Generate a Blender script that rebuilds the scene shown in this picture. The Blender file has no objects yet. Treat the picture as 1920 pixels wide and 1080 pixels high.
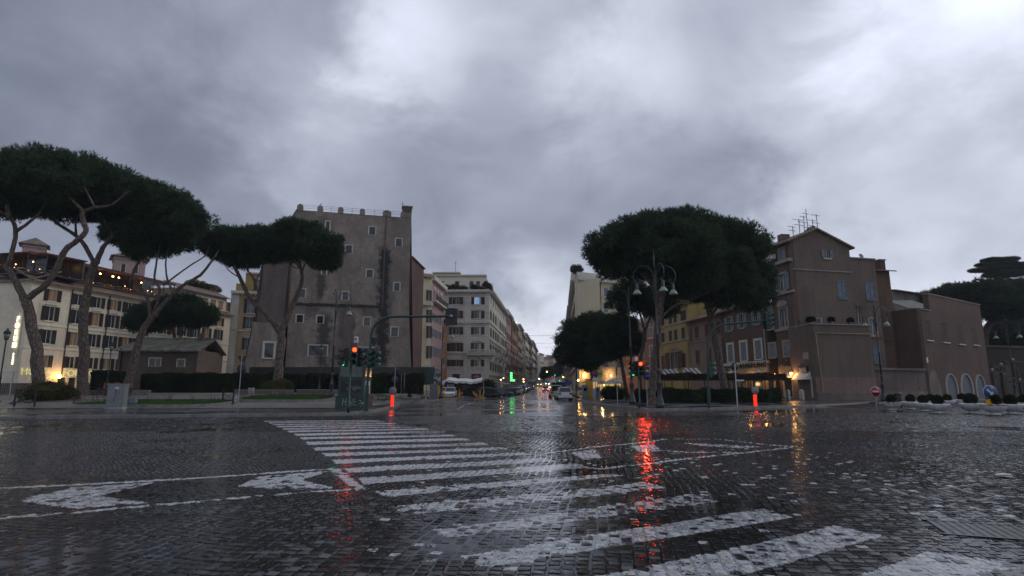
import bpy, math, random
import numpy as np
from mathutils import Matrix, Vector
random.seed(7); rng = np.random.default_rng(7)
R = math.radians
# ------------------------------------------------------------------ camera
S = bpy.context.scene
F = 1067.0; CH = 1.4; TH = math.atan(187/F); tc, ts = math.cos(TH), math.sin(TH)
cam = bpy.data.cameras.new('camera'); cam.sensor_width = 36; cam.lens = 36*F/1920
cam.clip_start = .1; cam.clip_end = 5000
co = bpy.data.objects.new('camera', cam); S.collection.objects.link(co)
co.location = (0, 0, CH); co.rotation_euler = (math.pi/2+TH, 0, 0); S.camera = co
S.render.resolution_x = 1024; S.render.resolution_y = 576
S.view_settings.view_transform = 'Standard'; S.view_settings.look = 'None'
S.view_settings.exposure = 0.0; S.view_settings.gamma = 1
try:
    S.cycles.sample_clamp_indirect = 12.0
    S.cycles.max_bounces = 6; S.cycles.transparent_max_bounces = 6
except Exception: pass

# node helper
class NT:
    def __init__(s, tree): s.t = tree; s.t.nodes.clear()
    def n(s, ty, ins=None, **pr):
        nd = s.t.nodes.new(ty)
        for k, v in pr.items(): setattr(nd, k, v)
        for k, v in (ins or {}).items():
            sock = nd.inputs[k]
            if isinstance(v, bpy.types.NodeSocket): s.t.links.new(v, sock)
            else: sock.default_value = v
        return nd
    def m(s, op, a, b=0.0, c=0.0, clamp=False):
        nd = s.n('ShaderNodeMath', {0: a, 1: b, 2: c}, operation=op); nd.use_clamp = clamp
        return nd.outputs[0]
    def vm(s, op, a, b=(0,0,0), sc=None):
        d = {0: a, 1: b}
        if sc is not None: d['Scale'] = sc
        nd = s.n('ShaderNodeVectorMath', d, operation=op); return nd
    def mix(s, f, a, b):
        nd = s.t.nodes.new('ShaderNodeMix'); nd.data_type = 'RGBA'
        for i, v in ((0, f), (6, a), (7, b)):
            if isinstance(v, bpy.types.NodeSocket): s.t.links.new(v, nd.inputs[i])
            else:
                if i > 0 and len(v) == 3: v = (*v, 1)
                nd.inputs[i].default_value = v
        return nd.outputs[2]
    def ramp(s, v, lo, hi, a=0., b=1., smooth=True):
        nd = s.n('ShaderNodeMapRange', {0: v, 1: lo, 2: hi, 3: a, 4: b}, interpolation_type='SMOOTHSTEP' if smooth else 'LINEAR')
        return nd.outputs[0]
    def noise(s, vec, scale, detail=4, rough=.55, dist=0.):
        nd = s.n('ShaderNodeTexNoise', {'Vector': vec, 'Scale': scale, 'Detail': detail, 'Roughness': rough, 'Distortion': dist})
        return nd
# ------------------------------------------------------------------ sky
def pdir(px, py):
    u = (px-960)/F; v = (540-py)/F
    d = Vector((u, tc-v*ts, ts+v*tc)); return d.normalized()
W = bpy.data.worlds.new('World'); S.world = W; W.use_nodes = True
nt = NT(W.node_tree)
SUN_EL, SUN_AZ = R(32), R(78)        # behind the clouds, to the right
sky = nt.n('ShaderNodeTexSky', sky_type='NISHITA', sun_disc=False)
sky.sun_elevation = SUN_EL; sky.sun_rotation = SUN_AZ
tco = nt.n('ShaderNodeTexCoord').outputs['Generated']
dirn = nt.vm('NORMALIZE', tco).outputs[0]
sep = nt.n('ShaderNodeSeparateXYZ', {0: dirn}); dz = sep.outputs[2]
# cloud plane coordinates: clouds foreshorten towards the horizon
den = nt.m('ADD', nt.m('MAXIMUM', dz, 0.0), 0.60)
pl = nt.vm('SCALE', dirn, sc=nt.m('DIVIDE', 1.0, den)).outputs[0]
n1 = nt.noise(pl, 1.6, 3, .5); n2 = nt.noise(pl, 4.2, 6, .58, .3); n3 = nt.noise(pl, 11.0, 5, .55, .2)
off = nt.vm('SUBTRACT', n1.outputs['Color'], (.5,.5,.5)).outputs[0]
off2 = nt.vm('SUBTRACT', n2.outputs['Color'], (.5,.5,.5)).outputs[0]
wd = nt.vm('ADD', dirn, nt.vm('SCALE', off, sc=.22).outputs[0]).outputs[0]
wd = nt.vm('ADD', wd, nt.vm('SCALE', off2, sc=.30).outputs[0]).outputs[0]
CL = [ # px, py, sigma, brightness of that patch of cloud (sRGB grey of the photograph)
 (0,20,.16,100),(280,110,.16,104),(90,230,.14,80),(260,330,.13,104),(330,450,.10,108),(480,60,.14,124),(500,190,.12,134),
 (640,290,.09,152),(780,90,.10,194),(870,140,.07,180),(950,20,.08,160),(690,360,.09,128),(820,400,.12,112),(960,260,.13,128),
 (1070,100,.07,150),(1240,110,.10,182),(1180,200,.09,160),(1120,360,.14,113),(1320,330,.13,110),(1050,500,.12,112),(1500,120,.12,150),
 (1440,20,.12,138),(1830,70,.14,215),(1740,200,.13,188),(1550,250,.10,150),(1880,330,.10,150),(1700,330,.10,134),(1600,430,.10,172),
 (1850,430,.10,158),(1700,520,.11,184),(1020,600,.11,188),(1010,655,.10,210),(900,560,.08,118),(400,560,.10,116),(150,480,.10,108),(1100,560,.07,140),(1750,620,.11,182),(1400,560,.10,150)]
num = None; dn = None
for px, py, sg, b in CL:
    d = nt.vm('DISTANCE', wd, pdir(px, py)).outputs['Value']
    w = nt.m('EXPONENT', nt.m('MULTIPLY', nt.m('MULTIPLY', d, d), -1/(sg*sg*.75)))
    L = ((b/255+.055)/1.055)**2.4
    wl = nt.m('MULTIPLY', w, L)
    num = wl if num is None else nt.m('ADD', num, wl)
    dn = w if dn is None else nt.m('ADD', dn, w)
num = nt.m('ADD', num, .02*.22); dn = nt.m('ADD', dn, .02)
lum = nt.m('DIVIDE', num, dn)
lum = nt.m('POWER', lum, .80)
tex = nt.ramp(n2.outputs[0], .28, .72, -.20, .20, False)
tex2 = nt.ramp(n3.outputs[0], .3, .7, -.06, .06, False)
lum = nt.m('MULTIPLY', lum, nt.m('ADD', 1.0, nt.m('ADD', tex, tex2)))
warm = nt.ramp(lum, .12, .5)
tint = nt.mix(warm, (.875, .985, 1.28), (.935, 1.0, 1.17))
hor = nt.ramp(dz, .20, .02)
tint = nt.mix(nt.m('MULTIPLY', hor, .75), tint, (.98, .99, 1.07))
cloud = nt.vm('SCALE', tint, sc=nt.m('MULTIPLY', lum, nt.ramp(dz, .24, .04, 14.2, 17.0))).outputs[0]
skyc = nt.mix(.985, sky.outputs[0], cloud)
bg = nt.n('ShaderNodeBackground', {0: skyc, 1: .1})
nt.n('ShaderNodeOutputWorld', {0: bg.outputs[0]})
sl = bpy.data.lights.new('sun', 'SUN'); sl.energy = .6; sl.angle = R(30); sl.color = (1, .95, .9)
so = bpy.data.objects.new('sun', sl); S.collection.objects.link(so)
sd = Vector((math.sin(SUN_AZ)*math.cos(SUN_EL), math.cos(SUN_AZ)*math.cos(SUN_EL), math.sin(SUN_EL)))
so.rotation_euler = sd.to_track_quat('Z', 'Y').to_euler()

# ------------------------------------------------------------------ measuring helpers
def G(px, py, z=0.):
    u = (px-960)/F; v = (540-py)/F; dz_ = ts+v*tc; dy = tc-v*ts; t = (z-CH)/dz_
    return (u*t, dy*t)
def Xa(px, Y, z=0.): return (px-960)/F*(Y*tc+(z-CH)*ts)
def Za(py, Y): v = (540-py)/F; return CH+Y*(v*tc+ts)/(tc-v*ts)
def PT(px, py, Y): z = Za(py, Y); return Vector((Xa(px, Y, z), Y, z))
def gz(y): return 0. if y < 110 else .034*(y-110)**2/144 if y < 182 else .034*(y-146)
def smooth(t): t = max(0., min(1., t)); return t*t*(3-2*t)
def pz(x, y):       # the plaza on the left climbs gently away from the kerb
    if x < 0:
        return .14+smooth((y-37)/18)*.75*smooth((-10-x)/6)+gz(y)
    return .14+gz(y)

# ------------------------------------------------------------------ mesh helpers
COL = S.collection
WM = {}
def link(o, parent=None, M=None):
    COL.objects.link(o)
    M = M if M is not None else (WM[parent.name] if parent else Matrix())
    if parent:
        o.parent = parent; o.matrix_local = WM[parent.name].inverted() @ M
    else: o.matrix_local = M
    WM[o.name] = M.copy(); return o
def tag(o, label=None, cat=None, group=None, kind=None):
    if label: o['label'] = label
    if cat: o['category'] = cat
    if group: o['group'] = group
    if kind: o['kind'] = kind
    return o
def thing(name, label, cat, loc=(0,0,0), rz=0., group=None):
    o = bpy.data.objects.new(name, None); o.empty_display_size = .3
    link(o, None, Matrix.Translation(Vector(loc)) @ Matrix.Rotation(rz, 4, 'Z'))
    return tag(o, label, cat, group)
class MB:
    def __init__(s): s.v = []; s.f = []; s.mi = []; s.ms = []; s.sm = []
    def mid(s, m):
        if m not in s.ms: s.ms.append(m)
        return s.ms.index(m)
    def add(s, vs, fs, m, smooth=False):
        b = len(s.v); s.v += [tuple(v) for v in vs]; i = s.mid(m)
        for f in fs: s.f.append(tuple(b+k for k in f)); s.mi.append(i); s.sm.append(smooth)
        return s
    def box(s, x0, x1, y0, y1, z0, z1, m, M=None):
        vs = [(x,y,z) for z in (z0,z1) for y in (y0,y1) for x in (x0,x1)]
        if M is not None: vs = [M @ Vector(v) for v in vs]
        return s.add(vs, [(0,2,3,1),(4,5,7,6),(0,1,5,4),(2,6,7,3),(0,4,6,2),(1,3,7,5)], m)
    def quad(s, a, b, c, d, m): return s.add([a,b,c,d], [(0,1,2,3)], m)
    def prism(s, poly, axis, a, b, m):   # extrude 2-D polygon along axis
        def p3(p, t):
            return (p[0],p[1],t) if axis == 2 else (t,p[0],p[1]) if axis == 0 else (p[0],t,p[1])
        n = len(poly); vs = [p3(p,a) for p in poly]+[p3(p,b) for p in poly]
        fs = [tuple(range(n)), tuple(range(2*n-1, n-1, -1))]+[(i,(i+1)%n,n+(i+1)%n,n+i) for i in range(n)]
        return s.add(vs, fs, m)
    def tube(s, pts, rad, m, n=8, cap=True):
        pts = [Vector(p) for p in pts]
        if not isinstance(rad, (list, tuple)): rad = [rad]*len(pts)
        vs = []; up = Vector((0,0,1)); pv = None
        for i, p in enumerate(pts):
            d = (pts[min(i+1, len(pts)-1)]-pts[max(i-1, 0)]).normalized()
            if pv is None:
                a = d.cross(up if abs(d.z) < .9 else Vector((1,0,0))).normalized()
            else: a = (pv-d*pv.dot(d)).normalized()
            pv = a; b = d.cross(a)
            for k in range(n):
                t = 2*math.pi*k/n; vs.append(p+(a*math.cos(t)+b*math.sin(t))*rad[i])
        fs = [(i*n+k, i*n+(k+1)%n, (i+1)*n+(k+1)%n, (i+1)*n+k) for i in range(len(pts)-1) for k in range(n)]
        s.add(vs, fs, m, True)
        if cap:
            b = len(vs); s.add(vs[:n], [tuple(range(n))[::-1]], m); s.add(vs[-n:], [tuple(range(n))], m)
        return s
    def lathe(s, prof, m, n=14, c=(0,0,0), M=None, sx=1, sy=1):
        vs = []
        for r, z in prof:
            for k in range(n):
                t = 2*math.pi*k/n; v = Vector((c[0]+r*sx*math.cos(t), c[1]+r*sy*math.sin(t), c[2]+z))
                vs.append(M @ v if M is not None else v)
        fs = [(i*n+k, i*n+(k+1)%n, (i+1)*n+(k+1)%n, (i+1)*n+k) for i in range(len(prof)-1) for k in range(n)]
        if prof[-1][0] > 1e-4: fs.append(tuple((len(prof)-1)*n+k for k in range(n)))
        if prof[0][0] > 1e-4: fs.append(tuple(range(n))[::-1])
        return s.add(vs, fs, m, True)
    def mesh(s, name):
        me = bpy.data.meshes.new(name); me.from_pydata(s.v, [], s.f)
        for m in s.ms: me.materials.append(m)
        me.polygons.foreach_set('material_index', s.mi); me.polygons.foreach_set('use_smooth', s.sm)
        me.update(); return me
    def build(s, name, parent=None, M=None):
        return link(bpy.data.objects.new(name, s.mesh(name)), parent, M)
def npmesh(name, V, Fc, mat, smooth=False):
    me = bpy.data.meshes.new(name); n, k = Fc.shape
    me.vertices.add(len(V)); me.vertices.foreach_set('co', np.asarray(V, np.float32).ravel())
    me.loops.add(n*k); me.loops.foreach_set('vertex_index', Fc.astype(np.int32).ravel())
    me.polygons.add(n); me.polygons.foreach_set('loop_start', (np.arange(n)*k).astype(np.int32))
    me.polygons.foreach_set('use_smooth', np.full(n, smooth))
    me.update(calc_edges=True)
    for m in (mat if isinstance(mat, list) else [mat]): me.materials.append(m)
    return me
def copy_tree(o, M, label=None, name=None, parent=None):
    c = o.copy(); 
    if label: c['label'] = label
    link(c, parent, M)
    for ch in list(o.children):
        copy_tree(ch, M @ ch.matrix_local, None, None, c)
    return c
def text_mesh(body, size, depth, mat, vertical=False, sp=1.0, bold=0.):
    mb = MB(); 
    cu = bpy.data.curves.new('lettering', 'FONT'); cu.size = size; cu.extrude = depth/2; cu.offset = bold
    cu.align_x = 'CENTER'; cu.space_character = sp; cu.space_line = .86
    cu.body = '\n'.join(body) if vertical else body
    o = bpy.data.objects.new('tmp', cu); COL.objects.link(o)
    bpy.context.view_layer.update()
    me = bpy.data.meshes.new_from_object(o.evaluated_get(bpy.context.evaluated_depsgraph_get()))
    bpy.data.objects.remove(o); me.materials.clear(); me.materials.append(mat)
    me.transform(Matrix.Rotation(math.pi/2, 4, 'X'))   # reads from -Y
    return me

# ------------------------------------------------------------------ materials
def newmat(name):
    m = bpy.data.materials.new(name); m.use_nodes = True; return m, NT(m.node_tree)
def fin(nt, **ins):
    b = nt.n('ShaderNodeBsdfPrincipled', ins); nt.n('ShaderNodeOutputMaterial', {0: b.outputs[0]}); return b
def c4(c): return (c[0], c[1], c[2], 1)
def plain(name, c, rough=.6, metal=0., var=.18, scale=6., bump=.0):
    m, nt = newmat(name); o = nt.n('ShaderNodeTexCoord').outputs['Object']
    n = nt.noise(o, scale, 4)
    f = nt.ramp(n.outputs[0], .3, .7)
    col = nt.mix(f, tuple(x*(1-var) for x in c), tuple(min(1, x*(1+var)) for x in c))
    ins = {'Base Color': col, 'Roughness': nt.m('ADD', rough-.07, nt.m('MULTIPLY', f, .14)), 'Metallic': metal}
    if bump: ins['Normal'] = nt.n('ShaderNodeBump', {'Strength': bump, 'Distance': .03, 'Height': n.outputs[0]}).outputs[0]
    fin(nt, **ins); return m
def glow(name, c, st):
    m, nt = newmat(name); e = nt.n('ShaderNodeEmission', {0: c4(c), 1: st}); nt.n('ShaderNodeOutputMaterial', {0: e.outputs[0]}); return m
def wallmat(name, c, var=.22, dirt=.45, holes=0., rough=.88, brick=None, courses=0., stains=(), dirtc=None, patch=None, bump=.35):
    """plaster or brick with blotches, rain streaks and dark growth"""
    m, nt = newmat(name); o = nt.n('ShaderNodeTexCoord').outputs['Object']
    big = nt.noise(o, .22, 5, .6); med = nt.noise(o, 1.3, 5, .6); fine = nt.noise(o, 9, 4, .6)
    col = nt.mix(nt.ramp(big.outputs[0], .32, .68), tuple(x*(1-var) for x in c), tuple(x*(1+var*.7) for x in c))
    col = nt.mix(nt.m('MULTIPLY', nt.ramp(med.outputs[0], .42, .62), .35), col, tuple(x*(1-var*1.3) for x in c))
    if patch: col = nt.mix(nt.m('MULTIPLY', nt.ramp(med.outputs[0], .60, .66), nt.ramp(big.outputs[0], .45, .6)), col, patch)
    vast = nt.noise(o, .07, 4, .7, .8); col = nt.mix(nt.m('MULTIPLY', nt.ramp(vast.outputs[0], .48, .62), .6), col, tuple(x*.58 for x in c))
    spk = nt.noise(o, 4.2, 5, .7); col = nt.mix(nt.m('MULTIPLY', nt.ramp(spk.outputs[0], .5, .68), .5), col, tuple(x*.5 for x in c))
    h = med.outputs[0]
    if holes:
        vr = nt.n('ShaderNodeTexVoronoi', {'Vector': o, 'Scale': holes}); col = nt.mix(nt.ramp(vr.outputs['Distance'], .085, .06), col, (.012,.011,.011))
    if brick:
        mp = nt.n('ShaderNodeCombineXYZ'); sp = nt.n('ShaderNodeSeparateXYZ', {0: o})
        nt.t.links.new(nt.m('ADD', sp.outputs[0], sp.outputs[1]), mp.inputs[0]); nt.t.links.new(sp.outputs[2], mp.inputs[1])
        br = nt.n('ShaderNodeTexBrick', {'Vector': mp.outputs[0], 'Scale': brick, 'Color1': (.75,.75,.75,1), 'Color2': (1.15,1.1,1.05,1), 'Mortar': (.8,.78,.76,1), 'Mortar Size': .02})
        f = nt.n('ShaderNodeMix', data_type='RGBA', blend_type='MULTIPLY'); f.inputs[0].default_value = .8
        nt.t.links.new(col, f.inputs[6]); nt.t.links.new(br.outputs[0], f.inputs[7]); col = f.outputs[2]
    sc = nt.n('ShaderNodeMapping', {0: o, 'Scale': (2.2, 2.2, .09)}).outputs[0]
    st = nt.noise(sc, 1.2, 5, .65)
    dc = dirtc or tuple(x*.38 for x in c)
    col = nt.mix(nt.m('MULTIPLY', nt.ramp(st.outputs[0], .5, .72), dirt), col, dc)
    if stains:
        sp = nt.n('ShaderNodeSeparateXYZ', {0: o}); tot = None
        jit = nt.ramp(nt.noise(o, .9, 6, .7).outputs[0], .3, .7, -1, 1, False)
        for sx, z0, z1, w, a in stains:
            dx = nt.m('ABSOLUTE', nt.m('ADD', nt.m('SUBTRACT', sp.outputs[0], sx), nt.m('MULTIPLY', jit, w*.55)))
            k = nt.m('MULTIPLY', nt.ramp(dx, w, w*.25), nt.m('MULTIPLY', nt.ramp(sp.outputs[2], z0-.4, z0+1.0), nt.ramp(sp.outputs[2], z1+.6, z1-1.0)))
            k = nt.m('MULTIPLY', k, a); tot = k if tot is None else nt.m('MAXIMUM', tot, k)
        col = nt.mix(tot, col, (.018, .017, .018))
    if courses:
        sp = nt.n('ShaderNodeSeparateXYZ', {0: o})
        w = nt.m('FRACT', nt.m('DIVIDE', sp.outputs[2], courses)); g = nt.ramp(nt.m('ABSOLUTE', nt.m('SUBTRACT', w, .5)), .38, .46)
        col = nt.mix(nt.m('MULTIPLY', g, .55), col, tuple(x*.35 for x in c)); h = nt.m('SUBTRACT', h, nt.m('MULTIPLY', g, 2.))
    h2 = nt.m('ADD', nt.m('MULTIPLY', h, .6), nt.m('MULTIPLY', fine.outputs[0], .4))
    bp = nt.n('ShaderNodeBump', {'Strength': bump, 'Distance': .05, 'Height': h2}).outputs[0]
    fin(nt, **{'Base Color': col, 'Roughness': rough, 'Normal': bp}); return m
def tilemat(name, c, c2=None, scale=3.4):
    """rows of half-round roof tiles running down the slope (object X across)"""
    m, nt = newmat(name); o = nt.n('ShaderNodeTexCoord').outputs['Object']; sp = nt.n('ShaderNodeSeparateXYZ', {0: o})
    w = nt.m('SINE', nt.m('MULTIPLY', sp.outputs[0], 2*math.pi*scale)); n = nt.noise(o, 1.1, 5, .6); n2 = nt.noise(o, 8, 3)
    col = nt.mix(nt.ramp(n.outputs[0], .38, .62), c, c2 or tuple(x*1.6 for x in c))
    col = nt.mix(nt.m('MULTIPLY', nt.ramp(n2.outputs[0], .5, .7), .5), col, tuple(x*.4 for x in c))
    bp = nt.n('ShaderNodeBump', {'Strength': .9, 'Distance': .06, 'Height': w}).outputs[0]
    fin(nt, **{'Base Color': col, 'Roughness': .55, 'Normal': bp}); return m
def slatmat(name, c, pitch=.09, rough=.6):
    m, nt = newmat(name); o = nt.n('ShaderNodeTexCoord').outputs['Object']; sp = nt.n('ShaderNodeSeparateXYZ', {0: o})
    w = nt.m('FRACT', nt.m('DIVIDE', sp.outputs[2], pitch)); n = nt.noise(o, 3, 3)
    col = nt.mix(nt.ramp(n.outputs[0], .35, .65), tuple(x*.8 for x in c), tuple(x*1.15 for x in c))
    bp = nt.n('ShaderNodeBump', {'Strength': .8, 'Distance': .03, 'Height': w}).outputs[0]
    fin(nt, **{'Base Color': col, 'Roughness': rough, 'Normal': bp}); return m
def glassmat(name, c=(.02,.025,.03), rough=.06):
    m, nt = newmat(name); o = nt.n('ShaderNodeTexCoord').outputs['Object']
    n = nt.noise(o, .7, 2); col = nt.mix(nt.ramp(n.outputs[0], .4, .6), c, tuple(x*2.2 for x in c))
    fin(nt, **{'Base Color': col, 'Roughness': rough, 'Specular IOR Level': .6}); return m
def leafmat(name, c, c2, spec=.15):
    m, nt = newmat(name); g = nt.n('ShaderNodeNewGeometry'); o = nt.n('ShaderNodeTexCoord').outputs['Object']
    n = nt.noise(o, .55, 3); n2 = nt.noise(o, 5., 2)
    col = nt.mix(nt.ramp(n.outputs[0], .35, .65), c, c2); col = nt.mix(nt.m('MULTIPLY', nt.ramp(n2.outputs[0], .45, .65), .5), col, tuple(x*.55 for x in c))
    b = nt.n('ShaderNodeBsdfPrincipled', {'Base Color': col, 'Roughness': .65, 'Specular IOR Level': spec})
    t = nt.n('ShaderNodeBsdfTranslucent', {0: nt.mix(.5, col, c2)})
    mx = nt.n('ShaderNodeMixShader', {0: .22, 1: b.outputs[0], 2: t.outputs[0]}); nt.n('ShaderNodeOutputMaterial', {0: mx.outputs[0]}); return m
def barkmat(name, c):
    m, nt = newmat(name); o = nt.n('ShaderNodeTexCoord').outputs['Object']
    mp = nt.n('ShaderNodeMapping', {0: o, 'Scale': (1, 1, .3)}).outputs[0]
    v = nt.n('ShaderNodeTexVoronoi', {'Vector': mp, 'Scale': 5.5}, feature='DISTANCE_TO_EDGE'); n = nt.noise(o, 2.5, 4)
    k = nt.ramp(v.outputs['Distance'], .0, .16)
    col = nt.mix(k, tuple(x*.3 for x in c), c); col = nt.mix(nt.m('MULTIPLY', nt.ramp(n.outputs[0], .4, .65), .6), col, tuple(x*.5 for x in c))
    bp = nt.n('ShaderNodeBump', {'Strength': 1., 'Distance': .05, 'Height': k}).outputs[0]
    fin(nt, **{'Base Color': col, 'Roughness': .8, 'Normal': bp}); return m

M_cream = wallmat('cream plaster', (.80,.71,.55), .10, .22)
M_cream2 = wallmat('pale cream plaster', (.80,.74,.60), .08, .18)
M_stone = wallmat('travertine', (.62,.60,.55), .10, .3, courses=.55)
M_white = wallmat('white stone facing', (.66,.64,.57), .08, .3, courses=.48)
M_trim = wallmat('stone trim', (.62,.60,.53), .08, .3, bump=.15)
M_trimd = wallmat('weathered trim', (.33,.30,.27), .12, .4, bump=.2)
M_ochre = wallmat('ochre plaster', (.44,.33,.20), .12, .3)
M_yel = wallmat('yellow plaster', (.36,.27,.085), .14, .4)
M_palev = wallmat('pale yellow plaster', (.66,.58,.40), .06, .2)
M_pink = wallmat('pink plaster', (.42,.27,.27), .1, .25)
M_terra = wallmat('terracotta plaster', (.36,.19,.13), .14, .35)
M_orange = wallmat('orange plaster', (.50,.22,.07), .12, .3)
M_sand = wallmat('sandy plaster', (.30,.21,.14), .15, .4)
M_brown = wallmat('brown plaster', (.125,.078,.052), .2, .5)
M_brown2 = wallmat('grey brown plaster', (.152,.110,.084), .2, .45)
M_peach = wallmat('peach plaster', (.24,.16,.135), .15, .4)
M_redbr = wallmat('red brick', (.125,.074,.060), .25, .45, brick=5., patch=(.25,.085,.06))
M_dkbr = wallmat('dark brick', (.13,.095,.075), .25, .4, brick=4.5)
M_render = wallmat('stained render', (.15,.115,.10), .25, .6, patch=(.2,.19,.18))
M_rubble = wallmat('rubble stone', (.20,.17,.15), .4, .5, brick=3., bump=1.)
M_gable = wallmat('gable plaster', (.168,.126,.098), .15, .45)
M_tile = tilemat('roof tiles', (.14,.095,.07)); M_tilem = tilemat('mossy roof tiles', (.07,.06,.048), (.15,.15,.11), 2.4)
M_dkwood = slatmat('dark brown shutters', (.035,.022,.018)); M_brwood = slatmat('brown shutters', (.075,.045,.03))
M_bluesh = slatmat('grey blue shutters', (.20,.25,.30)); M_greysh = slatmat('grey shutters', (.16,.15,.14))
M_glass = glassmat('window glass'); M_glassb = glassmat('pale curtained glass', (.06,.075,.09), .15); M_curt = plain('amber curtain', (.35,.2,.09), .8)
M_iron = plain('black iron', (.02,.022,.024), .4, .3); M_green = plain('green painted iron', (.012,.055,.045), .35, .2)
M_grey = plain('grey painted metal', (.22,.23,.24), .45, .2, .1); M_galv = plain('galvanised steel', (.32,.34,.36), .4, .6, .1)
M_conc = plain('wet concrete', (.33,.32,.30), .5, 0, .2, 3., .2); M_whitep = plain('white paint', (.6,.6,.6), .4, 0, .1)
M_black = plain('black plastic', (.012,.012,.013), .4); M_signback = plain('sign back', (.03,.034,.04), .5)
M_bark = barkmat('pine bark', (.17,.125,.10)); M_bark2 = barkmat('dark bark', (.10,.075,.06))
M_leaf = leafmat('pine needles', (.027,.052,.029), (.060,.105,.050)); M_leafd = leafmat('dark pine needles', (.018,.04,.022), (.042,.078,.038))
M_hedge = leafmat('hedge leaves', (.014,.026,.012), (.03,.05,.02)); M_box = leafmat('boxwood leaves', (.02,.03,.012), (.05,.07,.02))
M_shrub = leafmat('roof garden leaves', (.03,.045,.015), (.08,.07,.03)); M_grass = leafmat('grass blades', (.04,.10,.02), (.08,.16,.03))
M_dry = leafmat('bush leaves', (.05,.055,.02), (.10,.10,.03))
M_maroon = plain('maroon fabric', (.12,.012,.03), .7); M_canvas = plain('white canvas', (.62,.60,.58), .75, 0, .12, 2.)
E_red = glow('red signal light', (1,.032,.006), 9); E_red2 = glow('red bollard light', (1,.028,.008), 1.7); E_green = glow('green signal light', (.01,1,.28), 2.2)
E_gcross = glow('green pharmacy light', (.08,1,.16), 4); E_warm = glow('warm lamp', (1,.45,.10), 40); E_warm2 = glow('warm bulb', (1,.55,.2), 8)
E_sign = glow('cream sign light', (1,.92,.62), 2.2); E_head = glow('headlamp', (1,.86,.6), 25); E_tail = glow('tail lamp lit', (1,.06,.04), 9)
E_amber = glow('amber lamp', (1,.45,.05), 12); E_win = glow('lit window', (1,.6,.22), .55); E_blue = glow('blue lit window', (.35,.6,1.), .55)

def pt_light(parent, loc, col, w, r=.08):
    l = bpy.data.lights.new('bulb_light', 'POINT'); l.energy = w; l.color = col; l.shadow_soft_size = r
    o = bpy.data.objects.new('bulb_light', l); link(o, parent, Matrix.Translation(Vector(loc))); return o

# ------------------------------------------------------------------ facades
class Face:
    """vertical facade plane from A to B (left to right as seen); local x along, y inward, z up"""
    def __init__(s, A, B):
        s.A, s.B = Vector(A[:2]), Vector(B[:2]); d = s.B-s.A; s.L = d.length; s.ang = math.atan2(d.y, d.x)
        s.M = Matrix.Translation((s.A.x, s.A.y, 0)) @ Matrix.Rotation(s.ang, 4, 'Z'); s.I = s.M.inverted(); s.holes = []
    def hit(s, px, py):
        u = (px-960)/F; v = (540-py)/F
        o = s.I @ Vector((0, 0, CH)); d = s.I.to_3x3() @ Vector((u, tc-v*ts, ts+v*tc)); t = -o.y/d.y
        return (o.x+t*d.x, o.z+t*d.z)
    def at(s, x, y, z): return s.M @ Matrix.Translation((x, y, z))
def EP(px, py, Y): z = Za(py, Y); return (Xa(px, Y, z), Y)
def wall(face, root, mat, z1, z0=-.6, depth=8., name='wall', shape=None, reveal=.22, warp=None, s0=0., s1=None, extra=None):
    s1 = face.L if s1 is None else s1; mb = MB()
    hs = [h for h in face.holes if h[1] > s0+.01 and h[0] < s1-.01 and h[2] < z1 and h[3] > z0]
    xs = sorted({s0, s1, *[min(max(v, s0), s1) for h in hs for v in h[:2]]}); zs = sorted({z0, z1, *[min(max(v, z0), z1) for h in hs for v in h[2:4]]})
    if warp: zs = sorted(set(zs) | set(np.linspace(z0, z1, 10).tolist()))
    def hol(x, z): return any(h[0]-1e-4 < x < h[1]+1e-4 and h[2]-1e-4 < z < h[3]+1e-4 for h in hs)
    for j in range(len(zs)-1):
        za, zb = zs[j], zs[j+1]; i = 0
        while i < len(xs)-1:
            if hol((xs[i]+xs[i+1])/2, (za+zb)/2): i += 1; continue
            k = i
            while not warp and k+1 < len(xs)-1 and not hol((xs[k+1]+xs[k+2])/2, (za+zb)/2): k += 1
            mb.quad((xs[i],0,za), (xs[k+1],0,za), (xs[k+1],0,zb), (xs[i],0,zb), mat); i = k+1
    for a, b, c, d in [h[:4] for h in hs]:
        mb.quad((a,0,c),(a,reveal,c),(a,reveal,d),(a,0,d),mat); mb.quad((b,0,c),(b,0,d),(b,reveal,d),(b,reveal,c),mat)
        mb.quad((a,0,d),(a,reveal,d),(b,reveal,d),(b,0,d),mat); mb.quad((a,0,c),(b,0,c),(b,reveal,c),(a,reveal,c),mat)
    D = depth
    for q in ([(s0,0,z0),(s0,0,z1),(s0,D,z1),(s0,D,z0)], [(s1,0,z0),(s1,D,z0),(s1,D,z1),(s1,0,z1)], [(s0,D,z0),(s0,D,z1),(s1,D,z1),(s1,D,z0)], [(s0,0,z1),(s1,0,z1),(s1,D,z1),(s0,D,z1)]):
        mb.quad(*q, mat)
    if extra: extra(mb)
    if warp: mb.v = [warp(*v) for v in mb.v]
    return mb.build(name, root, face.M)
_wc = {}
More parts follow.
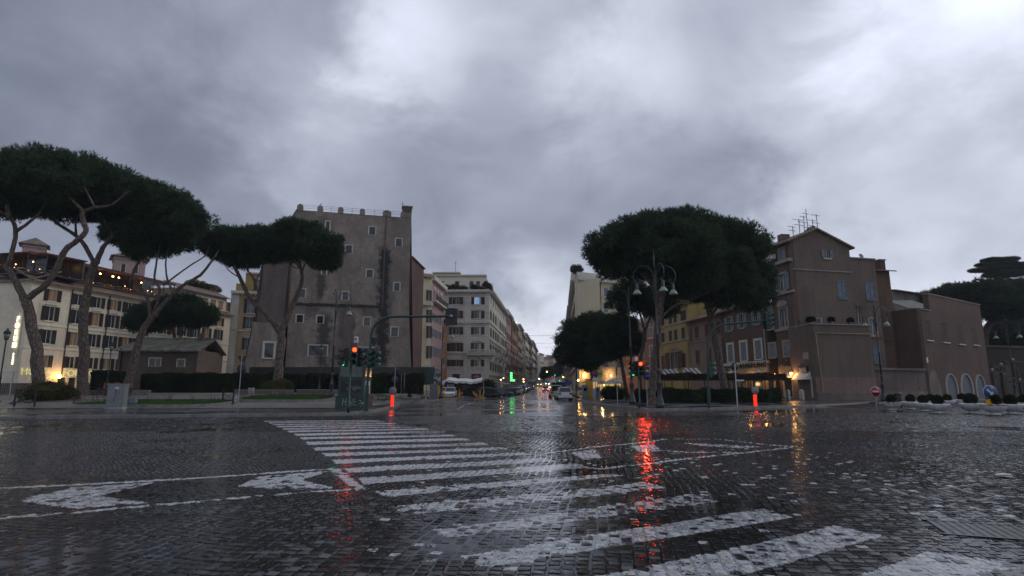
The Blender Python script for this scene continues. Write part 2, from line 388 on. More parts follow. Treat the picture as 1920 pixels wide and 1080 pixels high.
def winparts(kind, w, h, trim, shut, glass, tw=.14, bars=M_trim):
    key = (kind, round(w,1), round(h,1), trim and trim.name, shut and shut.name, glass.name, tw)
    if key in _wc: return _wc[key]
    f = MB(); d = {}
    if trim:
        f.box(-w/2-tw, -w/2, -.05, .05, -.02, h+tw, trim); f.box(w/2, w/2+tw, -.05, .05, -.02, h+tw, trim)
        f.box(-w/2, w/2, -.053, .05, h, h+tw, trim)
    b = .05
    f.box(-w/2, -w/2+b, .10, .17, 0, h, bars); f.box(w/2-b, w/2, .10, .17, 0, h, bars)
    f.box(-w/2+b, w/2-b, .10, .17, h-b, h, bars); f.box(-w/2+b, w/2-b, .10, .17, 0, b, bars)
    if kind != 'small': f.box(-.03, .03, .09, .165, b, h-b, bars)
    if kind == 'hood':
        f.box(-w/2-.3, w/2+.3, -.3, .04, h+tw+.12, h+tw+.28, trim); f.prism([(-w/2-.25,h+tw+.28),(w/2+.25,h+tw+.28),(0,h+tw+.62)], 1, -.24, .03, trim)
    if kind == 'cap': f.box(-w/2-.25, w/2+.25, -.22, .04, h+tw+.08, h+tw+.22, trim)
    if kind == 'arch':
        n = 10; pts = [(-w/2-.1, h+tw)]+[(-(w/2+.25)*math.cos(math.pi*i/n), h+tw+.15+.55*math.sin(math.pi*i/n)) for i in range(n+1)]+[(w/2+.1, h+tw)]
        f.prism(pts, 1, -.2, .03, trim)
    d['window'] = f.mesh('window')
    p = MB(); p.quad((-w/2,.14,0),(w/2,.14,0),(w/2,.14,h),(-w/2,.14,h), glass); d['pane'] = p.mesh('pane')
    s = MB(); s.box(-w/2-.16, w/2+.16, -.14, .06, -.16, -.023, trim or bars); d['sill'] = s.mesh('sill')
    if shut:
        for side, nm in ((-1, 'sl'), (1, 'sr')):
            q = MB()
            if kind == 'closed':
                x0, x1 = sorted((0.02*side, side*(w/2-.02))); q.box(x0, x1, -.0, .05, .02, h-.02, shut)
                q.box(x0+.03, x1-.03, -.03, -.002, .06, .14, shut); q.box(x0+.03, x1-.03, -.03, -.002, h*.5-.04, h*.5+.04, shut); q.box(x0+.03, x1-.03, -.03, -.002, h-.14, h-.06, shut)
            else:
                x0, x1 = sorted((side*(w/2+.02), side*(w+.02))); q.box(x0, x1, -.115, -.058, 0, h, shut); q.box(x0+.04, x1-.04, -.135, -.117, h*.47, h*.53, shut)
            d[nm] = q.mesh('shutter')
    _wc[key] = d; return d
def win(face, root, s, z, w, h, kind='open', trim=M_trim, shut=M_dkwood, glass=M_glass, tw=.14, bars=M_trim, sill=True, lite=False):
    face.holes.append((s-w/2, s+w/2, z, z+h)); d = winparts(kind, w, h, trim, shut, glass, tw, bars)
    M = face.at(s, 0, z); wo = link(bpy.data.objects.new('window', d['window']), root, M)
    if kind != 'closed': link(bpy.data.objects.new('pane', d['pane']), wo, M)
    if sill and not lite: link(bpy.data.objects.new('sill', d['sill']), wo, M)
    if shut:
        for k in ('sl', 'sr'): link(bpy.data.objects.new('shutter', d[k]), wo, M)
    return wo
def pwin(face, root, x0, y0, x1, y1, **k):
    cx, cy = (x0+x1)/2, (y0+y1)/2; w = face.hit(x1, cy)[0]-face.hit(x0, cy)[0]
    zt = face.hit(cx, y0)[1]; zb = face.hit(cx, y1)[1]; return win(face, root, face.hit(cx, cy)[0], zb, abs(w), zt-zb, **k)
def band(face, root, z, h, out, mat, name='cornice', s0=0., s1=None, steps=0):
    mb = MB(); s1 = face.L if s1 is None else s1
    mb.box(s0-.02, s1+.02, -out, .1, z, z+h, mat)
    if steps:
        n = int((s1-s0)/.75)
        for i in range(n): x = s0+(i+.5)*(s1-s0)/n; mb.box(x-.12, x+.12, -out*.8, -.003, z-.28, z-.003, mat)
    return mb.build(name, root, face.M)
def roofslope(face, root, z, rise, run, mat, over=.7, s0=0., s1=None, th=.14, name='roof'):
    s1 = face.L if s1 is None else s1; mb = MB(); k = rise/run
    mb.prism([(-over, z-over*k), (run, z+rise), (run, z+rise+th), (-over, z-over*k+th)], 0, s0-.25, s1+.25, mat)
    return mb.build(name, root, face.M)

# ------------------------------------------------------------------ foliage
def unit(v): return v/np.maximum(np.linalg.norm(v, axis=1, keepdims=True), 1e-9)
def blades(P, N, L, w, k=4, spread=.8):
    n = len(P); P = np.repeat(P, k, 0); N = np.repeat(N, k, 0)
    D = unit(N+rng.normal(0, spread, P.shape)); Sd = unit(np.cross(D, rng.normal(0, 1, P.shape)))
    l = L*rng.uniform(.6, 1.25, (n*k, 1)); a = P-Sd*w/2; b = P+Sd*w/2; t = P+D*l
    return np.stack([a, b, t], 1).reshape(-1, 3)
def sphere_pts(n):
    return unit(rng.normal(0, 1, (n, 3)))
def ico(sub):
    t = (1+5**.5)/2
    v = [(-1,t,0),(1,t,0),(-1,-t,0),(1,-t,0),(0,-1,t),(0,1,t),(0,-1,-t),(0,1,-t),(t,0,-1),(t,0,1),(-t,0,-1),(-t,0,1)]
    f = [(0,11,5),(0,5,1),(0,1,7),(0,7,10),(0,10,11),(1,5,9),(5,11,4),(11,10,2),(10,7,6),(7,1,8),(3,9,4),(3,4,2),(3,2,6),(3,6,8),(3,8,9),(4,9,5),(2,4,11),(6,2,10),(8,6,7),(9,8,1)]
    v = [Vector(x).normalized() for x in v]
    for _ in range(sub):
        nf = []; c = {}
        def mid(a, b):
            k = (min(a,b), max(a,b))
            if k not in c: v.append(((v[a]+v[b])/2).normalized()); c[k] = len(v)-1
            return c[k]
        for a, b, d in f: ab, bd, da = mid(a,b), mid(b,d), mid(d,a); nf += [(a,ab,da),(b,bd,ab),(d,da,bd),(ab,bd,da)]
        f = nf
    return np.array([tuple(x) for x in v]), np.array(f)
ICO2 = ico(2)
def crown_mesh(name, lobes, mat, rc=.8, dens=1., L=.34, w=.075, core=.46, flat=.75, clump_gap=1.25, k=4):
    V = []; CV = []; CF = []; off = 0
    for C, (rx, ry, rz) in lobes:
        C = np.array(C); Rr = np.array([rx, ry, rz])
        area = 4*math.pi*((rx*ry)**1.6/3+(rx*rz)**1.6/3+(ry*rz)**1.6/3)**(1/1.6)
        n = max(6, int(area/(rc*rc*clump_gap)))
        d = sphere_pts(n); d[:, 2] = np.where(d[:, 2] < 0, d[:, 2]*flat, d[:, 2])
        cc = C+d*Rr*rng.uniform(.62, 1.04, (n, 1)); cc += rng.normal(0, .2*rc, cc.shape)
        for c in cc:
            r = rc*rng.uniform(.45, 1.2); m = int(100*dens*r*r/.64)+3
            u = sphere_pts(m); p = c+u*r*rng.uniform(.35, 1.1, (m, 1))*np.array([1, 1, .72])
            V.append(blades(p, unit(u+np.array([0, 0, .35])), L, w, k))
        m = int(n*7); u = sphere_pts(m); u[:, 2] = np.where(u[:, 2] < 0, u[:, 2]*flat, u[:, 2]); p = C+u*Rr*rng.uniform(1.0, 1.16, (m, 1)); V.append(blades(p, unit(u+np.array([0,0,.3])), L*1.2, w*.9, k, .5))
        iv, f = ICO2; q = iv.copy(); q[:, 2] = np.where(q[:, 2] < 0, q[:, 2]*flat, q[:, 2])
        q = q*(1+.22*np.sin(iv*7+off).sum(1, keepdims=True)/3)*Rr*core+C; CV.append(q); CF.append(f+off); off += len(q)
    V = np.concatenate(V); Fc = np.arange(len(V)).reshape(-1, 3)
    if core > 0:
        cv = np.concatenate(CV); cf = np.concatenate(CF)+len(V); V = np.concatenate([V, cv]); Fc = np.concatenate([Fc, cf])
    return npmesh(name, V, Fc, mat)
def smoothline(pts, n=4):
    P = [Vector(p) for p in pts]; out = []
    Q = [P[0]*2-P[1]]+P+[P[-1]*2-P[-2]]
    for i in range(1, len(Q)-2):
        for j in range(n):
            t = j/n; a, b, c, d = Q[i-1], Q[i], Q[i+1], Q[i+2]
            out.append(.5*((2*b)+(c-a)*t+(2*a-5*b+4*c-d)*t*t+(3*b-a-3*c+d)*t**3))
    out.append(P[-1]); return out
def limb(mb, pts, r0, r1, mat, n=9):
    L = smoothline(pts); k = len(L)-1
    L = [p+Vector((random.gauss(0,1), random.gauss(0,1), 0))*r0*.08*(0 < i < k) for i, p in enumerate(L)]
    mb.tube(L, [(r0+(r1-r0)*(i/k)**.8)*random.uniform(.94, 1.08) for i in range(k+1)], mat, n)
def lob(px, py, rx, ry, Y, dY=0., dk=.9):
    C = PT(px, py, Y+dY); k = .94*(C.y*tc+(C.z-CH)*ts)/F; return (tuple(C), (rx*k, max(rx*dk, ry*.9)*k, ry*k))
def pine(name, label, Y, limbs, lobes, base_z=None, group=None, bark=M_bark, leaf=M_leaf, rc=.85, dens=1., cat='pine tree', **kw):
    """limbs: list of (r0, r1, [(px, py, dY)...]) metres and photo points at depth Y; lobes: (px, py, rx, ry, dY)"""
    p0 = limbs[0][2][0]; bx = Xa(p0[0], Y, 1.); bz = pz(bx, Y) if base_z is None else base_z
    t = thing(name, label, cat, (bx, Y, bz), 0, group); mb = MB()
    for i, (r0, r1, pl) in enumerate(limbs):
        P = [PT(p[0], p[1], Y+(p[2] if len(p) > 2 else 0)) for p in pl]
        if i == 0: P[0].z = bz-.1; b = P[0]; mb.tube([b, b+Vector((0,0,.35)), b+(P[1]-b)*.25], [r0*1.5, r0*1.15, r0*.98], bark, 11, False)
        limb(mb, P, r0, r1, bark)
    mb.build('trunk', t, Matrix())
    me = crown_mesh('crown', [lob(l[0], l[1], l[2], l[3], Y, l[4] if len(l) > 4 else 0) for l in lobes], leaf, rc, dens, **kw)
    link(bpy.data.objects.new('crown', me), t, Matrix()); return t
def leafbox(name, label, cat, x0, x1, Y0, Y1, z0, z1, mat=M_hedge, ang=0., dens=230, L=.09, group=None, as_part=None, bush=False):
    """clipped hedge: solid twiggy core wrapped in small leaves"""
    w, d, h = x1-x0, Y1-Y0, z1-z0; cx, cy = (x0+x1)/2, (Y0+Y1)/2; P = []; N = []
    for ax, sgn, A, B in ((1,-1,w,h),(0,-1,d,h),(0,1,d,h),(2,1,w,d)):
        n = int(A*B*dens); a = rng.uniform(-.5, .5, n)*A; b = rng.uniform(-.5, .5, n)*B; v = np.zeros((n,3)); nn = np.zeros((n,3)); nn[:,ax] = sgn
        if ax == 1: v[:,0] = a; v[:,2] = b; v[:,1] = sgn*d/2
        elif ax == 0: v[:,1] = a; v[:,2] = b; v[:,0] = sgn*w/2
        else: v[:,0] = a; v[:,1] = b; v[:,2] = h/2
        wv = .07*np.sin(v[:,0]*1.7+v[:,2]*2.3)+.05*np.sin(v[:,0]*4.1+1.3)+rng.normal(0,.035,n); v += nn*wv[:,None]; P.append(v); N.append(nn)
    P = np.concatenate(P); N = np.concatenate(N); V = blades(P, N, L*1.6, L, 2, 1.1)
    cv = np.array([(x*w*.49, y*d*.46, z*h*.49) for z in (-1,1) for y in (-1,1) for x in (-1,1)]); q = [(0,2,3,1),(4,5,7,6),(0,1,5,4),(2,6,7,3),(0,4,6,2),(1,3,7,5)]
    tf = [t for a,b,c,e in q for t in ((a,b,c),(a,c,e))]; n0 = len(V); V = np.concatenate([V, cv]); Fc = np.concatenate([np.arange(n0).reshape(-1,3), np.array(tf)+n0])
    o = bpy.data.objects.new(name, npmesh(name, V, Fc, mat)); M = Matrix.Translation((cx, cy, (z0+z1)/2)) @ Matrix.Rotation(ang, 4, 'Z')
    link(o, as_part, M)
    return o if as_part else tag(o, label, cat, group)
def bushmesh(name, r, mat, lumps=6, dens=1., L=.1, w=.05, h=.8):
    lobes = [((random.uniform(-.5,.5)*r, random.uniform(-.5,.5)*r, r*h*.5+random.uniform(-.1,.2)*r), (r*.62, r*.62, r*h*.55)) for _ in range(lumps)]
    return crown_mesh(name, lobes, mat, r*.3, dens, L, w, .75, .9, 1.2, 3)

# ------------------------------------------------------------------ painted markings (polygons on the ground)
def GP(*pts): return np.array([G(*p) for p in pts])
PAINT = []   # (polygon, strength 0..1, stone loss)
def stripe(a, b, c, d, loss=.0, st=1.): PAINT.append((GP(a, b, c, d), st, loss))
stripe((1594,1082),(1740,1033),(1886,1052),(1800,1100),.1); stripe((1060,1094),(1565,984),(1656,1004),(1330,1094),.16)
stripe((863,1040),(1431,950),(1487,968),(905,1064),.25); stripe((808,992),(1300,925),(1350,939),(837,1007),.5,.9)
stripe((743,950),(1205,905),(1250,914),(768,965),.22); stripe((703,922),(1141,887),(1168,891),(723,933),.15)
for q in (((671,896),(1081,868),(1103,875),(682,908)),((645,878),(1019,858),(1040,864),(655,886)),((624,863),(976,848),(992,851.5),(632,870)),
          ((605,850),(940,838),(953,842),(614,856)),((588,839),(905,829),(917,833),(595,844.5)),((573,829),(870,821.3),(882,824.8),(580,834)),
          ((562,820),(843,814),(854,817.5),(568,824)),((552.6,813.3),(814.5,808),(824,811),(557,816.6)),((540,808),(797,803),(804,805.5),(543,811)),
          ((530,803),(776,799),(783,801),(534,805.8)),((520,799),(757,796),(763,797.6),(523,801.3)),((512,795.5),(737,793),(742,794.6),(515,797.5)),
          ((503,792),(720,790.2),(724,791.5),(506,793.7)),((495,789),(708,788),(712,789.2),(498,790.4))):
    stripe(*q, loss=.02)
stripe((618,880),(634,878),(689,918),(668,921),.12)
PAINT.append((GP((28,937),(140,912),(293,903),(190,927),(280,942),(143,953)), .95, .12))
PAINT.append((GP((447,911),(483,893),(617,883),(567,900),(630,915),(533,919)), .95, .15))
def pline(pts, w, loss=.05, st=1.):
    P = [Vector((*G(*p), 0)) for p in pts]
    for a, b in zip(P, P[1:]):
        n = (b-a).normalized().cross(Vector((0,0,1)))*w/2; PAINT.append((np.array([(a+n)[:2], (b+n)[:2], (b-n)[:2], (a-n)[:2]]), st, loss))
pline([(-60,919),(0,914),(267,901.7),(500,886.7),(623,879)], .15); pline([(-80,980),(0,970),(133,960),(290,947),(417,937),(573,923),(687,916)], .13, .22)
pline([(1000,853),(1032,849),(1129,837),(1193,831),(1250,822)], .13, .2); pline([(1232,867),(1313,857),(1395,848),(1486,838)], .13, .12)
pline([(1265,822),(1347,823),(1413,831),(1486,837)], .12, .25); pline([(1105,875),(1129,878),(1171,872),(1232,867)], .13, .3)
pline([(1241,845),(1292,849),(1338,848),(1383,848)], .16, .3)
for q in (((1069,849),(1114,844),(1129,858),(1096,861)),((1184,836),(1226,834),(1241,846),(1199,848)),((1280,830),(1338,833),(1428,837),(1389,840),(1316,836))):
    PAINT.append((GP(*q), .95, .15))
def inpoly(x, y, P):
    ins = np.zeros(x.shape, bool); n = len(P)
    for i in range(n):
        x1, y1 = P[i]; x2, y2 = P[(i+1) % n]
        if y1 == y2: continue
        ins ^= ((y1 > y) != (y2 > y)) & (x < (x2-x1)*(y-y1)/(y2-y1)+x1)
    return ins
def painted(x, y, rnd, isjoint=False):
    """0..1 paint cover; rnd is one random number per stone"""
    v = np.zeros(x.shape)
    for P, st, loss in PAINT:
        bb = (x > P[:,0].min()) & (x < P[:,0].max()) & (y > P[:,1].min()) & (y < P[:,1].max())
        idx = np.nonzero(bb)[0]
        if len(idx) == 0: continue
        k = inpoly(x[idx], y[idx], P); idx = idx[k]
        far = np.clip((y[idx]-8.2)/2.5, 0, 1)*.75
        v[idx] = np.maximum(v[idx], st*np.where(rnd[idx] < loss, .1, (.80-.25*loss+far*1.1)))
    if not isjoint:
        reg = (x > -1.5) & (x < 7.5) & (y > 4.5) & (y < 14) & (rnd > .955) & (rnd < .995); v = np.where(reg, np.maximum(v, .66), v)
    return v

# ------------------------------------------------------------------ wet cobbles
def und(x, y):   # slow unevenness of the roadway, metres
    f = np.clip((30-y)/8, .25, 1.)
    u = .006*np.sin(.9*x+.35*y+.6)+.005*np.sin(1.45*y-.5*x+2)+.0035*np.sin(2.3*x-1.1*y)+.0025*np.sin(3.4*y+1.9*x)
    dip = -.010*np.exp(-(((x+.25)/1.0)**2+((y-5.35)/.55)**2))-.010*np.exp(-(((x-3.1)/1.5)**2+((y-4.4)/.6)**2))-.011*np.exp(-(((x+4.05)/1.1)**2+((y-6.85)/.22)**2))-.010*np.exp(-(((x-1.5)/.45)**2+((y-6.55)/.22)**2))-.009*np.exp(-(((x-4.6)/1.9)**2+((y-6.0)/1.1)**2))-.008*np.exp(-(((x+.2)/1.0)**2+((y-6.3)/.5)**2))-.007*np.exp(-(((x-8)/2.5)**2+((y-11.)/1.0)**2))-.006*np.exp(-(((x+7)/3)**2+((y-14)/.8)**2))-.006*np.exp(-(((x-.9)/1.3)**2+((y-10.6)/.5)**2))
    return u*f*.95+dip*1.1
def wetmat():
    m, nt = newmat('wet basalt cobbles'); o = nt.n('ShaderNodeTexCoord').outputs['Object']
    at = nt.n('ShaderNodeAttribute', attribute_name='paint'); ar = nt.n('ShaderNodeAttribute', attribute_name='stone')
    n = nt.noise(o, 34, 4, .65); n2 = nt.noise(o, 7, 3); n3 = nt.noise(o, 110, 3, .6); nb = nt.noise(o, .35, 3)
    base = nt.mix(ar.outputs['Fac'], (.004,.004,.005), (.015,.0145,.0155)); base = nt.mix(nt.m('MULTIPLY', nt.ramp(n.outputs[0], .42, .66), .6), base, (.024,.024,.026))
    yel = nt.m('MULTIPLY', nt.ramp(n2.outputs[0], .58, .66), .7)
    pc = nt.mix(nt.ramp(n2.outputs[0], .35, .6), (.36,.37,.39), (.52,.53,.55)); pc = nt.mix(yel, pc, (.36,.29,.15))
    k = nt.ramp(nt.m('ADD', at.outputs['Fac'], nt.m('MULTIPLY', nt.m('SUBTRACT', nt.m('ADD', nt.m('MULTIPLY', n.outputs[0], .6), nt.m('MULTIPLY', n2.outputs[0], .4)), .5), 5.0)), .42, .56)
    k = nt.m('MULTIPLY', k, nt.ramp(at.outputs['Fac'], .03, .15)); col = nt.mix(k, base, pc)
    rough = nt.m('ADD', nt.ramp(nb.outputs[0], .4, .6, .05, .14), nt.m('MULTIPLY', n.outputs[0], .10)); rough = nt.m('ADD', rough, nt.m('MULTIPLY', k, .10))
    bp = nt.n('ShaderNodeBump', {'Strength': .32, 'Distance': .004, 'Height': nt.m('ADD', n.outputs[0], nt.m('MULTIPLY', n3.outputs[0], .4))}).outputs[0]
    fin(nt, **{'Base Color': col, 'Roughness': rough, 'Normal': bp, 'IOR': 1.36}); return m
def filmmat():
    m, nt = newmat('water film in the joints'); o = nt.n('ShaderNodeTexCoord').outputs['Object']
    at = nt.n('ShaderNodeAttribute', attribute_name='paint'); n = nt.noise(o, 30, 4, .6); n2 = nt.noise(o, 3, 3)
    k = nt.ramp(nt.m('ADD', at.outputs['Fac'], nt.m('MULTIPLY', nt.m('SUBTRACT', n.outputs[0], .5), 1.4)), .42, .6)
    col = nt.mix(k, nt.mix(n.outputs[0], (.008,.008,.009), (.03,.028,.026)), (.30,.31,.32))
    bp = nt.n('ShaderNodeBump', {'Strength': .10, 'Distance': .004, 'Height': n.outputs[0]}).outputs[0]
    fin(nt, **{'Base Color': col, 'Roughness': nt.ramp(n2.outputs[0], .4, .6, .04, .10), 'Normal': bp, 'IOR': 1.33}); return m
M_wet = wetmat(); M_film = filmmat()
def fattr(me, name, arr):
    a = me.attributes.new(name, 'FLOAT', 'POINT'); a.data.foreach_set('value', np.asarray(arr, np.float32))
def stones():
    px, py = .116, .112; ca, sa = math.cos(R(-9)), math.sin(R(-9))
    ii, jj = np.meshgrid(np.arange(-560, 620), np.arange(-130, 560)); ii = ii.ravel().astype(float); jj = jj.ravel().astype(float)
    u = ii*px; v = jj*py
    v = v+.10*np.sin(u*1.15+.3*v)+.05*np.sin(u*2.7+1); u = u+.07*np.sin(v*.8)+.03*np.sin(v*2.3+u*.7)+(jj%2)*.02*px
    u = u+rng.normal(0, .0045, u.shape); v = v+rng.normal(0, .0045, v.shape)
    x = u*ca-v*sa; y = u*sa+v*ca+.10*np.sin(x*.45)
    keep = (y > 2.0) & (np.abs(x) < .96*y+2.2) & ((y < 29.4) | ((x > 6.2) & (y < 33.2)) | ((x > 21) & (y < 60)))
    keep &= ~((x > 13.5) & (x < 24) & (y > 33.2))
    x, y = x[keep], y[keep]; n = len(x)
    bands = [(0, 9.5, np.array([-1,-.78,-.3,.3,.78,1])), (9.5, 19, np.array([-1,-.62,.62,1])), (19, 99, None)]
    Vs = []; Fs = []; Rn = []; off = 0; St = []
    for y0, y1, g in bands:
        k = (y >= y0) & (y < y1); cx, cy = x[k], y[k]; m = len(cx); tk = 1. if y0 < 10 else 1.25
        hx = px/2*rng.uniform(.88, .985, m); hy = py/2*rng.uniform(.86, .98, m); rot = R(-9)+rng.normal(0, .05, m)
        tx, ty = rng.normal(0, .042*tk, m), rng.normal(0, .036*tk, m); hz = rng.normal(0, .0016, m); rn = rng.random(m); st = rng.random(m)
        if g is None: nflat = sum(len(f) for f in Fs)
        if g is not None:
            gx, gy = np.meshgrid(g, g); gx, gy = gx.ravel(), gy.ravel(); N = len(g)
            e = np.maximum(np.abs(gx), np.abs(gy)); lz = np.where(e > .99, -.011, 0.)-.0022*(gx**2+gy**2)/2
            cr = 1-.10*(np.abs(gx*gy) > .95)
            fs = np.array([(r*N+c, r*N+c+1, (r+1)*N+c+1, (r+1)*N+c) for r in range(N-1) for c in range(N-1)])
        else:
            gx = np.array([-1,1,1,-1,-.8,.8,.8,-.8]); gy = np.array([-1,-1,1,1,-.8,-.8,.8,.8]); lz = np.array([-.0042]*4+[-.001]*4); cr = 1
            fs = np.array([(4,5,6,7),(0,1,5,4),(1,2,6,5),(2,3,7,6),(3,0,4,7)])
        lx = gx*cr*hx[:,None]; ly = gy*cr*hy[:,None]
        lx = lx+rng.normal(0, .0025, lx.shape); ly = ly+rng.normal(0, .0025, ly.shape)
        wx = cx[:,None]+lx*np.cos(rot)[:,None]-ly*np.sin(rot)[:,None]; wy = cy[:,None]+lx*np.sin(rot)[:,None]+ly*np.cos(rot)[:,None]
        wz = lz[None,:]+lx*tx[:,None]+ly*ty[:,None]+hz[:,None]+und(wx, wy)
        K = len(gx); Vs.append(np.stack([wx, wy, wz], -1).reshape(-1, 3)); Fs.append((fs[None]+(np.arange(m)*K)[:,None,None]).reshape(-1, 4)+off); off += m*K
        Rn.append(np.repeat(rn, K)); St.append(np.repeat(st, K))
    V = np.concatenate(Vs); Fc = np.concatenate(Fs); rn = np.concatenate(Rn)
    me = npmesh('cobbles', V, Fc, M_wet, True); sm = np.ones(len(Fc), bool); sm[:] = False; me.polygons.foreach_set('use_smooth', sm); fattr(me, 'paint', painted(V[:,0], V[:,1], rn)); fattr(me, 'stone', np.concatenate(St)); return me
o = link(bpy.data.objects.new('cobbled_road', stones())); tag(o, kind='structure')
def gridmesh(name, xs, ys, zf, mat, attr=False):
    X, Y = np.meshgrid(xs, ys); V = np.stack([X.ravel(), Y.ravel(), zf(X, Y).ravel()], -1); nx, ny = len(xs), len(ys)
    i, j = np.meshgrid(np.arange(nx-1), np.arange(ny-1)); a = (j*nx+i).ravel(); Fc = np.stack([a, a+1, a+nx+1, a+nx], -1)
    me = npmesh(name, V, Fc, mat, True)
    if attr: fattr(me, 'paint', painted(V[:,0], V[:,1], np.ones(len(V)), True))
    return me
film = lambda X, Y: und(X, Y)*.62-.0068
tag(link(bpy.data.objects.new('water_film', gridmesh('film', np.arange(-8.4, 8.4, .045), np.arange(1.9, 17.6, .045), film, M_film, True))), kind='structure')
xs = np.concatenate([np.arange(-60, 75, .5)]); me = gridmesh('film_far', xs, np.arange(17.55, 62, .5), lambda X, Y: X*0-.0085, M_film, True)
tag(link(bpy.data.objects.new('water_film', me)), kind='structure')
for nm, X0, X1 in (('a', -22, -8.36), ('b', 8.34, 22)):
    me = gridmesh('film', np.arange(X0, X1+.01, .16), np.arange(1.9, 17.6, .16), lambda X, Y: und(X, Y)*.62-.0070, M_film, True); tag(link(bpy.data.objects.new('water_film', me)), kind='structure')
# asphalt, with wet sheen and puddles
def asphmat(name, base, r0, r1):
    m, nt = newmat(name); o = nt.n('ShaderNodeTexCoord').outputs['Object']
    n = nt.noise(o, .25, 5, .65, .4); n2 = nt.noise(o, 60, 3); n3 = nt.noise(nt.n('ShaderNodeMapping', {0: o, 'Scale': (.25, 1.6, 1)}).outputs[0], .5, 5, .6)
    col = nt.mix(nt.ramp(n3.outputs[0], .45, .6), base, tuple(x*.5 for x in base)); col = nt.mix(nt.m('MULTIPLY', n2.outputs[0], .4), col, tuple(x*1.7 for x in base))
    rg = nt.m('ADD', nt.ramp(n.outputs[0], .42, .6, r0, r1), 0)
    bp = nt.n('ShaderNodeBump', {'Strength': nt.ramp(n.outputs[0], .42, .55, .05, .45), 'Distance': .006, 'Height': n2.outputs[0]}).outputs[0]
    fin(nt, **{'Base Color': col, 'Roughness': rg, 'Normal': bp, 'IOR': 1.43}); return m
M_asph = asphmat('wet asphalt', (.062,.062,.066), .08, .27); M_pave = asphmat('wet pavement', (.045,.045,.049), .12, .4); M_plaza = asphmat('pale plaza paving', (.17,.15,.13), .3, .6)
yy = np.concatenate([np.arange(29.3, 75, 3.), np.arange(75, 700, 5.)])
GZ = np.vectorize(gz)
tag(link(bpy.data.objects.new('road', gridmesh('road', np.concatenate([np.arange(-70, 13.3, 1.2), [13.3]]), yy, lambda X, Y: GZ(Y)+.001, M_asph))), kind='structure')
def strip_road(xa, xb, ya, yb): return gridmesh('road_side', np.linspace(xa, xb, 24), np.arange(ya, yb, 4.), lambda X, Y: GZ(Y)+.001, M_asph)
tag(link(bpy.data.objects.new('side_road', strip_road(13.3, 260, 61, 700))), kind='structure')
tag(link(bpy.data.objects.new('ground', gridmesh('g', np.linspace(-900, 900, 60), np.arange(-60, 1500, 12.), lambda X, Y: GZ(Y)-.25-.0*X, M_asph))), kind='structure')
# faint lane markings at the mouth of the street
M_line = plain('worn road paint', (.22,.22,.23), .25, 0, .3, 2.)
def groundline(name, pts, w):
    P = [Vector((*G(*p), .0)) for p in pts]; mb = MB()
    for a, b in zip(P, P[1:]):
        n = (b-a).normalized().cross(Vector((0,0,1)))*w/2
        mb.quad(*[(v.x, v.y, gz(v.y)+.006) for v in (a+n, a-n, b-n, b+n)], M_line)
    tag(mb.build(name), kind='structure')
groundline('lane_marking', [(858,768),(870,760),(888,755)], .22); groundline('lane_marking', [(760,772),(850,771),(860,771.5)], .12)
groundline('lane_marking', [(560,779),(690,775)], .15)
# pavements with kerbs
M_kerb = plain('travertine kerb', (.20,.195,.185), .35, 0, .25, 2.5, .2)
def pavement(name, poly, h, mat, kerb=None, kw=.3, zf=None, dz=0.):
    """poly: world points; kerb: indices of edges that get a kerb stone"""
    zf = zf or (lambda x, y: gz(y)); mb = MB(); n = len(poly)
    mb.add([(p[0], p[1], zf(*p)+h) for p in poly], [tuple(range(n))], mat)
    mb.v and None
    for i in range(n):
        a, b = poly[i], poly[(i+1) % n]; mb.quad((a[0],a[1],zf(*a)-.2),(b[0],b[1],zf(*b)-.2),(b[0],b[1],zf(*b)+h),(a[0],a[1],zf(*a)+h), mat)
    o = mb.build(name); tag(o, kind='structure')
    if kerb:
        k = MB()
        for i in kerb:
            a, b = Vector(poly[i]), Vector(poly[(i+1) % n]); L = (b-a).length; m = max(1, int(L/1.1)); d = (b-a)/L; nr = Vector((d.y, -d.x))
            for q in range(m):
                p = a+d*(L*q/m+.008); r = a+d*(L*(q+1)/m-.008); e = .004*random.random()
                v = [p+nr*.02, r+nr*.02, r-nr*kw, p-nr*kw]; z0, z1 = -.15, h+.012+e
                vs = [(w.x, w.y, zf(w.x, w.y)+z0) for w in v]+[(w.x, w.y, zf(w.x, w.y)+z1) for w in v]
                k.add(vs, [(0,3,2,1),(4,5,6,7),(0,1,5,4),(1,2,6,5),(2,3,7,6),(3,0,4,7)], M_kerb)
        tag(k.build('kerb'), kind='structure')
    return o
gl = [G(*p) for p in ((-420,793),(0,787),(250,784),(520,781),(600,780),(665,777.5),(700,773.5),(740,765),(750,759.5))]
back = [(-9.9, 50), (-8.3, 60), (-7., 75), (-2.4, 100)]
pavement('pavement', gl+back+[(-2.1, 104), (-24, 104), (-60, 60), (-80, 34)], .13, M_pave, kerb=range(0, 11))
gr = [G(*p) for p in ((1072,747.5),(1100,756.5),(1140,762),(1179,765.5),(1213,770.5),(1330,768),(1453,764.5),(1530,762),(1600,758.5),(1640,755))]
pavement('pavement', [(13.6, 125), (10.4, 85)]+gr+[(40, 66), (35, 90), (26, 125)], .12, M_pave, kerb=range(0, 11))
pavement('pavement', [G(1648,757), G(1760,751), G(1960,747.5), (110, 70), (110, 95), (45, 95)], .1, M_pave, kerb=(0, 1, 2))
# street pavements
st0, st1 = (-4.9, 125), (38.1, 660)
dS = Vector((.08, 1))
pavement('pavement', [(-2.1, 104), (.2, 125), (43., 660), (37, 660), (-8, 104)], .13, M_pave, kerb=(0, 1))
pavement('pavement', [(13.6+42.8-3.2, 660), (10.4, 125), (10.2, 85.2), (13.4, 125), (60, 660)], .12, M_pave, kerb=(0,))
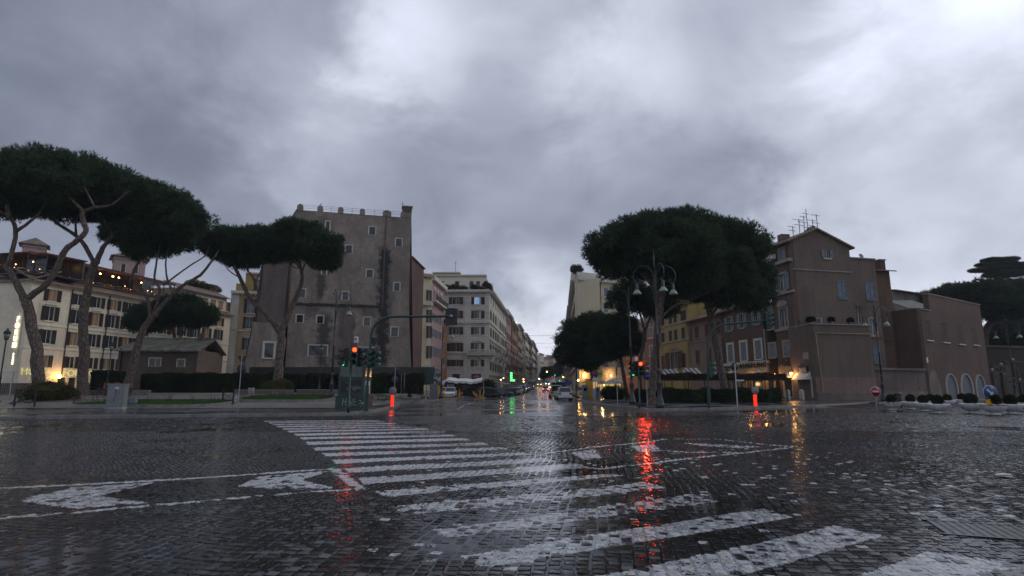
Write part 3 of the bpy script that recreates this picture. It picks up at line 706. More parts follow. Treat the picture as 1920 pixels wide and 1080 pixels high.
# plaza on the left (gently climbing sheet)
PX = np.arange(-110, -9.4, 1.1); PY = np.concatenate([np.arange(36.5, 60, 1.), np.arange(60, 125, 5.)])
def plz(X, Y):
    Z = np.vectorize(pz)(X, Y)+.006; return Z
me = gridmesh('plaza', PX, PY, plz, M_plaza); tag(link(bpy.data.objects.new('plaza', me)), kind='structure')

# ================================================================== BUILDINGS
# ---- hotel on the left
HA, HB = EP(62, 522, 73), EP(433, 590, 110)
f1 = Face(HA, HB); HE = Za(524, 73)
hotel = thing('hotel_building', 'long cream hotel with dark shutters and lit rooftop restaurant behind the pines', 'hotel', (*HA, 0), f1.ang)
C1 = EP(40, 522, 73.8); f0 = Face(EP(-170, 522, 79), C1); fc = Face(C1, HA)
cols = [(98.5,555),(148,560),(183,565),(214,568),(242,572),(267,575),(289,625),(307,625),(325.5,625),(345,625),(365,625),(387,625),(409,625)]
rows = [(543,565),(575,602),(619,645),(667,689)]
zr = [(f1.hit(98,b)[1], f1.hit(98,a)[1]) for a, b in rows]
for ci, (px, py) in enumerate(cols):
    sx = f1.hit(px, py)[0]
    for ri, (zb, zt) in enumerate(zr):
        w = win(f1, hotel, sx, zb, 1.15, zt-zb, 'cap' if ri == 1 else 'open', M_cream2, M_dkwood, M_curt if (ci+ri) % 3 == 0 else M_glass)
for px in (-62,-25,6,33):
    sx = f0.hit(px, 550)[0]
    for ri, (zb, zt) in enumerate(zr): win(f0, hotel, sx, zb, 1.15, zt-zb, 'cap' if ri == 1 else 'open', M_cream2, M_dkwood, M_glass if ri else M_curt)
sgl = f1.hit(120, 704)
for px in (118,135,200,238): win(f1, hotel, f1.hit(px,705)[0], .9, 1.4, 1.9, 'small', M_cream2, None, M_glass)
wall(f1, hotel, M_cream, HE, depth=13); wall(f0, hotel, M_cream, HE, depth=1.5); wall(fc, hotel, M_cream, HE, depth=1.)
for fa in (f0, fc, f1):
    band(fa, hotel, HE-.35, .35, .45, M_cream2); band(fa, hotel, zr[1][0]-.75, .18, .10, M_cream2, 'string_course'); band(fa, hotel, zr[2][0]-.75, .22, .12, M_cream2, 'string_course')
    roofslope(fa, hotel, HE+.05, 1.5, 3.2, M_tile)
for px, py in ((128,600),(200,600),(335,625)):
    s = f1.hit(px, py)[0]; MB().tube([(s,-.12,.5),(s,-.12,HE-.3)], .07, M_iron, 6).build('drainpipe', hotel, f1.M)
# attic storey with small square openings
s0, s1 = f1.hit(343, 560)[0], f1.L; za, zb = f1.hit(390, 580)[1], f1.hit(390, 556)[1]; zat = f1.hit(390, 548)[1]
fA = Face(f1.M @ Vector((s0, 1.2, 0)), f1.M @ Vector((s1, 1.2, 0)))
for px in (350.5, 369, 385, 400.5, 414.5, 429): win(fA, hotel, fA.hit(px, 562)[0], za+.5, 1.35, (zat-za)*.55, 'small', M_cream2, None, M_curt)
wall(fA, hotel, M_cream2, zat, za-2, 9, 'attic_wall'); roofslope(fA, hotel, zat, 1.3, 3., M_tile); 
# two roof turrets
def turret(px0, px1, pyt, pyb, Y, ov, name='roof_turret'):
    c = PT((px0+px1)/2, pyb, Y); w = (px1-px0)/F*Y*.62; zt = Za(pyt, Y); mb = MB(); M = Matrix.Translation((c.x, c.y, 0)) @ Matrix.Rotation(R(38), 4, 'Z')
    mb.box(-w/2, w/2, -w/2, w/2, 12, zt, M_pt); mb.box(-w/2-.15, w/2+.15, -w/2-.15, w/2+.15, zt-.5, zt-.25, M_pt)
    for a in (-.2, .2):
        mb.box(w*a-.3, w*a+.3, -w/2-.03, -w/2+.2, zt-2.6, zt-1.3, M_black); mb.box(-w/2-.03, -w/2+.2, w*a-.3, w*a+.3, zt-2.6, zt-1.3, M_black)
        for sx in (-.36, .30): mb.box(w*a+sx, w*a+sx+.06, -w/2-.06, -w/2, zt-2.65, zt-1.25, M_cream2)
    t = mb.build(name, hotel, M); r = w/2+ov
    MB().add([(-r,-r,0),(r,-r,0),(r,r,0),(-r,r,0),(0,0,1.5)], [(0,1,4),(1,2,4),(2,3,4),(3,0,4),(3,2,1,0)], M_tile).build('turret_roof', t, M @ Matrix.Translation((0,0,zt)))
M_pt = wallmat('pinkish tower plaster', (.40,.29,.26), .1, .35)
turret(33, 86, 462, 500, 92, .6); turret(198, 278, 487, 530, 96, .6)
# rooftop restaurant
tb = HE+1.35; mb = MB(); gl_ = MB(); fl = MB()
M_rest = plain('dark red awning', (.10,.02,.018), .6); 
m_, n_ = newmat('terrace glass'); g_ = n_.n('ShaderNodeBsdfGlossy', {0: (.6,.65,.7,1), 1: .03}); t_ = n_.n('ShaderNodeBsdfTransparent', {0: (.75,.75,.75,1)}); x_ = n_.n('ShaderNodeMixShader', {0: .14, 1: t_.outputs[0], 2: g_.outputs[0]}); n_.n('ShaderNodeOutputMaterial', {0: x_.outputs[0]}); M_tglass = m_
sE = f1.hit(338, 550)[0]
for fa, a, b in ((f0, 4., f0.L), (fc, 0, fc.L), (f1, 0, sE)):
    r = MB(); r.box(a, b, 1.2, 6.5, tb+2.35, tb+2.5, M_rest); r.box(a, b, 1.1, 1.2, tb+2.15, tb+2.55, M_rest); r.build('awning', hotel, fa.M)
    p = MB(); k = max(1, int((b-a)/2.1))
    for i in range(k+1): x = a+(b-a)*i/k; p.box(x-.05, x+.05, 1.25, 1.35, tb-.3, tb+2.35, M_iron)
    p.box(a, b, 1.27, 1.33, tb+1.0, tb+1.06, M_iron); p.box(a, b, 6., 6.2, tb-.3, tb+2.35, M_signback); p.box(a, b, 1.2, 6.2, tb-.45, tb-.3, M_signback)
    for q in range(int((b-a)/1.6)):
        x = a+.8+q*1.6; p.box(x-.4, x+.4, 2.6, 3.4, tb+.4, tb+.46, M_canvas); p.box(x-.04, x+.04, 2.96, 3.04, tb-.3, tb+.4, M_iron)
    p.build('terrace_frame', hotel, fa.M)
    g = MB(); g.quad((a,1.3,tb-.3),(b,1.3,tb-.3),(b,1.3,tb+2.3),(a,1.3,tb+2.3), M_tglass); g.build('glass_screen', hotel, fa.M)
for px, py in ((28,503),(-30,503),(134,513),(160,519),(209,527),(232,534),(243,533),(285,545)):
    fa = f0 if px < 40 else f1; s = fa.hit(px, py)[0]*1.0; M = fa.at(min(s, fa.L-.5), 2.2, tb+1.75)
    o = MB().lathe([(.0,-.15),(.12,-.08),(.14,0),(.0,.12)], E_warm, 8).build('lamp', hotel, M); pt_light(o, M.translation, (1,.55,.2), 11, .12)
for px, py in ((60,512),(105,515),(180,530),(262,545),(312,548),(303,560)):
    fa = f1; s = fa.hit(px, py)[0]; MB().lathe([(.0,-.1),(.08,0),(.0,.1)], E_warm2, 6).build('lamp', hotel, fa.at(s, 2.9, tb+.75))
sb = MB()
for i in range(60): sb.lathe([(.0,-.05),(.05,0),(.0,.05)], E_warm2, 4, (f1.L*.0+i*.62, 5.9, tb+.9+.1*math.sin(i)))
sb.build('string_lights', hotel, f1.M)
# signs
me = text_mesh(list('FORUM'), .98, .08, E_sign, True, bold=.012); s, z = fc.hit(47, 604); link(bpy.data.objects.new('vertical_sign', me), hotel, fc.at(fc.L*.5, -.35, z+.1))
MB().box(-.55,.55,-.2,-.1,z-4.5,z+1.3,M_cream2).build('sign_board', hotel, fc.at(fc.L*.5, 0, 0))
st = MB()
for i in range(4):
    zc = fc.hit(38, 664+i*5.6)[1]; n = 5; pts = []
    for k in range(10): r = .24 if k % 2 == 0 else .10; a = math.pi/2+k*math.pi/5; pts.append((fc.L*.5-.1+r*math.cos(a), zc+r*math.sin(a)))
    st.prism(pts, 1, -.22, -.16, E_sign)
st.build('star_sign', hotel, fc.M)
for body, px, py in (('HOTEL', 66, 697), ('FORUM', 144, 700)):
    s, z = f1.hit(px, py); link(bpy.data.objects.new('lit_letters', text_mesh(body, 1.25, .06, glow('letters '+body.lower(), (1,.88,.35), .7))), hotel, f1.at(s, -.2, z-.4))
s, z = f1.hit(106, 706)
o = MB().lathe([(.0,-.25),(.2,-.1),(.2,.15),(.0,.3)], E_warm, 8).build('entrance_lamp', hotel, f1.at(s, -.5, z)); pt_light(o, f1.at(s, -.9, z).translation, (1,.6,.25), 90, .25)
# roof garden on the attic
o = crown_mesh('roof_plants', [((fA.L*.55+i*1.6, 3.5, zat+1.9), (1.1, .8, .7)) for i in range(5)], M_shrub, .5, 1., .16, .06); link(bpy.data.objects.new('roof_plants', o), hotel, fA.M)
for i, x in enumerate((fA.L*.72, fA.L*.86)): MB().box(x-.3,x+.3,4,4.6,zat,zat+3.2,M_terra).build('chimney', hotel, fA.M)
MB().box(fA.L*.9, fA.L+1, 3, 8, zat-.5, zat+2.7, M_brown2).build('roof_hut', hotel, fA.M)

# ---- yellowish block between hotel and tower
f = Face(EP(434, 549, 111), EP(500, 545, 113)); zt = Za(549, 111)
yb = thing('apartment_building', 'narrow yellow apartment block with white corner pilaster, between the hotel and the old tower', 'building', (*f.A, 0), f.ang)
for r in ((464,560,477,587),(461.5,594,473,616),(459,633,469,656)): pwin(f, yb, *r, kind='open', trim=M_trim, shut=M_dkwood, glass=M_glassb)
for r in ((490,566,499,587),(488,598,498,616)): pwin(f, yb, *r, kind='open', shut=M_dkwood)
wall(f, yb, M_ochre, zt, depth=12); band(f, yb, zt-.1, .5, .7, M_trim, steps=1)
MB().box(.1, 1.5, -.12, -.003, 0, zt-.2, M_trim).build('pilaster', yb, f.M)
for py in (621, 691): band(f, yb, f.hit(465, py)[1], .25, .12, M_trim, 'string_course')
s = f.hit(456, 530)[0]; f2 = Face(f.M @ Vector((s, 3, 0)), f.M @ Vector((s+5.5, 3, 0)))
pwin(f2, yb, 482, 524, 493, 545, kind='small', glass=M_glassb, tw=.3); wall(f2, yb, M_yel, Za(512, 114), zt-1, 6, 'penthouse'); band(f2, yb, Za(512,114), .3, .3, M_trim)
MB().box(.6, 2., 1, 2.4, zt, zt+2.1, M_yel).build('chimney', yb, f.M)

# ---- medieval tower
TA, TB = EP(556, 392, 88), EP(771.5, 403, 92.5); ft = Face(TA, TB); TZ = Za(395, 88.5)
stn = []
for px, y0, y1, w, a in ((714,462,690,1.4,.97),(600,510,565,.9,.75),(604,585,690,1.5,.8),(580,572,600,1.6,.5),(690,575,600,1.8,.6),(608,400,440,1.4,.45),(740,400,420,1.2,.3),(640,575,640,1.,.45),(655,590,670,.9,.8),(725,520,600,1.2,.5)):
    s, za = ft.hit(px, y1); _, zb = ft.hit(px, y0); stn.append((s, za, zb, w, a))
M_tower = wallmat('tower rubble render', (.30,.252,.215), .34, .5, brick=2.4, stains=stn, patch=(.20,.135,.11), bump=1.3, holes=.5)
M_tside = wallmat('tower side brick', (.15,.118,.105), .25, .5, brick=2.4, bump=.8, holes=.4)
tower = thing('medieval_tower', 'massive square stained brick tower with small white framed windows and merlon stubs', 'tower', (*TA, 0), ft.ang)
def twarp(x, y, z):
    k = max(0, (17-z))/17; return (x+(x/ft.L-.12)*k**1.4*1.25*(1 if x > ft.L*.12 else 0), y-(.9*k**1.3 if y < .6 else 0), z)
for r in ((610.6,415,618.3,433),(692,425.5,704,440),(742,448,753.5,462),(648,460.6,660,475),(604,495,612,514),(687,505.6,699,520.5),(738.6,530.4,749.4,545),(560.5,542,572.5,558),(642,548,653,562.6),(556,590.6,568.5,605),(594,592,606.7,606.7),(682,596,694,611),(733,614,746,631),(579,648,614,668),(669,652,700,670)):
    cx = (r[0]+r[2])/2; z = ft.hit(cx, r[3])[1]; o = pwin(ft, tower, *r, kind='small', trim=M_trim, shut=None, glass=M_glass, tw=.14, sill=False)
    d = .9*(max(0, 17-z)/17)**1.3; sx = ft.hit(cx, r[3])[0]; dx = (sx/ft.L-.12)*(max(0,17-z)/17)**1.4*1.25
    for h in (ft.holes[-1],): ft.holes[-1] = (h[0]-dx, h[1]-dx, h[2], h[3])
    o.matrix_local = Matrix.Translation((0, -d-.02, 0)) @ WM[tower.name].inverted() @ WM[o.name]
wall(ft, tower, M_tower, TZ, -1, 17, warp=twarp)
for px, w in ((562,.9),(600,.85),(638.7,.85),(679.6,.85),(726,1.4)):
    mer = MB(); s = ft.hit(px, 395)[0]; M_=Matrix.Translation((s, .45, TZ)); mer.box(-w/2, w/2, -.45, .55, -.3, .75, M_tower, M_); mer.lathe([(w/2,.75),(w/2*.9,.95),(w*.25,1.12),(0,1.16)], M_tower, 10, M=M_, sy=.9); mer.build('merlon', tower, ft.M)
s = ft.hit(752, 395)[0]
MB().box(s, ft.L, -.05, 2., TZ, TZ+.9, M_tower).box(s+.3, s+1.8, .3, 1.6, TZ+.9, TZ+2.0, M_redbr).box(s+.15, s+1.95, .15, 1.75, TZ+2.0, TZ+2.15, M_trimd).build('chimney', tower, ft.M)
rl = MB()
for k in range(3): rl.tube([(.3, .6, TZ+.55+.28*k), (s, .6, TZ+.55+.28*k)], .02, M_iron, 4, False)
for px in (620,660,703): q = ft.hit(px, 395)[0]; rl.tube([(q,.6,TZ),(q,.6,TZ+1.15)], .025, M_iron, 4)
rl.build('railing', tower, ft.M); MB().tube([(s+.2,.5,TZ),(s+.2,.5,TZ+3.)], .03, M_iron, 4).tube([(s-.1,.5,TZ+2.5),(s+.5,.5,TZ+2.5)], .02, M_iron, 4).build('antenna', tower, ft.M)
# seam, ledge, buttress, left wings, right wing
q = ft.hit(722, 450)[0]; MB().box(q-.1, q+.1, -.10, .02, 10, TZ+.2, M_tside).build('drainpipe', tower, ft.M)
M_moss = plain('mossy ledge', (.035,.038,.02), .9, 0, .5, 2., .5)
z = ft.hit(620, 571)[1]; lg = MB()
s_a, s_b = ft.hit(548,571)[0], ft.hit(712,571)[0]; n = 26
for i in range(n): x = s_a+(s_b-s_a)*i/n; lg.box(x, x+(s_b-s_a)/n*.98, -.32-random.random()*.15, .3, z-.18-random.random()*.1, z+.05+random.random()*.1, M_moss)
lg.build('ledge', tower, ft.M)
z1 = ft.hit(652, 586)[1]; a, b = ft.hit(643, 620)[0], ft.hit(662, 620)[0]
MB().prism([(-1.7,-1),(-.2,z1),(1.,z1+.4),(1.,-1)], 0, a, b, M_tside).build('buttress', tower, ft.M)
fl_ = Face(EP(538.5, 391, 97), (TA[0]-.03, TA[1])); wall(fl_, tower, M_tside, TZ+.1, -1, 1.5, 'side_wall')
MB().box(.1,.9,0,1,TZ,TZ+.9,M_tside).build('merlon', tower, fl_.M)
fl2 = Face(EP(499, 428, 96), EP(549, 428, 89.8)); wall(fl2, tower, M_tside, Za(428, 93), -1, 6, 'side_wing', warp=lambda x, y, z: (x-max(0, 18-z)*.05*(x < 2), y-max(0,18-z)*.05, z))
fl3 = Face(EP(474, 604, 84.8), EP(536, 600, 86.6)); pwin(fl3, tower, 495.5, 643, 513, 671, kind='small', shut=None, tw=.28)
wall(fl3, tower, M_tower, Za(604, 85), -1, 4, 'low_wing', warp=lambda x, y, z: (x-max(0, 10-z)*.13*(x < .01), y, z))
fr = Face(EP(771.6, 484, 92.6), EP(795, 497, 99)); wall(fr, tower, M_redbr, Za(493, 96), -1, 5, 'side_wing', warp=lambda x, y, z: (x, y, z+(.35-.13*x if z > 15 else 0)))
MB().prism([(-.15,-.2),(fr.L+.15,-.95),(fr.L+.15,-.8),(-.15,-.05)], 1, -.3, 5, M_tile).build('wing_roof', tower, fr.at(0,0,Za(493,96)+.45))
o = thing('seagull', 'small gull standing on a merlon of the old tower', 'bird', ft.at(ft.hit(600,390)[0], .45, TZ+1.15).translation)
M_bird = plain('gull feathers', (.4,.4,.42), .7)
b = MB().lathe([(0,-.2),(.07,-.1),(.1,.05),(.05,.18),(0,.2)], M_bird, 8, M=Matrix.Translation((0,0,.2)) @ Matrix.Rotation(R(70),4,'Y')); b.lathe([(0,-.06),(.055,0),(0,.06)], M_bird, 8, (.17,0,.33)); b.tube([(0,.03,0),(0,.03,.15)], .01, M_black, 4); b.tube([(0,-.03,0),(0,-.03,.15)], .01, M_black, 4); b.tube([(.22,0,.33),(.28,0,.32)], [.012,.003], M_black, 4)
b.build('body', o)

# ---- small brick house with mossy tiled roof
f = Face(EP(223, 655, 64), EP(371.5, 659, 65)); g2 = Face(EP(371.6, 659, 65.02), EP(392, 665, 71.5)); ze = Za(655, 64.3)
sh = thing('brick_house', 'small dark brick house with mossy tiled roof, behind the hedge in front of the hotel', 'house', (*f.A, 0), f.ang)
pwin(f, sh, 280, 672, 301, 687, kind='cross', trim=M_trim, shut=None, tw=.1, sill=False); pwin(f, sh, 333, 674, 346, 688, kind='small', shut=None, tw=.1, sill=False)
wall(f, sh, M_dkbr, ze, -.5, 7.5)
pwin(g2, sh, 374, 677, 378, 690, kind='small', shut=None, tw=.08, sill=False)
D = g2.L; rz = Za(638, 68)-ze
wall(g2, sh, M_dkbr, ze, -.5, .3, extra=lambda mb: mb.prism([(0,ze),(D,ze),(D/2,ze+rz)], 1, .0, .3, M_dkbr))
th_ = .16; rf = MB(); L = f.L; 
rf.prism([(-.6,ze-.28),(D/2,ze+rz),(D/2,ze+rz+th_),(-.6,ze-.28+th_)], 0, .6, L+.45, M_tilem); rf.prism([(D+.6,ze-.28),(D+.6,ze-.28+th_),(D/2,ze+rz+th_),(D/2,ze+rz)], 0, .6, L+.45, M_tilem)
rf.add([(-.6,-.6,ze-.2),(.62,-.6,ze-.2),(.62,D/2,ze+rz+th_),(-.6,D+.6,ze-.2),(.62,D+.6,ze-.2)], [(0,1,2),(0,2,3),(2,4,3)], M_tilem)
rf.tube([(.5,D/2,ze+rz+th_),(L+.45,D/2,ze+rz+th_)], .14, M_tilem, 6); roof = rf.build('roof', sh, f.M)
MB().box(L-1.3, L-.7, D/2-.6, D/2-.1, ze+1, ze+rz+.8, M_dkbr).build('chimney', sh, f.M)
MB().tube([(.4,-.1,0),(.4,-.1,ze-.1),(.4,-.4,ze)], .06, M_iron, 6).build('drainpipe', sh, f.M)

# ---- left side of the street: yellow, pink, orange houses, then the white corner palace and the long row
f = Face(EP(786, 519, 104), EP(811, 521, 105.5)); zt = Za(519, 105); bl = thing('apartment_building', 'narrow yellow apartment house squeezed between brick tower and pink house', 'building', (*f.A, gz(104)), f.ang)
for y0, y1 in ((544,564),(581,605),(611,634),(648,672)): pwin(f, bl, 802, y0, 806.5, y1, kind='open', shut=M_dkwood, lite=True)
wall(f, bl, M_palev, zt, 0, 9); band(f, bl, zt-.1, .6, .5, M_ochre, steps=1); band(f, bl, f.hit(800,573)[1], .6, .6, M_trim)
f = Face(EP(809.5, 521, 106.5), EP(833, 540, 119)); zt = Za(523, 107); bl = thing('apartment_building', 'pink house with blue shutters and black balcony, left of the orange house', 'building', (*f.A, gz(106)), f.ang)
for k, px in enumerate((813.6, 819.6, 826)):
    s = f.hit(px, 557)[0]
    for y0, y1 in ((546,560),(588,602),(617,632),(650,668),(690,708)):
        za, zb = f.hit(813.6, y1)[1], f.hit(813.6, y0)[1]; win(f, bl, s, za, 1.1, zb-za, 'arch' if y0 == 546 else 'open', M_trim, None if y0 == 546 else M_bluesh, M_glass, lite=True)
wall(f, bl, M_pink, zt, 0, 9); band(f, bl, zt-.3, .8, .7, M_trim); zb = f.hit(813.6, 566)[1]; band(f, bl, zb-.3, .3, 1.0, M_trim, 'balcony_slab')
rl = MB(); 
for i in range(40): rl.box(i*f.L/39-.02, i*f.L/39+.02, -.96, -.92, zb, zb+1., M_iron)
rl.box(0, f.L, -.97, -.91, zb+1, zb+1.05, M_iron); rl.build('balcony_rail', bl, f.M)
f = Face(EP(829, 601, 120), EP(846, 615, 129)); zt = Za(603, 121); bl = thing('apartment_building', 'low orange house between the pink house and the white corner palace', 'building', (*f.A, gz(120)), f.ang)
for px in (832, 838.5):
    s = f.hit(px, 635)[0]
    for y0, y1 in ((612,626),(640,655),(668,690)): za, zb = f.hit(832, y1)[1], f.hit(832, y0)[1]; win(f, bl, s, za, 1.1, zb-za, 'closed', M_trim, M_brwood, lite=True)
wall(f, bl, M_orange, zt, 0, 6); band(f, bl, zt, .4, .8, M_brown)

def street_block(name, label, Ya, Yb, H, mat, shut, side=1, front=None, bays=None, floors=6, group=None, trimm=M_trim, roofmat=M_tile, out=.0, balc=True, top=0, kinds=('open','open','cap','open','cap','closed'), gm=None):
    if side > 0: A = (-5.0+.08*(Ya-125)+out, Ya); B = (-5.0+.08*(Yb-125)+out, Yb)
    else: B = (12.9+.08*(Ya-115)-out, Ya); A = (12.9+.08*(Yb-115)-out, Yb)
    fa = Face(A, B); base = gz(min(Ya, Yb)); t = thing(name, label, 'building', (A[0], A[1], gz(A[1])), fa.ang, group)
    n = bays or max(3, int((Yb-Ya)/4.4)); fh = H/floors
    for i in range(n):
        s = (i+.5)*fa.L/n
        for k in range(floors):
            z = base+1.2+k*fh
            if k == 0: win(fa, t, s, base+.3, min(2.4, fa.L/n*.6), 3.0, 'small', trimm, None, E_win if (i*7+int(Ya)) % 5 == 0 else M_glass, lite=True)
            else: win(fa, t, s, z+.2, 1.2, 1.9, kinds[k % 6], trimm, shut if (i+k) % 7 else None, M_glass, lite=True)
    top_z = base+H
    wall(fa, t, mat, top_z, base-2, 14 if side > 0 else 14); band(fa, t, top_z-.25, .5, 1.0, trimm, steps=1)
    band(fa, t, base+fh+.3, .35, .25, trimm, 'string_course'); band(fa, t, base+3*fh+.4, .3, .2, trimm, 'string_course'); 
    if gm: band(fa, t, base+4*fh+.4, .3, .2, trimm, 'string_course')
    if balc:
        for i in range(0, n, 2):
            s = (i+.5)*fa.L/n; q = MB(); zb = base+1.2+2*fh; q.box(s-1.3, s+1.3, -1.0, -.02, zb-.2, zb, trimm); q.box(s-1.3,s+1.3,-1.0,-.9,zb,zb+.9,trimm); q.box(s-1.3,s-1.2,-.9,-.02,zb,zb+.9,trimm); q.box(s+1.2,s+1.3,-.9,-.02,zb,zb+.9,trimm)
            for e in (-1., 1.): q.prism([(-.9,zb-.2),(-.02,zb-.2),(-.02,zb-.9)], 0, s+e-.12, s+e+.12, trimm)
            q.build('balcony', t, fa.M)
    if top: q = MB(); q.box(1, fa.L-1, 2.5, 11, top_z, top_z+top, roofmat); q.box(.6, fa.L-.6, 2.1, 11.4, top_z+top, top_z+top+.2, trimm); q.build('roof', t, fa.M)
    else: roofslope(fa, t, top_z+.3, 1.6, 4.5, roofmat)
    return t, fa, base, top_z
wp, fs, base, wz = street_block('corner_building', 'white rusticated corner palace with stone balcony and roof garden, above the cafe canopy', 125, 166, Za(546,125)-gz(125), M_white, M_brwood, bays=8, gm=1)
ff = Face((fs.A[0]-10.4, fs.A[1]), (fs.A[0]-.02, fs.A[1])); ff = Face(EP(830, 545, 125.2), (fs.A[0]-.02, 125))
for px, kk in ((855, 0), (895.5, 1), (838, 2)):
    s = ff.hit(px, 640)[0]
    for r, (y0, y1) in enumerate(((557,570.5),(583,597),(613.5,627),(643,659),(674.5,687))):
        if kk == 2 and r < 3: continue
        za, zb = ff.hit(px, y1)[1], ff.hit(px, y0)[1]; sx = ff.hit(px, (y0+y1)/2)[0]
        win(ff, wp, sx, za, 1.55, zb-za, 'hood' if (r == 3 and kk == 1) else 'cap' if r in (1, 3) else 'open', M_trim, M_brwood if not (r == 0 and kk == 1) else M_dkwood, E_blue if (r == 0 and kk == 1) else M_glass)
for px, w in ((855, 2.2), (893, 3.2)): pwin(ff, wp, px-6.5-w/2, 701, px+6.5+w/2, 716, kind='small', trim=M_trim, shut=None)
wall(ff, wp, M_white, wz, base-1, 14)
band(ff, wp, wz-.25, .5, 1.0, M_trim, steps=1); band(ff, wp, ff.hit(880,606)[1], .45, .4, M_trim, 'string_course', steps=1); band(ff, wp, ff.hit(880,663)[1], .35, .3, M_trim, 'string_course'); band(ff, wp, ff.hit(880,691)[1], .25, .15, M_trim, 'string_course')
for px in (877, 915): s = ff.hit(px, 600)[0]; MB().box(s-.75, min(s+.75, ff.L), -.14, -.003, base, wz-.3, M_white).build('quoin', wp, ff.M)
s0, z0 = ff.hit(875, 664); s1 = ff.L+1.1; q = MB(); q.box(s0, s1, -1.2, .0, z0-.25, z0, M_trim); q.box(s0, s1, -1.2, -1.05, z0+.85, z0+1., M_trim)
for i in range(24): x = s0+.1+i*(s1-s0-.2)/23; q.lathe([(.06,0),(.1,.25),(.05,.6),(.08,.85)], M_trim, 6, (x,-1.12,z0))
for x in (s0+.4, (s0+s1)/2, s1-.8): q.prism([(-1.1,z0-.25),(-.02,z0-.25),(-.02,z0-1.3)], 0, x-.2, x+.2, M_trim)
q.build('balcony', wp, ff.M)
def awning_sign(x0, y0, x1, y1, txt):
    s, z = ff.hit((x0+x1)/2, y1); w = abs(ff.hit(x1,y1)[0]-ff.hit(x0,y1)[0]); h = ff.hit(x0,y0)[1]-z
    o = MB().box(-w/2, w/2, -.3, -.18, 0, h, M_maroon).build('shop_sign', wp, ff.at(s, 0, z)); link(bpy.data.objects.new('lettering', text_mesh(txt, .75, .03, M_whitep)), o, ff.at(s, -.33, z+h*.35))
awning_sign(884.5, 701, 902, 711, "rulla"); awning_sign(843.5, 709, 858, 713, 'rulla')
# penthouse and garden on top
pf = Face(ff.M @ Vector((-4., 2.5, 0)), ff.M @ Vector((ff.L-.8, 2.5, 0)))
for px in (828, 857, 884, 896): pwin(pf, wp, px-4, 527, px+4, 541, kind='small', trim=None, shut=None, lite=True)
ptop = Za(517, 127); wall(pf, wp, M_cream2, ptop, wz-1, 9, 'penthouse'); band(pf, wp, ptop, .3, .5, M_trim); MB().box(1, 7, 3, 8, ptop, ptop+1.4, M_trimd).box(.7,7.3,2.7,8.3,ptop+1.4,ptop+1.6,M_trim).build('roof_hut', wp, pf.M)
me = crown_mesh('roof_plants', [((x, 1.2, wz+.7), (rx, .7, h)) for x, rx, h in ((.5,1.3,.9),(2.6,1.2,1.),(4.5,.8,.7),(7.,.7,.8),(9.4,.8,.7),(ff.L-.5,1.1,1.2))], M_shrub, .45, 1.2, .2, .08); link(bpy.data.objects.new('roof_plants', me), wp, ff.M)
me = crown_mesh('roof_plants', [((x, 1.0, wz+.8), (1.5, .7, h)) for x, h in ((1.5,1.5),(4,1.2),(7,1.7),(10,1.0),(14,1.3),(19,.9))], M_shrub, .5, 1.2, .22, .09); link(bpy.data.objects.new('roof_plants', me), wp, fs.M)
MB().tube([(6,4,ptop+1.6),(6,4,ptop+4.4)], .04, M_iron, 4).tube([(5.6,4,ptop+4),(6.4,4,ptop+4)], .03, M_iron, 4).build('antenna', wp, pf.M)
# pharmacy sign on the side
s = fs.L*.36; o = MB().box(s-.05, s+.05, -1.9, -.2, base+3.6, base+3.7, M_iron); o.build('bracket', wp, fs.M)
q = MB().box(-.35,.35,-.12,.12,1.6,2.3,E_gcross).box(-.35,.35,-.12,.12,2.45,3.1,E_gcross).box(-.35,.35,-.12,.12,.7,1.45,E_gcross).box(-.35,1.3,-.12,.12,0,.55,E_gcross)
q.v = [(a*.6,b*.6,c*.6-.2) for a,b,c in q.v]
sg = Face((0,0),(1,0)); P = PT(956, 717, 112); gs = thing('pharmacy_sign', 'tall glowing green vertical pharmacy sign hanging from the white palace', 'sign', (P.x+.6, 125+s, P.z+.3)); q.build('light_panel', gs, Matrix.Translation((P.x*1.13+.3, 125.+s*.0, P.z+.6)) ); pt_light(gs, (P.x*1.13+.8, 124, P.z+1.5), (.1,1,.2), 12, .3)
MB().box(-.08,.08,-.05,.05,-1.0,3.2,M_iron).build('bracket', gs, Matrix.Translation((P.x*1.13-.1, 125.12, P.z+.6)))
row = [(166,188,23.2,M_pink,M_brwood,'dusty pink apartment block with flat penthouse, right after the white palace',2.6,5),(188,212,21.5,M_terra,M_dkwood,'terracotta apartment block, second house along the left of the street',0,5),(212,236,22.5,M_ochre,M_dkwood,'ochre apartment block with lit roof terrace, on the left of the street',2.4,6),
 (236,262,21.,M_trimd,M_bluesh,'dark grey green apartment block in the middle of the left street row',0,5),(262,296,22.,M_palev,M_dkwood,'pale yellow apartment block after the dark grey one, left of the street',0,5),(296,330,21.,M_brown2,M_dkwood,'grey brown apartment block far along the left of the street',2.,5),
 (330,372,22.,M_cream2,M_brwood,'pale cream apartment block far along the left of the street',0,5),(372,420,20.,M_terra,M_dkwood,'reddish apartment block at the far end of the left row',0,5)]
for i, (a, b, h, m, sh_, lb, tp, fl_n) in enumerate(row):
    t, fa, bs, tz = street_block('apartment_building', lb, a+.06, b, h, m, sh_, 1, floors=fl_n, top=tp, out=(-.35, .0, .3, -.2, .25, 0, .2, 0)[i], roofmat=M_cream2 if tp else M_tile, balc=i < 6)
    if i == 0: MB().box(2,8,4,9,tz+2.7,tz+5.4,M_terra).build('roof_hut', t, fa.M)
    if i == 2:
        o = MB().lathe([(0,-.3),(.3,0),(0,.3)], E_warm2, 8).build('terrace_lamp', t, fa.at(3, 1, tz+1.)); pt_light(o, fa.at(3,.5,tz+1.4).translation, (1,.6,.25), 60, .3)
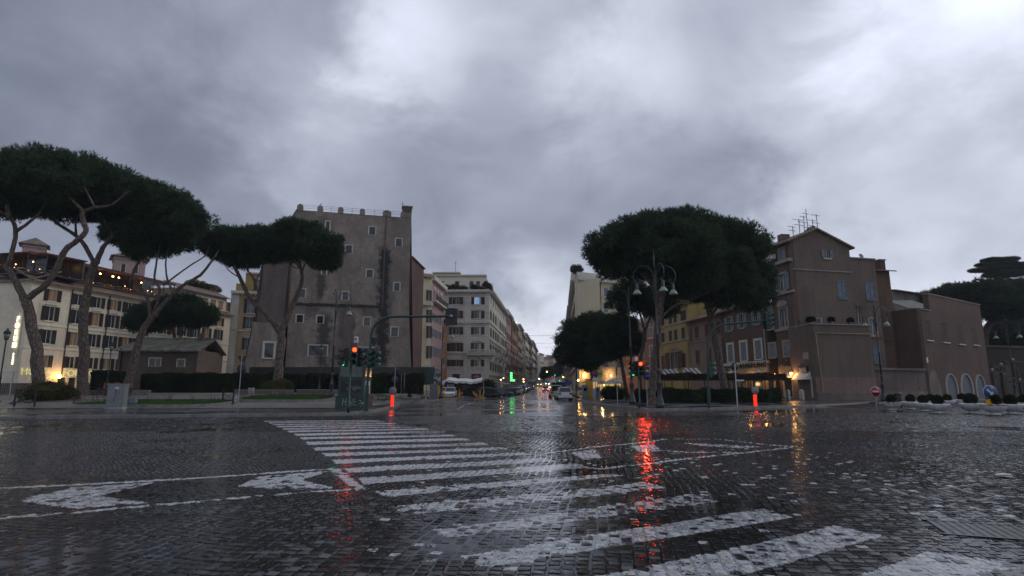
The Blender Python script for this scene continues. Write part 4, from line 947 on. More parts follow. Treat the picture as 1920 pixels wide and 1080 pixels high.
# far end of the street
FARB = [(1012.5,1020,664,430,M_cream2,'slim white apartment tower closing the left of the street end'),(1019,1028.5,673,450,M_palev,'beige apartment block at the end of the street, beside the white tower'),(1026,1037,668,480,M_pink,'rosy apartment block at the far end of the street'),
 (1035,1048.5,682,500,M_terra,'long red house on the slope at the end of the street'),(1034,1046,668,620,M_trim,'distant white block on the hill above the red house'),(1043,1056,670,660,M_cream2,'farthest pale block on the hill, right of the other white block'),(1046,1056,694,520,M_brown2,'grey house low at the right of the street end')]
for a, b, yt, Y, m, lb in FARB:
    f = Face(EP(a, yt+10, Y), EP(b, yt+10, Y+3)); zt = Za(yt, Y); t = thing('apartment_building', lb, 'building', (*f.A, gz(Y)), f.ang)
    n = max(2, int(f.L/3.)); 
    for i in range(n):
        for k in range(int((zt-gz(Y)-3)/3.6)): win(f, t, (i+.5)*f.L/n, gz(Y)+2+k*3.6, 1.2, 1.7, 'small', None, None, lite=True)
    wall(f, t, m, zt, gz(Y)-3, 14, reveal=.3); roofslope(f, t, zt, 1.2, 4, M_tile)

# ---- right side of the street
pal = Face(EP(1082, 526, 115), EP(1176, 536, 120.5)); Hp = Za(523, 115.3)
yp = thing('corner_building', 'tall pale yellow corner house with white pilaster and grey blue shutters, right of the street', 'building', (*pal.A, gz(115)), pal.ang)
for px in (1115.5, 1136, 1160):
    for y0, y1, kd in ((537.5,553,'open'),(564,583,'cap'),(602,622,'cap'),(638,655,'cap'),(670,688,'cap')):
        kk = (px-1115)*.12; pwin(pal, yp, px-3.8, y0+kk, px+3.8, y1+kk, kind='closed', trim=M_trim, shut=M_bluesh, tw=.2)
wall(pal, yp, M_palev, Hp, gz(115)-1, .5); zc = pal.hit(1140, 693)[1]
band(pal, yp, Hp-.3, .9, .8, M_trim, steps=1); band(pal, yp, Hp+.6, .8, .3, M_trim, 'parapet'); band(pal, yp, pal.hit(1120, 592)[1], .3, .2, M_trim, 'string_course'); band(pal, yp, zc, .5, .4, M_trim, 'string_course')
s = pal.hit(1101, 600)[0]; MB().box(.0, s, -.14, -.003, gz(115), Hp-.35, M_trim).build('pilaster', yp, pal.M)
MB().box(s+.01, pal.L, -.10, -.003, gz(115), zc-.01, M_stone).build('base_course', yp, pal.M)
MB().box(1.,3.,2.,4.,Hp+.8,Hp+2.0,M_trim).build('planter', yp, pal.M); me = crown_mesh('roof_plants', [((.9, 1.5, Hp+2.3), (1.2, 1., .9))], M_shrub, .45, 1.3, .2, .08); link(bpy.data.objects.new('roof_plants', me), yp, pal.M)
MB().tube([(pal.hit(1127,600)[0],-.14,zc+.5),(pal.hit(1127,600)[0],-.14,Hp-.35)], .07, M_iron, 6).build('drainpipe', yp, pal.M)
street_s = Face((12.9+.08*35, 150), (12.9, 115.1))
for i in range(7):
    for k in range(5): win(street_s, yp, (i+.5)*street_s.L/7, gz(115)+5+k*3.9, 1.2, 2., 'cap', M_trim, M_greysh, lite=True)
wall(street_s, yp, M_palev, Hp, gz(115)-1, 5); band(street_s, yp, Hp-.3, .9, .8, M_trim, steps=1); band(street_s, yp, zc, .5, .4, M_trim, 'string_course')
for sx in (pal.hit(1098,710)[0]-.9, pal.hit(1142,700)[0]):   # warm wall lamps
    o = MB().lathe([(0,-.25),(.16,-.1),(.16,.1),(0,.25)], E_warm2, 8).build('wall_lamp', yp, pal.at(sx, -.6, zc-1.2)); pt_light(o, pal.at(sx, -.9, zc-1.2).translation, (1,.5,.15), 150, .2)
for i, (a, b, h, m, lb) in enumerate(((150.1,185,22.5,M_ochre,'ochre apartment block behind the pale yellow corner house, right of the street'),(185,230,21,M_terra,'terracotta apartment block along the right of the street'),(230,290,22,M_cream2,'cream apartment block farther along the right of the street'),(290,420,21,M_brown2,'grey brown apartment block at the far right end of the street'))):
    street_block('apartment_building', lb, a, b, h, m, M_greysh, -1, floors=5, balc=i < 2, out=.2*(i % 2))

# ---- the row facing the square on the right
def RL(px, tw=0.):   # point of the row line seen at photo column px
    k = (px-960)/F; Y = (32+.15*64)/(k*(tc)+.15); return (32-.15*(Y-64), Y)
def rowpt(px, py):   # exact: intersect view ray with row plane
    u = (px-960)/F; v = (540-py)/F; d = (u, tc-v*ts); t = (32+.15*64)/(d[0]+.15*d[1]); return (d[0]*t, d[1]*t)
# terracotta house
f = Face(rowpt(1166, 592), rowpt(1229, 600)); t = thing('apartment_building', 'terracotta house with white shutters and lit attic, between corner house and yellow house', 'building', (*f.A, gz(f.A[1])), f.ang); zt = f.hit(1212, 600)[1]
for px in (1178, 1191, 1204, 1221):
    for y0, y1 in ((587+10,605+10),(617,634),(650,668),(684,702)): 
        k = (px-1191)*-.12; pwin(f, t, px-3, y0+k+2, px+3, y1+k+2, kind='closed', trim=M_trim, shut=M_bluesh)
wall(f, t, M_terra, zt, -.5, 12); band(f, t, zt-.2, .5, .6, M_trim, steps=1); band(f, t, f.hit(1191,642)[1], .3, .2, M_trim, 'string_course')
fa = Face(f.M @ Vector((f.L*.38, 2, 0)), f.M @ Vector((f.L, 2, 0))); pwin(fa, t, 1221, 575, 1227, 587, kind='small', shut=None, glass=E_win); wall(fa, t, M_peach, fa.hit(1212, 566)[1], zt-1, 9, 'attic_wall'); roofslope(fa, t, fa.hit(1212,566)[1], 1., 3, M_tile)
# yellow house
f = Face(rowpt(1232, 590), rowpt(1291, 590)); t = thing('apartment_building', 'deep yellow house with dark shutters and grey string courses, right of the terracotta house', 'building', (*f.A, gz(f.A[1])), f.ang); zt = f.hit(1262, 577)[1]
for r in ((1240,594,1246,614),(1254,589,1260,608),(1263,586.5,1269,606),(1276,582,1287,603),(1240,624,1246.5,645),(1254,620,1260.5,640),(1264,618,1270.5,638.5),(1278,614,1284.5,635),(1240.5,667,1247,692),(1279,662,1286.5,689)): pwin(f, t, *r, kind='closed', trim=M_trimd, shut=M_dkwood, tw=.12)
pwin(f, t, 1256, 660, 1272, 692, kind='cap', trim=M_trimd, shut=M_dkwood, tw=.35)
wall(f, t, M_yel, zt, -.5, 10)
for py in (609.5, 642): band(f, t, f.hit(1262, py)[1], .3, .14, M_trimd, 'string_course')
roofslope(f, t, zt, .9, 3, M_tile)
u = Face(EP(1284, 575, f.B[1]+3.5), EP(1356, 575, f.B[1]+2)); zu = Za(559, f.B[1]+3); wall(u, t, M_yel, zu, -.5, 9, 'tall_wing'); band(u, t, zu, .25, .35, M_trimd)
# pink low house
f = Face(rowpt(1287.5, 605), rowpt(1353, 584)); t = thing('apartment_building', 'low dull pink house with brown shutters behind the leaning pine trunk', 'building', (*f.A, gz(f.A[1])), f.ang); zt = f.hit(1320, 594)[1]
for r in ((1292,617,1298,638),(1303,613,1310,634),(1322,608,1330,630),(1343,603,1351,625),(1305,657,1312,681),(1327,653,1334,678),(1344,650,1350,676)): pwin(f, t, *r, kind='closed', trim=M_peach, shut=M_brwood, tw=.12)
wall(f, t, M_peach, zt, -.5, 9); roofslope(f, t, zt, 2.2, 6, M_tile, 1.); band(f, t, f.hit(1320,641)[1], .2, .1, M_peach, 'string_course')
# brown house with the restaurant
f = Face(rowpt(1353.5, 640), rowpt(1438, 640)); t = thing('apartment_building', 'brown house with pale framed grey shutters and a restaurant on its ground floor', 'building', (*f.A, 0), f.ang); zt = f.hit(1397, 575)[1]
for r in ((1364,595,1372,620),(1387,588.5,1396,615),(1414.5,582,1423,608)): pwin(f, t, *r, kind='open', trim=M_trimd, shut=M_bluesh)
for r in ((1365,646,1375,678),(1389,641.5,1400,676),(1416,637.5,1428,673)): pwin(f, t, *r, kind='closed', trim=M_trim, shut=M_bluesh, tw=.28)
for r in ((1362,710,1372,740),(1386,712,1400,736),(1412,712,1432,744)): pwin(f, t, *r, kind='small', trim=M_ochre, shut=None, glass=M_glass, sill=False)
wall(f, t, M_brown, zt, -.5, 9); band(f, t, zt-.1, .25, .4, M_trimd); roofslope(f, t, zt+.1, 1.2, 4, M_tile); band(f, t, f.hit(1397,684)[1], .35, .12, M_trim, 'string_course')
MB().box(-.1,.3,-.1,.3,zt,zt+1.2,M_trimd).box(f.L*.35,f.L*.42,1,1.6,zt,zt+1.6,M_trimd).build('chimney', t, f.M)
MB().tube([(f.L-.2,-.16,.2),(f.L-.2,-.16,zt-.1)], .08, M_galv, 8).build('drainpipe', t, f.M)
fB = f; brown_house = t
za_, zb2 = f.hit(1397,706)[1], f.hit(1397,686)[1]; MB().box(.2, f.L-.1, -.06, -.003, za_, zb2, M_ochre).build('painted_band', t, f.M)
# tall brown gabled house
f = Face(rowpt(1442, 461), rowpt(1481, 449)); g = Face(f.B, (f.B[0]+7.9, f.B[1]+1.95)); ZE = f.hit(1481, 449)[1]
t = thing('gabled_house', 'tall brown plastered house with gable end, tv aerials and grey blue shutters', 'building', (*f.A, 0), f.ang)
for r, kd in (((1461.5,467,1470,488),'closed'),((1461,514,1474,545),'open'),((1463,578,1476,613),'arch'),((1440,582,1449,617),'arch'),((1443,645,1454,670),'closed'),((1470,640,1482,667),'closed')):
    pwin(f, t, *r, kind=kd, trim=M_trimd, shut=None if kd == 'arch' else M_bluesh, glass=M_glassb, tw=.25)
for r in ((1440,712,1452,742),(1472,712,1486,745),(1507,712,1521,745)): pwin(f, t, *r, kind='small', trim=M_ochre if r[0] < 1500 else M_trim, shut=None, sill=False, tw=.3)
f_ext = f; Lf = f.L; s_end = f.hit(1519, 700)[0]
wall(f, t, M_brown, ZE, -.5, .35, reveal=.3); MB().box(.0, f.L, -.06, -.003, f.hit(1470,703)[1], f.hit(1470,675)[1], M_sand).build('painted_band', t, f.M)
band(f, t, f.hit(1470,552)[1], .25, .2, M_trimd, 'string_course'); band(f, t, f.hit(1470,494)[1], .35, .45, M_trimd, 'string_course'); band(f, t, f.hit(1470,620)[1], .3, .15, M_trimd, 'string_course')
pwin(g, t, 1545, 469, 1555, 484, kind='open', trim=None, shut=M_bluesh, glass=M_glassb, sill=True)
pwin(g, t, 1571.5, 527.5, 1586, 559.5, kind='closed', trim=M_bluesh, shut=M_bluesh, tw=.08)
zE2 = g.hit(1594, 462)[1]; sp, zp = g.hit(1528, 431)
wall(g, t, M_gable, zE2, -.5, .4, extra=lambda mb: mb.prism([(.0,zE2),(g.L,zE2),(sp,zp),(0,ZE)], 1, 0, .4, M_gable))
MB().box(0, g.L, -.10, -.003, g.hit(1530,507)[1]-.06, g.hit(1530,507)[1]+.06, M_trimd).build('ledge', t, g.M)
rf = MB(); e = .35
rf.prism([(-.55,ZE-.35),(-.55,ZE-.15),(sp,zp+.22),(sp,zp+.02)], 1, -e, 8.3, M_tile); rf.prism([(sp+.001,zp+.02),(sp+.001,zp+.22),(g.L+.5,zE2+.05-.2),(g.L+.5,zE2-.35)], 1, -e, 8.3, M_tile); rf.build('roof', t, g.M)
for px, w, h, yy_ in ((1547,.75,1.0,1.5),(1562,1.6,1.2,5),(1585,1.5,2.1,4)):
    s, z = g.hit(px, 450); zz = zp-(zp-zE2)*(s-sp)/(g.L-sp); q = MB(); q.box(s-w/2, s+w/2, yy_, yy_+1, zz-.5, zz+h, M_gable); q.box(s-w/2-.12, s+w/2+.12, yy_-.12, yy_+1.12, zz+h, zz+h+.15, M_trimd); q.prism([(s-w/2,zz+h+.15),(s+w/2,zz+h+.15),(s,zz+h+.55)], 1, yy_, yy_+1, M_tile); q.build('chimney', t, g.M)
for px, yb_, px2, yt_ in ((1505,438,1503,417),(1517,433,1515,403.5),(1526,430,1524,397.5),(1534,433,1528,385),(1543,436,1541,404.5),(1553.5,440,1548,394.5)):
    (sa, za), (sb, zb) = g.hit(px, yb_), g.hit(px2, yt_); q = MB(); q.tube([(sa,1.5,za-.8),(sb,1.5,zb)], .035, M_iron, 5)
    for k, hh in ((0, .02), (1, .35)) if px != 1534 else ((0,.15),(1,.7)):
        zc_ = zb-(zb-za)*hh-.1; w = random.uniform(.5, .9); q.tube([(sb-w,1.5,zc_+.05),(sb+w*.6,1.5,zc_-.05)], .028, M_iron, 4)
        for m_ in range(5): q.tube([(sb-w+m_*w*.38,1.35,zc_),(sb-w+m_*w*.38,1.65,zc_)], .009, M_iron, 3, False)
        for m_ in range(3): q.tube([(sb-.13,1.5,zc_-.15-m_*.12),(sb+.13,1.5,zc_-.15-m_*.12)], .012, M_iron, 3, False)
    q.build('tv_aerial', t, g.M)
MB().box(-.05,.55,-.75,-.2,f.hit(1452,484)[1]-.2,f.hit(1452,484)[1]+.45,M_whitep).build('air_conditioner', t, f.at(f.hit(1452,484)[0],0,0))
MB().box(-.4,.4,.5,1.6,ZE+.2,ZE+1.3,M_brown2).build('chimney', t, f.at(f.L*.35,0,0))
# second part, then third part of the same block
g2_ = Face(g.M @ Vector((g.L+.01,.12,0)), g.M @ Vector((g.hit(1645,520)[0],.12,0))); zt = g2_.hit(1618,486)[1]
t2 = thing('terrace_house', 'flat topped brown house with two shuttered windows, attached right of the gabled house', 'building', (*g2_.A, 0), g.ang)
pwin(g2_, t2, 1624, 530, 1639, 561.5, kind='closed', trim=M_bluesh, shut=M_bluesh, tw=.08); pwin(g2_, t2, 1631, 598, 1643, 629, kind='open', trim=M_trimd, shut=None, glass=M_glassb, tw=.2); pwin(g2_, t2, 1638, 651, 1649, 680, kind='closed', trim=M_bluesh, shut=M_bluesh, tw=.06)
pwin(g2_, t2, 1605, 578, 1616, 606, kind='arch', trim=M_gable, shut=None, glass=M_brown, tw=.2, sill=False)
wall(g2_, t2, M_gable, zt, -.5, 7); band(g2_, t2, zt, .15, .15, M_trimd); band(g2_, t2, g2_.hit(1636,633)[1], .15, .12, M_gable, 'string_course')
fa = Face(g2_.M @ Vector((-.3,2.5,0)), g2_.M @ Vector((2.2,2.5,0))); za_ = fa.hit(1608,469)[1]; wall(fa, t2, M_brown, za_, zt-1, 4, 'attic_wall'); roofslope(fa, t2, za_, .6, 2.4, M_tile, .8)
MB().box(.5,1.5,2.1,2.48,zt+.2,zt+1.1,M_whitep).lathe([(.36,0),(.36,.02)], M_iron, 14, M=Matrix.Translation((1.0,2.08,zt+.65)) @ Matrix.Rotation(R(90),4,'X')).build('air_conditioner', t2, g2_.M)
MB().lathe([(0,0),(.2,.03),(.33,.12),(.31,.12),(.19,.05),(0,.02)], M_grey, 12, M=Matrix.Translation((3.2,1.5,zt+.75)) @ Matrix.Rotation(R(70),4,'X')).tube([(3.2,1.6,zt),(3.2,1.55,zt+.7)], .03, M_iron, 5).build('satellite_dish', t2, g2_.M)
g3 = Face(g.M @ Vector((g.hit(1645.3,520)[0],1.6,0)), g.M @ Vector((g.hit(1688,560)[0]+.6,1.6,0))); zt = g3.hit(1660,508)[1]
t3 = thing('narrow_house', 'narrow windowless brown house with overhanging tiled roof, behind the triple street lamp', 'building', (*g3.A, 0), g.ang)
wall(g3, t3, M_brown, zt, -.5, 7); roofslope(g3, t3, zt, .9, 3.6, M_tile, .5, 0, g3.L+.35); q = g3.hit(1669,500)[0]; MB().box(q-.4,q+.4,1,1.8,zt,zt+1.6,M_redbr).box(q-.5,q+.5,.9,1.9,zt+1.6,zt+1.75,M_trimd).build('chimney', t3, g3.M); band(g3, t3, g3.hit(1665,637)[1], .12, .1, M_gable, 'string_course')
# terrace block with the bar
c1 = rowpt(1519.5, 607); fb = Face((f.B[0]+.04, f.B[1]-.02), c1); fb = Face((c1[0]-.15*-.0+(f.B[0]-c1[0])*.985, c1[1]+(f.B[1]-c1[1])*.985), c1); gt = Face(c1, EP(1634, 640, c1[1]+1.6)); zt = Za(608, c1[1])
tb_ = thing('terrace_block', 'low flat roofed brown annex with roof terrace, in front of gabled house', 'building', (*fb.A, 0), fb.ang)
pwin(fb, tb_, 1507, 711, 1520, 745.5, kind='small', trim=M_trim, shut=None, sill=False, tw=.28)
wall(fb, tb_, M_brown, zt, -.5, .3); wall(gt, tb_, M_gable, zt, -.5, 3.6)
band(fb, tb_, zt, .12, .12, M_trimd, 'parapet'); band(gt, tb_, zt, .12, .12, M_trimd, 'parapet')
za_ = gt.hit(1560, 707)[1]; MB().box(.0, gt.L, -.06, -.003, -.5, za_, M_peach).build('base_course', tb_, gt.M)
MB().box(0, gt.L+.0, -.18, -.063, -.5, gt.hit(1570, 737)[1], M_rubble).build('plinth', tb_, gt.M)
sA, zA = gt.hit(1528, 624); MB().tube([(sA+.3,-.1,.2),(sA,-.1,zA),(gt.L,-.1,zA-.03)], .06, M_ochre, 6).build('pipe', tb_, gt.M)
q = thing('bar_sign', 'small black sign reading BAR above the bar door', 'sign', fb.at(*[fb.hit(1510,699.5)[0], -.25, fb.hit(1510,699.5)[1]-.1]).translation, fb.ang)
s, z = fb.hit(1510, 699.5); w = abs(fb.hit(1519,693)[0]-fb.hit(1501,693)[0]); h = fb.hit(1510,687)[1]-z
MB().box(-w/2, w/2, -.05, .05, 0, h, M_black).build('board', q, fb.at(s, -.25, z)); link(bpy.data.objects.new('lettering', text_mesh('BAR', h*.95, .03, M_whitep, bold=.01)), q, fb.at(s, -.32, z+h*.17))
s, z = fb.hit(1506.5, 674); MB().box(-1,1,-.1,-.01,0,.75,M_trimd).build('stone_plaque', tb_, fb.at(s,0,z))
s, z = fb.hit(1509, 710); MB().prism([(-.9,z-.1),(-.05,z+.75),(-.05,z-.1)], 0, s-1.1, s+1.1, M_canvas).build('awning', tb_, fb.M)
# terrace clutter
for i, px in enumerate((1505,1512,1560,1592)):
    s = gt.hit(px, 606)[0]; s = max(.6, s); q = thing('potted_plant', ['spiky plant at left corner of the roof terrace','bushy pot near left corner of the roof terrace','low potted plant midway along the roof terrace','potted shrub by the white table on the roof terrace'][i], 'plant', gt.at(s+i*.3, .7, zt+.12).translation)
    MB().lathe([(.14,0),(.2,.3),(.17,.3),(.0,.26)], M_terra, 10).build('pot', q); link(bpy.data.objects.new('leaves', bushmesh('leaves', .35, M_hedge, 3, .8, .16, .03, 1.1)), q, WM[q.name] @ Matrix.Translation((0,0,.3)))
q = thing('garden_table', 'small white table on the roof terrace of the brown annex', 'table', gt.at(gt.hit(1560,606)[0]-1, 1.4, zt+.12).translation); MB().box(-.7,.7,-.35,.35,.68,.73,M_whitep).build('tabletop', q)
for x in (-.6,.6): MB().box(x-.03,x+.03,-.3,.3,0,.68,M_whitep).build('leg', q)
# low wall and arched brick building
lw = Face((gt.B[0]+.02, gt.B[1]+.3), EP(1734, 698, 66.3)); zt = Za(694, 64); t = thing('low_wall', 'low pinkish plastered wall with stained coping, joining brown annex and brick building', 'wall', (*lw.A, 0), lw.ang)
wall(lw, t, M_render, zt, -.5, .6); band(lw, t, zt, .25, .2, M_rubble, 'coping'); MB().box(0, lw.L, -.12, -.003, -.5, 1., M_rubble).build('plinth', t, lw.M)
back_w = Face(EP(1687, 577, 70.5), EP(1718, 577, 66.6)); fr_ = Face((back_w.B[0]+.05, back_w.B[1]), EP(1836, 566, 78.2)); zb_ = Za(579, 66.8); zt_ = Za(549.5, 68)
t = thing('brick_building', 'weathered red brick building with four tall windows and arched grey doors, at right', 'building', (*fr_.A, 0), fr_.ang)
for r in ((1735.5,602,1746,637),(1766.5,607,1777,641),(1795.5,611,1806,644.5),(1823,616,1833,646)): pwin(fr_, t, *r, kind='closed', trim=None, shut=M_brwood, sill=True)
s_step = fr_.hit(1742, 570)[0]
wall(fr_, t, M_redbr, zb_, -.5, 9, reveal=.3); q = MB(); q.box(s_step, fr_.L, -.0, .6, zb_+.003, zt_, M_redbr); q.build('parapet', t, fr_.M); MB().box(s_step-.1, fr_.L+.1, -.08, .7, zt_, zt_+.1, M_trimd).build('coping', t, fr_.M)
wall(back_w, t, M_dkbr, zb_+.05, -.5, .4, 'side_wall'); MB().box(-.1, s_step, -.1, .6, zb_, zb_+.1, M_trimd).build('coping', t, fr_.M)
M_bdoor = plain('faded blue grey doors', (.09,.115,.14), .6, 0, .25, 1.2)
def arch(face, root, x0, x1, ytop, fill, ring, nm='arched_door', point=0.):
    xc = (x0+x1)/2; a = face.hit(x0, 735)[0]; b = face.hit(x1, 735)[0]; zt = face.hit(xc, ytop)[1]; r = (b-a)/2; zs = zt-r*(1.15+point); c = (a+b)/2; n = 12
    def P(k): return [(c-r*k, -.3)]+[(c-r*k*math.cos(math.pi*i/n), zs+(zt-zs)*k**.4*(math.sin(math.pi*i/n)**(1+point*.6))) for i in range(n+1)]+[(c+r*k, -.3)]
    o = MB().prism(P(1.), 1, -.03, .02, fill).build(nm, root, face.M)
    if ring:
        A, B = P(1.), P(1.3); mb = MB()
        for i in range(len(A)-1):
            p, q_, u_, v_ = A[i], A[i+1], B[i+1], B[i]
            vs = [(x, -.16, z) for x, z in (p, q_, u_, v_)]+[(x, .0, z) for x, z in (p, q_, u_, v_)]; mb.add(vs, [(0,1,2,3),(0,4,5,1),(1,5,6,2),(2,6,7,3)], ring)
        mb.build('arch_frame', o, face.M)
arch(fr_, t, 1742, 1766, 694, M_rubble, None, 'blocked_arch', .5); arch(fr_, t, 1775, 1793, 703, M_bdoor, M_trimd); arch(fr_, t, 1803, 1822, 703, M_bdoor, M_trimd); arch(fr_, t, 1831, 1846, 705, M_bdoor, M_trimd)
s, z = fr_.hit(1737.5, 680); MB().box(-.35,.35,-.06,-.003,0,.62,M_whitep).build('marble_plaque', t, fr_.at(s,0,z))
# hill house and roofs behind
f = Face(EP(1676, 560, 92), EP(1738, 560, 97)); t = thing('old_house', 'grey stone house with tiled roof peeping out above the red brick building', 'house', (*f.A, 0), f.ang); pwin(f, t, 1694, 563, 1702, 571, kind='small', trim=None, shut=None); wall(f, t, M_rubble, Za(549,94), 0, 8); roofslope(f, t, Za(548,94), .8, 5, M_tile)
fL = Face(EP(1700, 575, 84), EP(1745, 575, 84)); roofslope(fL, t, Za(577,84), 1.6, 4, M_tilem, name='lean_to_roof')
# brick retaining walls and slope at far right
f = Face((51.5, 82), (112, 96)); t = thing('retaining_wall', 'brick retaining wall coloured dark for tree shade, with ledges behind the trees at far right', 'wall', (*f.A, 0), f.ang); zt = Za(652, 88)
wall(f, t, wallmat('shade darkened brick', (.055,.042,.036), .3, .4, brick=4.), zt, -.5, 3, name='wall'); band(f, t, zt, .3, .2, M_dkbr, 'coping'); arch(f, t, 1862, 1880, 690, M_black, M_dkbr, 'dark_arch'); arch(f, t, 1890, 1912, 684, M_black, M_dkbr, 'dark_arch')  # wall brick colour darkened to stand in for the shade under the trees
for i, (px, py) in enumerate(((1860,693),(1877,683),(1899,674),(1912,712),(1881,701))):
    P = PT(px, py, 80+i*1.2); q = thing('lamp_globe', 'pale globe lamp on a ledge of the brick retaining wall, '+['lowest left','second from left','highest','far right, lowest','middle'][i]+' of five', 'lamp', (P.x, P.y, P.z)); MB().lathe([(0,-.2),(.15,-.14),(.2,0),(.15,.14),(0,.2)], M_conc, 10).build('globe', q); MB().box(-1.4,1.4,-.3,.3,-.42,-.24,M_dkbr).box(-.12,.12,-.12,.12,-P.z,-.42,M_dkbr).build('ledge', q)

# ================================================================== TREES
pine('stone_pine', 'tall stone pine at the far left edge with a forked leaning trunk', 46,
  [(.46,.34,[(80,716),(69,655),(52,578),(45,556)]),(.28,.12,[(46,560),(26,521),(13,500),(18,490),(29,432),(17,404,-.5),(14,384,-1)]),(.14,.07,[(29,435),(62,411),(80,389,1),(84,370,1)]),(.12,.06,[(18,404),(-10,392),(-30,380)]),
   (.27,.18,[(48,562),(85,534),(104,508),(123,469),(144,452),(161,433),(154,408),(156,394)]),(.13,.05,[(156,396),(135,375),(108,345),(91,322)]),(.16,.06,[(157,396),(178,389),(209,384),(241,358)]),(.08,.04,[(178,389),(160,355),(150,340)])],
  [(20,342,70,54,0),(78,332,68,54,-1),(15,385,44,26,1),(-40,350,60,50,1),(120,340,56,48,1.5),(70,380,50,26,2)], rc=.8)
pine('stone_pine', 'tall straight trunked stone pine in front of the hotel facade, second from the left', 50,
  [(.42,.30,[(157,727),(157,640),(157,585),(168,530),(178,492)]),(.20,.09,[(178,494),(154,454),(135,437),(106,418),(87,396),(60,384),(31,376)]),(.12,.06,[(143,444),(142,420),(146,400)]),(.24,.10,[(181,494),(193,464),(212,442),(236,426),(262,410)]),(.10,.05,[(212,442),(200,422),(190,400)]),(.09,.04,[(106,418),(95,405),(100,385)])],
  [(150,345,72,52,0),(208,358,60,46,0),(125,394,42,22,1),(222,394,54,30,1.5),(165,388,50,26,2)], rc=.8)
pine('stone_pine', 'wide forking stone pine in front of the small brick house', 52,
  [(.40,.26,[(238,724),(252,672),(268,622),(288,592)]),(.18,.07,[(282,596),(277,560),(256,530),(249,512),(262,486),(266,460)]),(.15,.06,[(288,590),(300,545),(290,525),(294,488),(300,462)]),(.22,.08,[(290,592),(305,572),(339,538),(375,516),(398,488),(410,470)]),(.10,.05,[(326,552),(313,520),(311,490),(316,465)]),(.09,.04,[(306,535),(353,500),(384,480),(392,462)])],
  [(248,378,56,46,0),(308,398,60,46,0),(348,418,36,40,-1),(285,448,80,26,1),(222,430,26,24,1.5),(262,470,30,14,0)], rc=.8)
pine('stone_pine', 'small dark stone pine with a low round crown behind the brick house roof', 72,
  [(.26,.16,[(325,725),(328,650),(324,610)]),(.12,.05,[(327,655),(345,622),(362,600)]),(.12,.05,[(324,612),(310,596),(290,585)])],
  [(285,597,42,26,0),(330,588,44,28,0),(370,592,36,26,-1),(270,605,28,20,1),(340,572,40,18,0)], base_z=1., leaf=M_leafd, rc=.7, bark=M_bark2)
pine('stone_pine', 'stone pine with a clean Y fork and flat crown in front of the tower', 56,
  [(.46,.34,[(520,733),(523,680),(528,640),(525,620)]),(.32,.10,[(525,622),(500,590),(470,560),(448,517),(435,490),(420,476)]),(.30,.14,[(527,622),(545,580),(563,540),(566,515),(560,490)]),(.10,.05,[(560,500),(545,480),(524,478)]),(.11,.05,[(566,512),(575,490),(600,480)]),(.13,.05,[(482,572),(484,548),(474,520),(462,500),(470,478)]),(.08,.04,[(478,530),(490,505),(492,480)]),(.07,.035,[(448,520),(430,508),(420,495)]),(.07,.03,[(563,502),(548,500),(528,482)])],
  [(432,464,48,34,0),(410,448,30,22,1),(500,462,58,36,0),(480,450,40,22,-1),(560,456,56,36,0),(600,468,42,36,-1),(455,490,34,12,1),(556,432,40,16,0),(612,492,26,14,0)], rc=.75)
pine('stone_pine', 'huge dense stone pine with a thick straight trunk beside the triple street lamp', 48,
  [(.34,.25,[(1222,752),(1226,696),(1231,645),(1236,592),(1243,550),(1247,520)]),(.2,.08,[(1240,560),(1215,525),(1185,500),(1160,480)]),(.2,.08,[(1245,530),(1262,500),(1280,470),(1300,440)]),(.12,.05,[(1236,600),(1262,575),(1300,560),(1330,548)]),(.12,.05,[(1215,525),(1205,495),(1175,470)])],
  [(1140,470,44,40,0),(1170,498,50,34,1),(1182,452,52,42,0),(1235,434,58,38,0),(1285,428,60,34,.5),(1270,470,80,54,-1.5),(1228,498,50,36,2),(1290,520,60,40,0),(1262,540,40,20,1.5)], rc=.85, dens=1.1)
pine('stone_pine', 'big stone pine with a leaning trunk in front of the dull pink house', 53,
  [(.36,.26,[(1362,750),(1353,702),(1342,644),(1330,586),(1321,554)]),(.13,.06,[(1334,592),(1350,570),(1370,560),(1392,552)]),(.2,.08,[(1322,558),(1318,520),(1340,480)]),(.16,.06,[(1322,556),(1300,530),(1290,500)])],
  [(1342,452,58,42,0),(1385,462,52,48,0),(1405,508,38,42,0),(1345,505,64,46,-2),(1375,550,60,34,-1),(1415,560,30,28,0),(1415,530,34,34,1),(1320,540,44,22,0)], rc=.85, dens=1.1)
pine('stone_pine', 'slender twin stemmed pine behind the red traffic light', 62,
  [(.26,.18,[(1200,742),(1200,690),(1205,655),(1210,618)]),(.13,.06,[(1209,622),(1202,595),(1196,578),(1190,560)]),(.13,.06,[(1211,618),(1220,592),(1236,572)])],
  [(1180,552,36,24,0),(1212,566,34,24,0),(1240,572,28,28,0),(1168,572,22,16,0)], leaf=M_leafd, bark=M_bark2, rc=.75)
pine('stone_pine', 'low broad pine with round dark crown on the street corner, left of the others', 72,
  [(.24,.2,[(1111,745),(1110,712),(1109,670)]),(.20,.1,[(1120,745),(1118,712),(1113,688),(1100,660)])],
  [(1082,640,38,40,0),(1115,622,42,36,0),(1078,668,34,24,1),(1100,680,24,16,0),(1120,655,40,30,-1.5)], leaf=M_leafd, bark=M_bark2, rc=.75, dens=1.2)
pine('stone_pine', 'leaning pine beside the low broad one, its crown above the bar canopy', 66,
  [(.24,.14,[(1177,747),(1170,709),(1162,660),(1155,640)]),(.09,.04,[(1162,662),(1150,645),(1140,650)])],
  [(1150,632,38,38,0),(1180,640,22,30,0),(1145,655,30,22,0),(1165,612,28,20,0)], leaf=M_leafd, bark=M_bark2, rc=.7, dens=1.2)
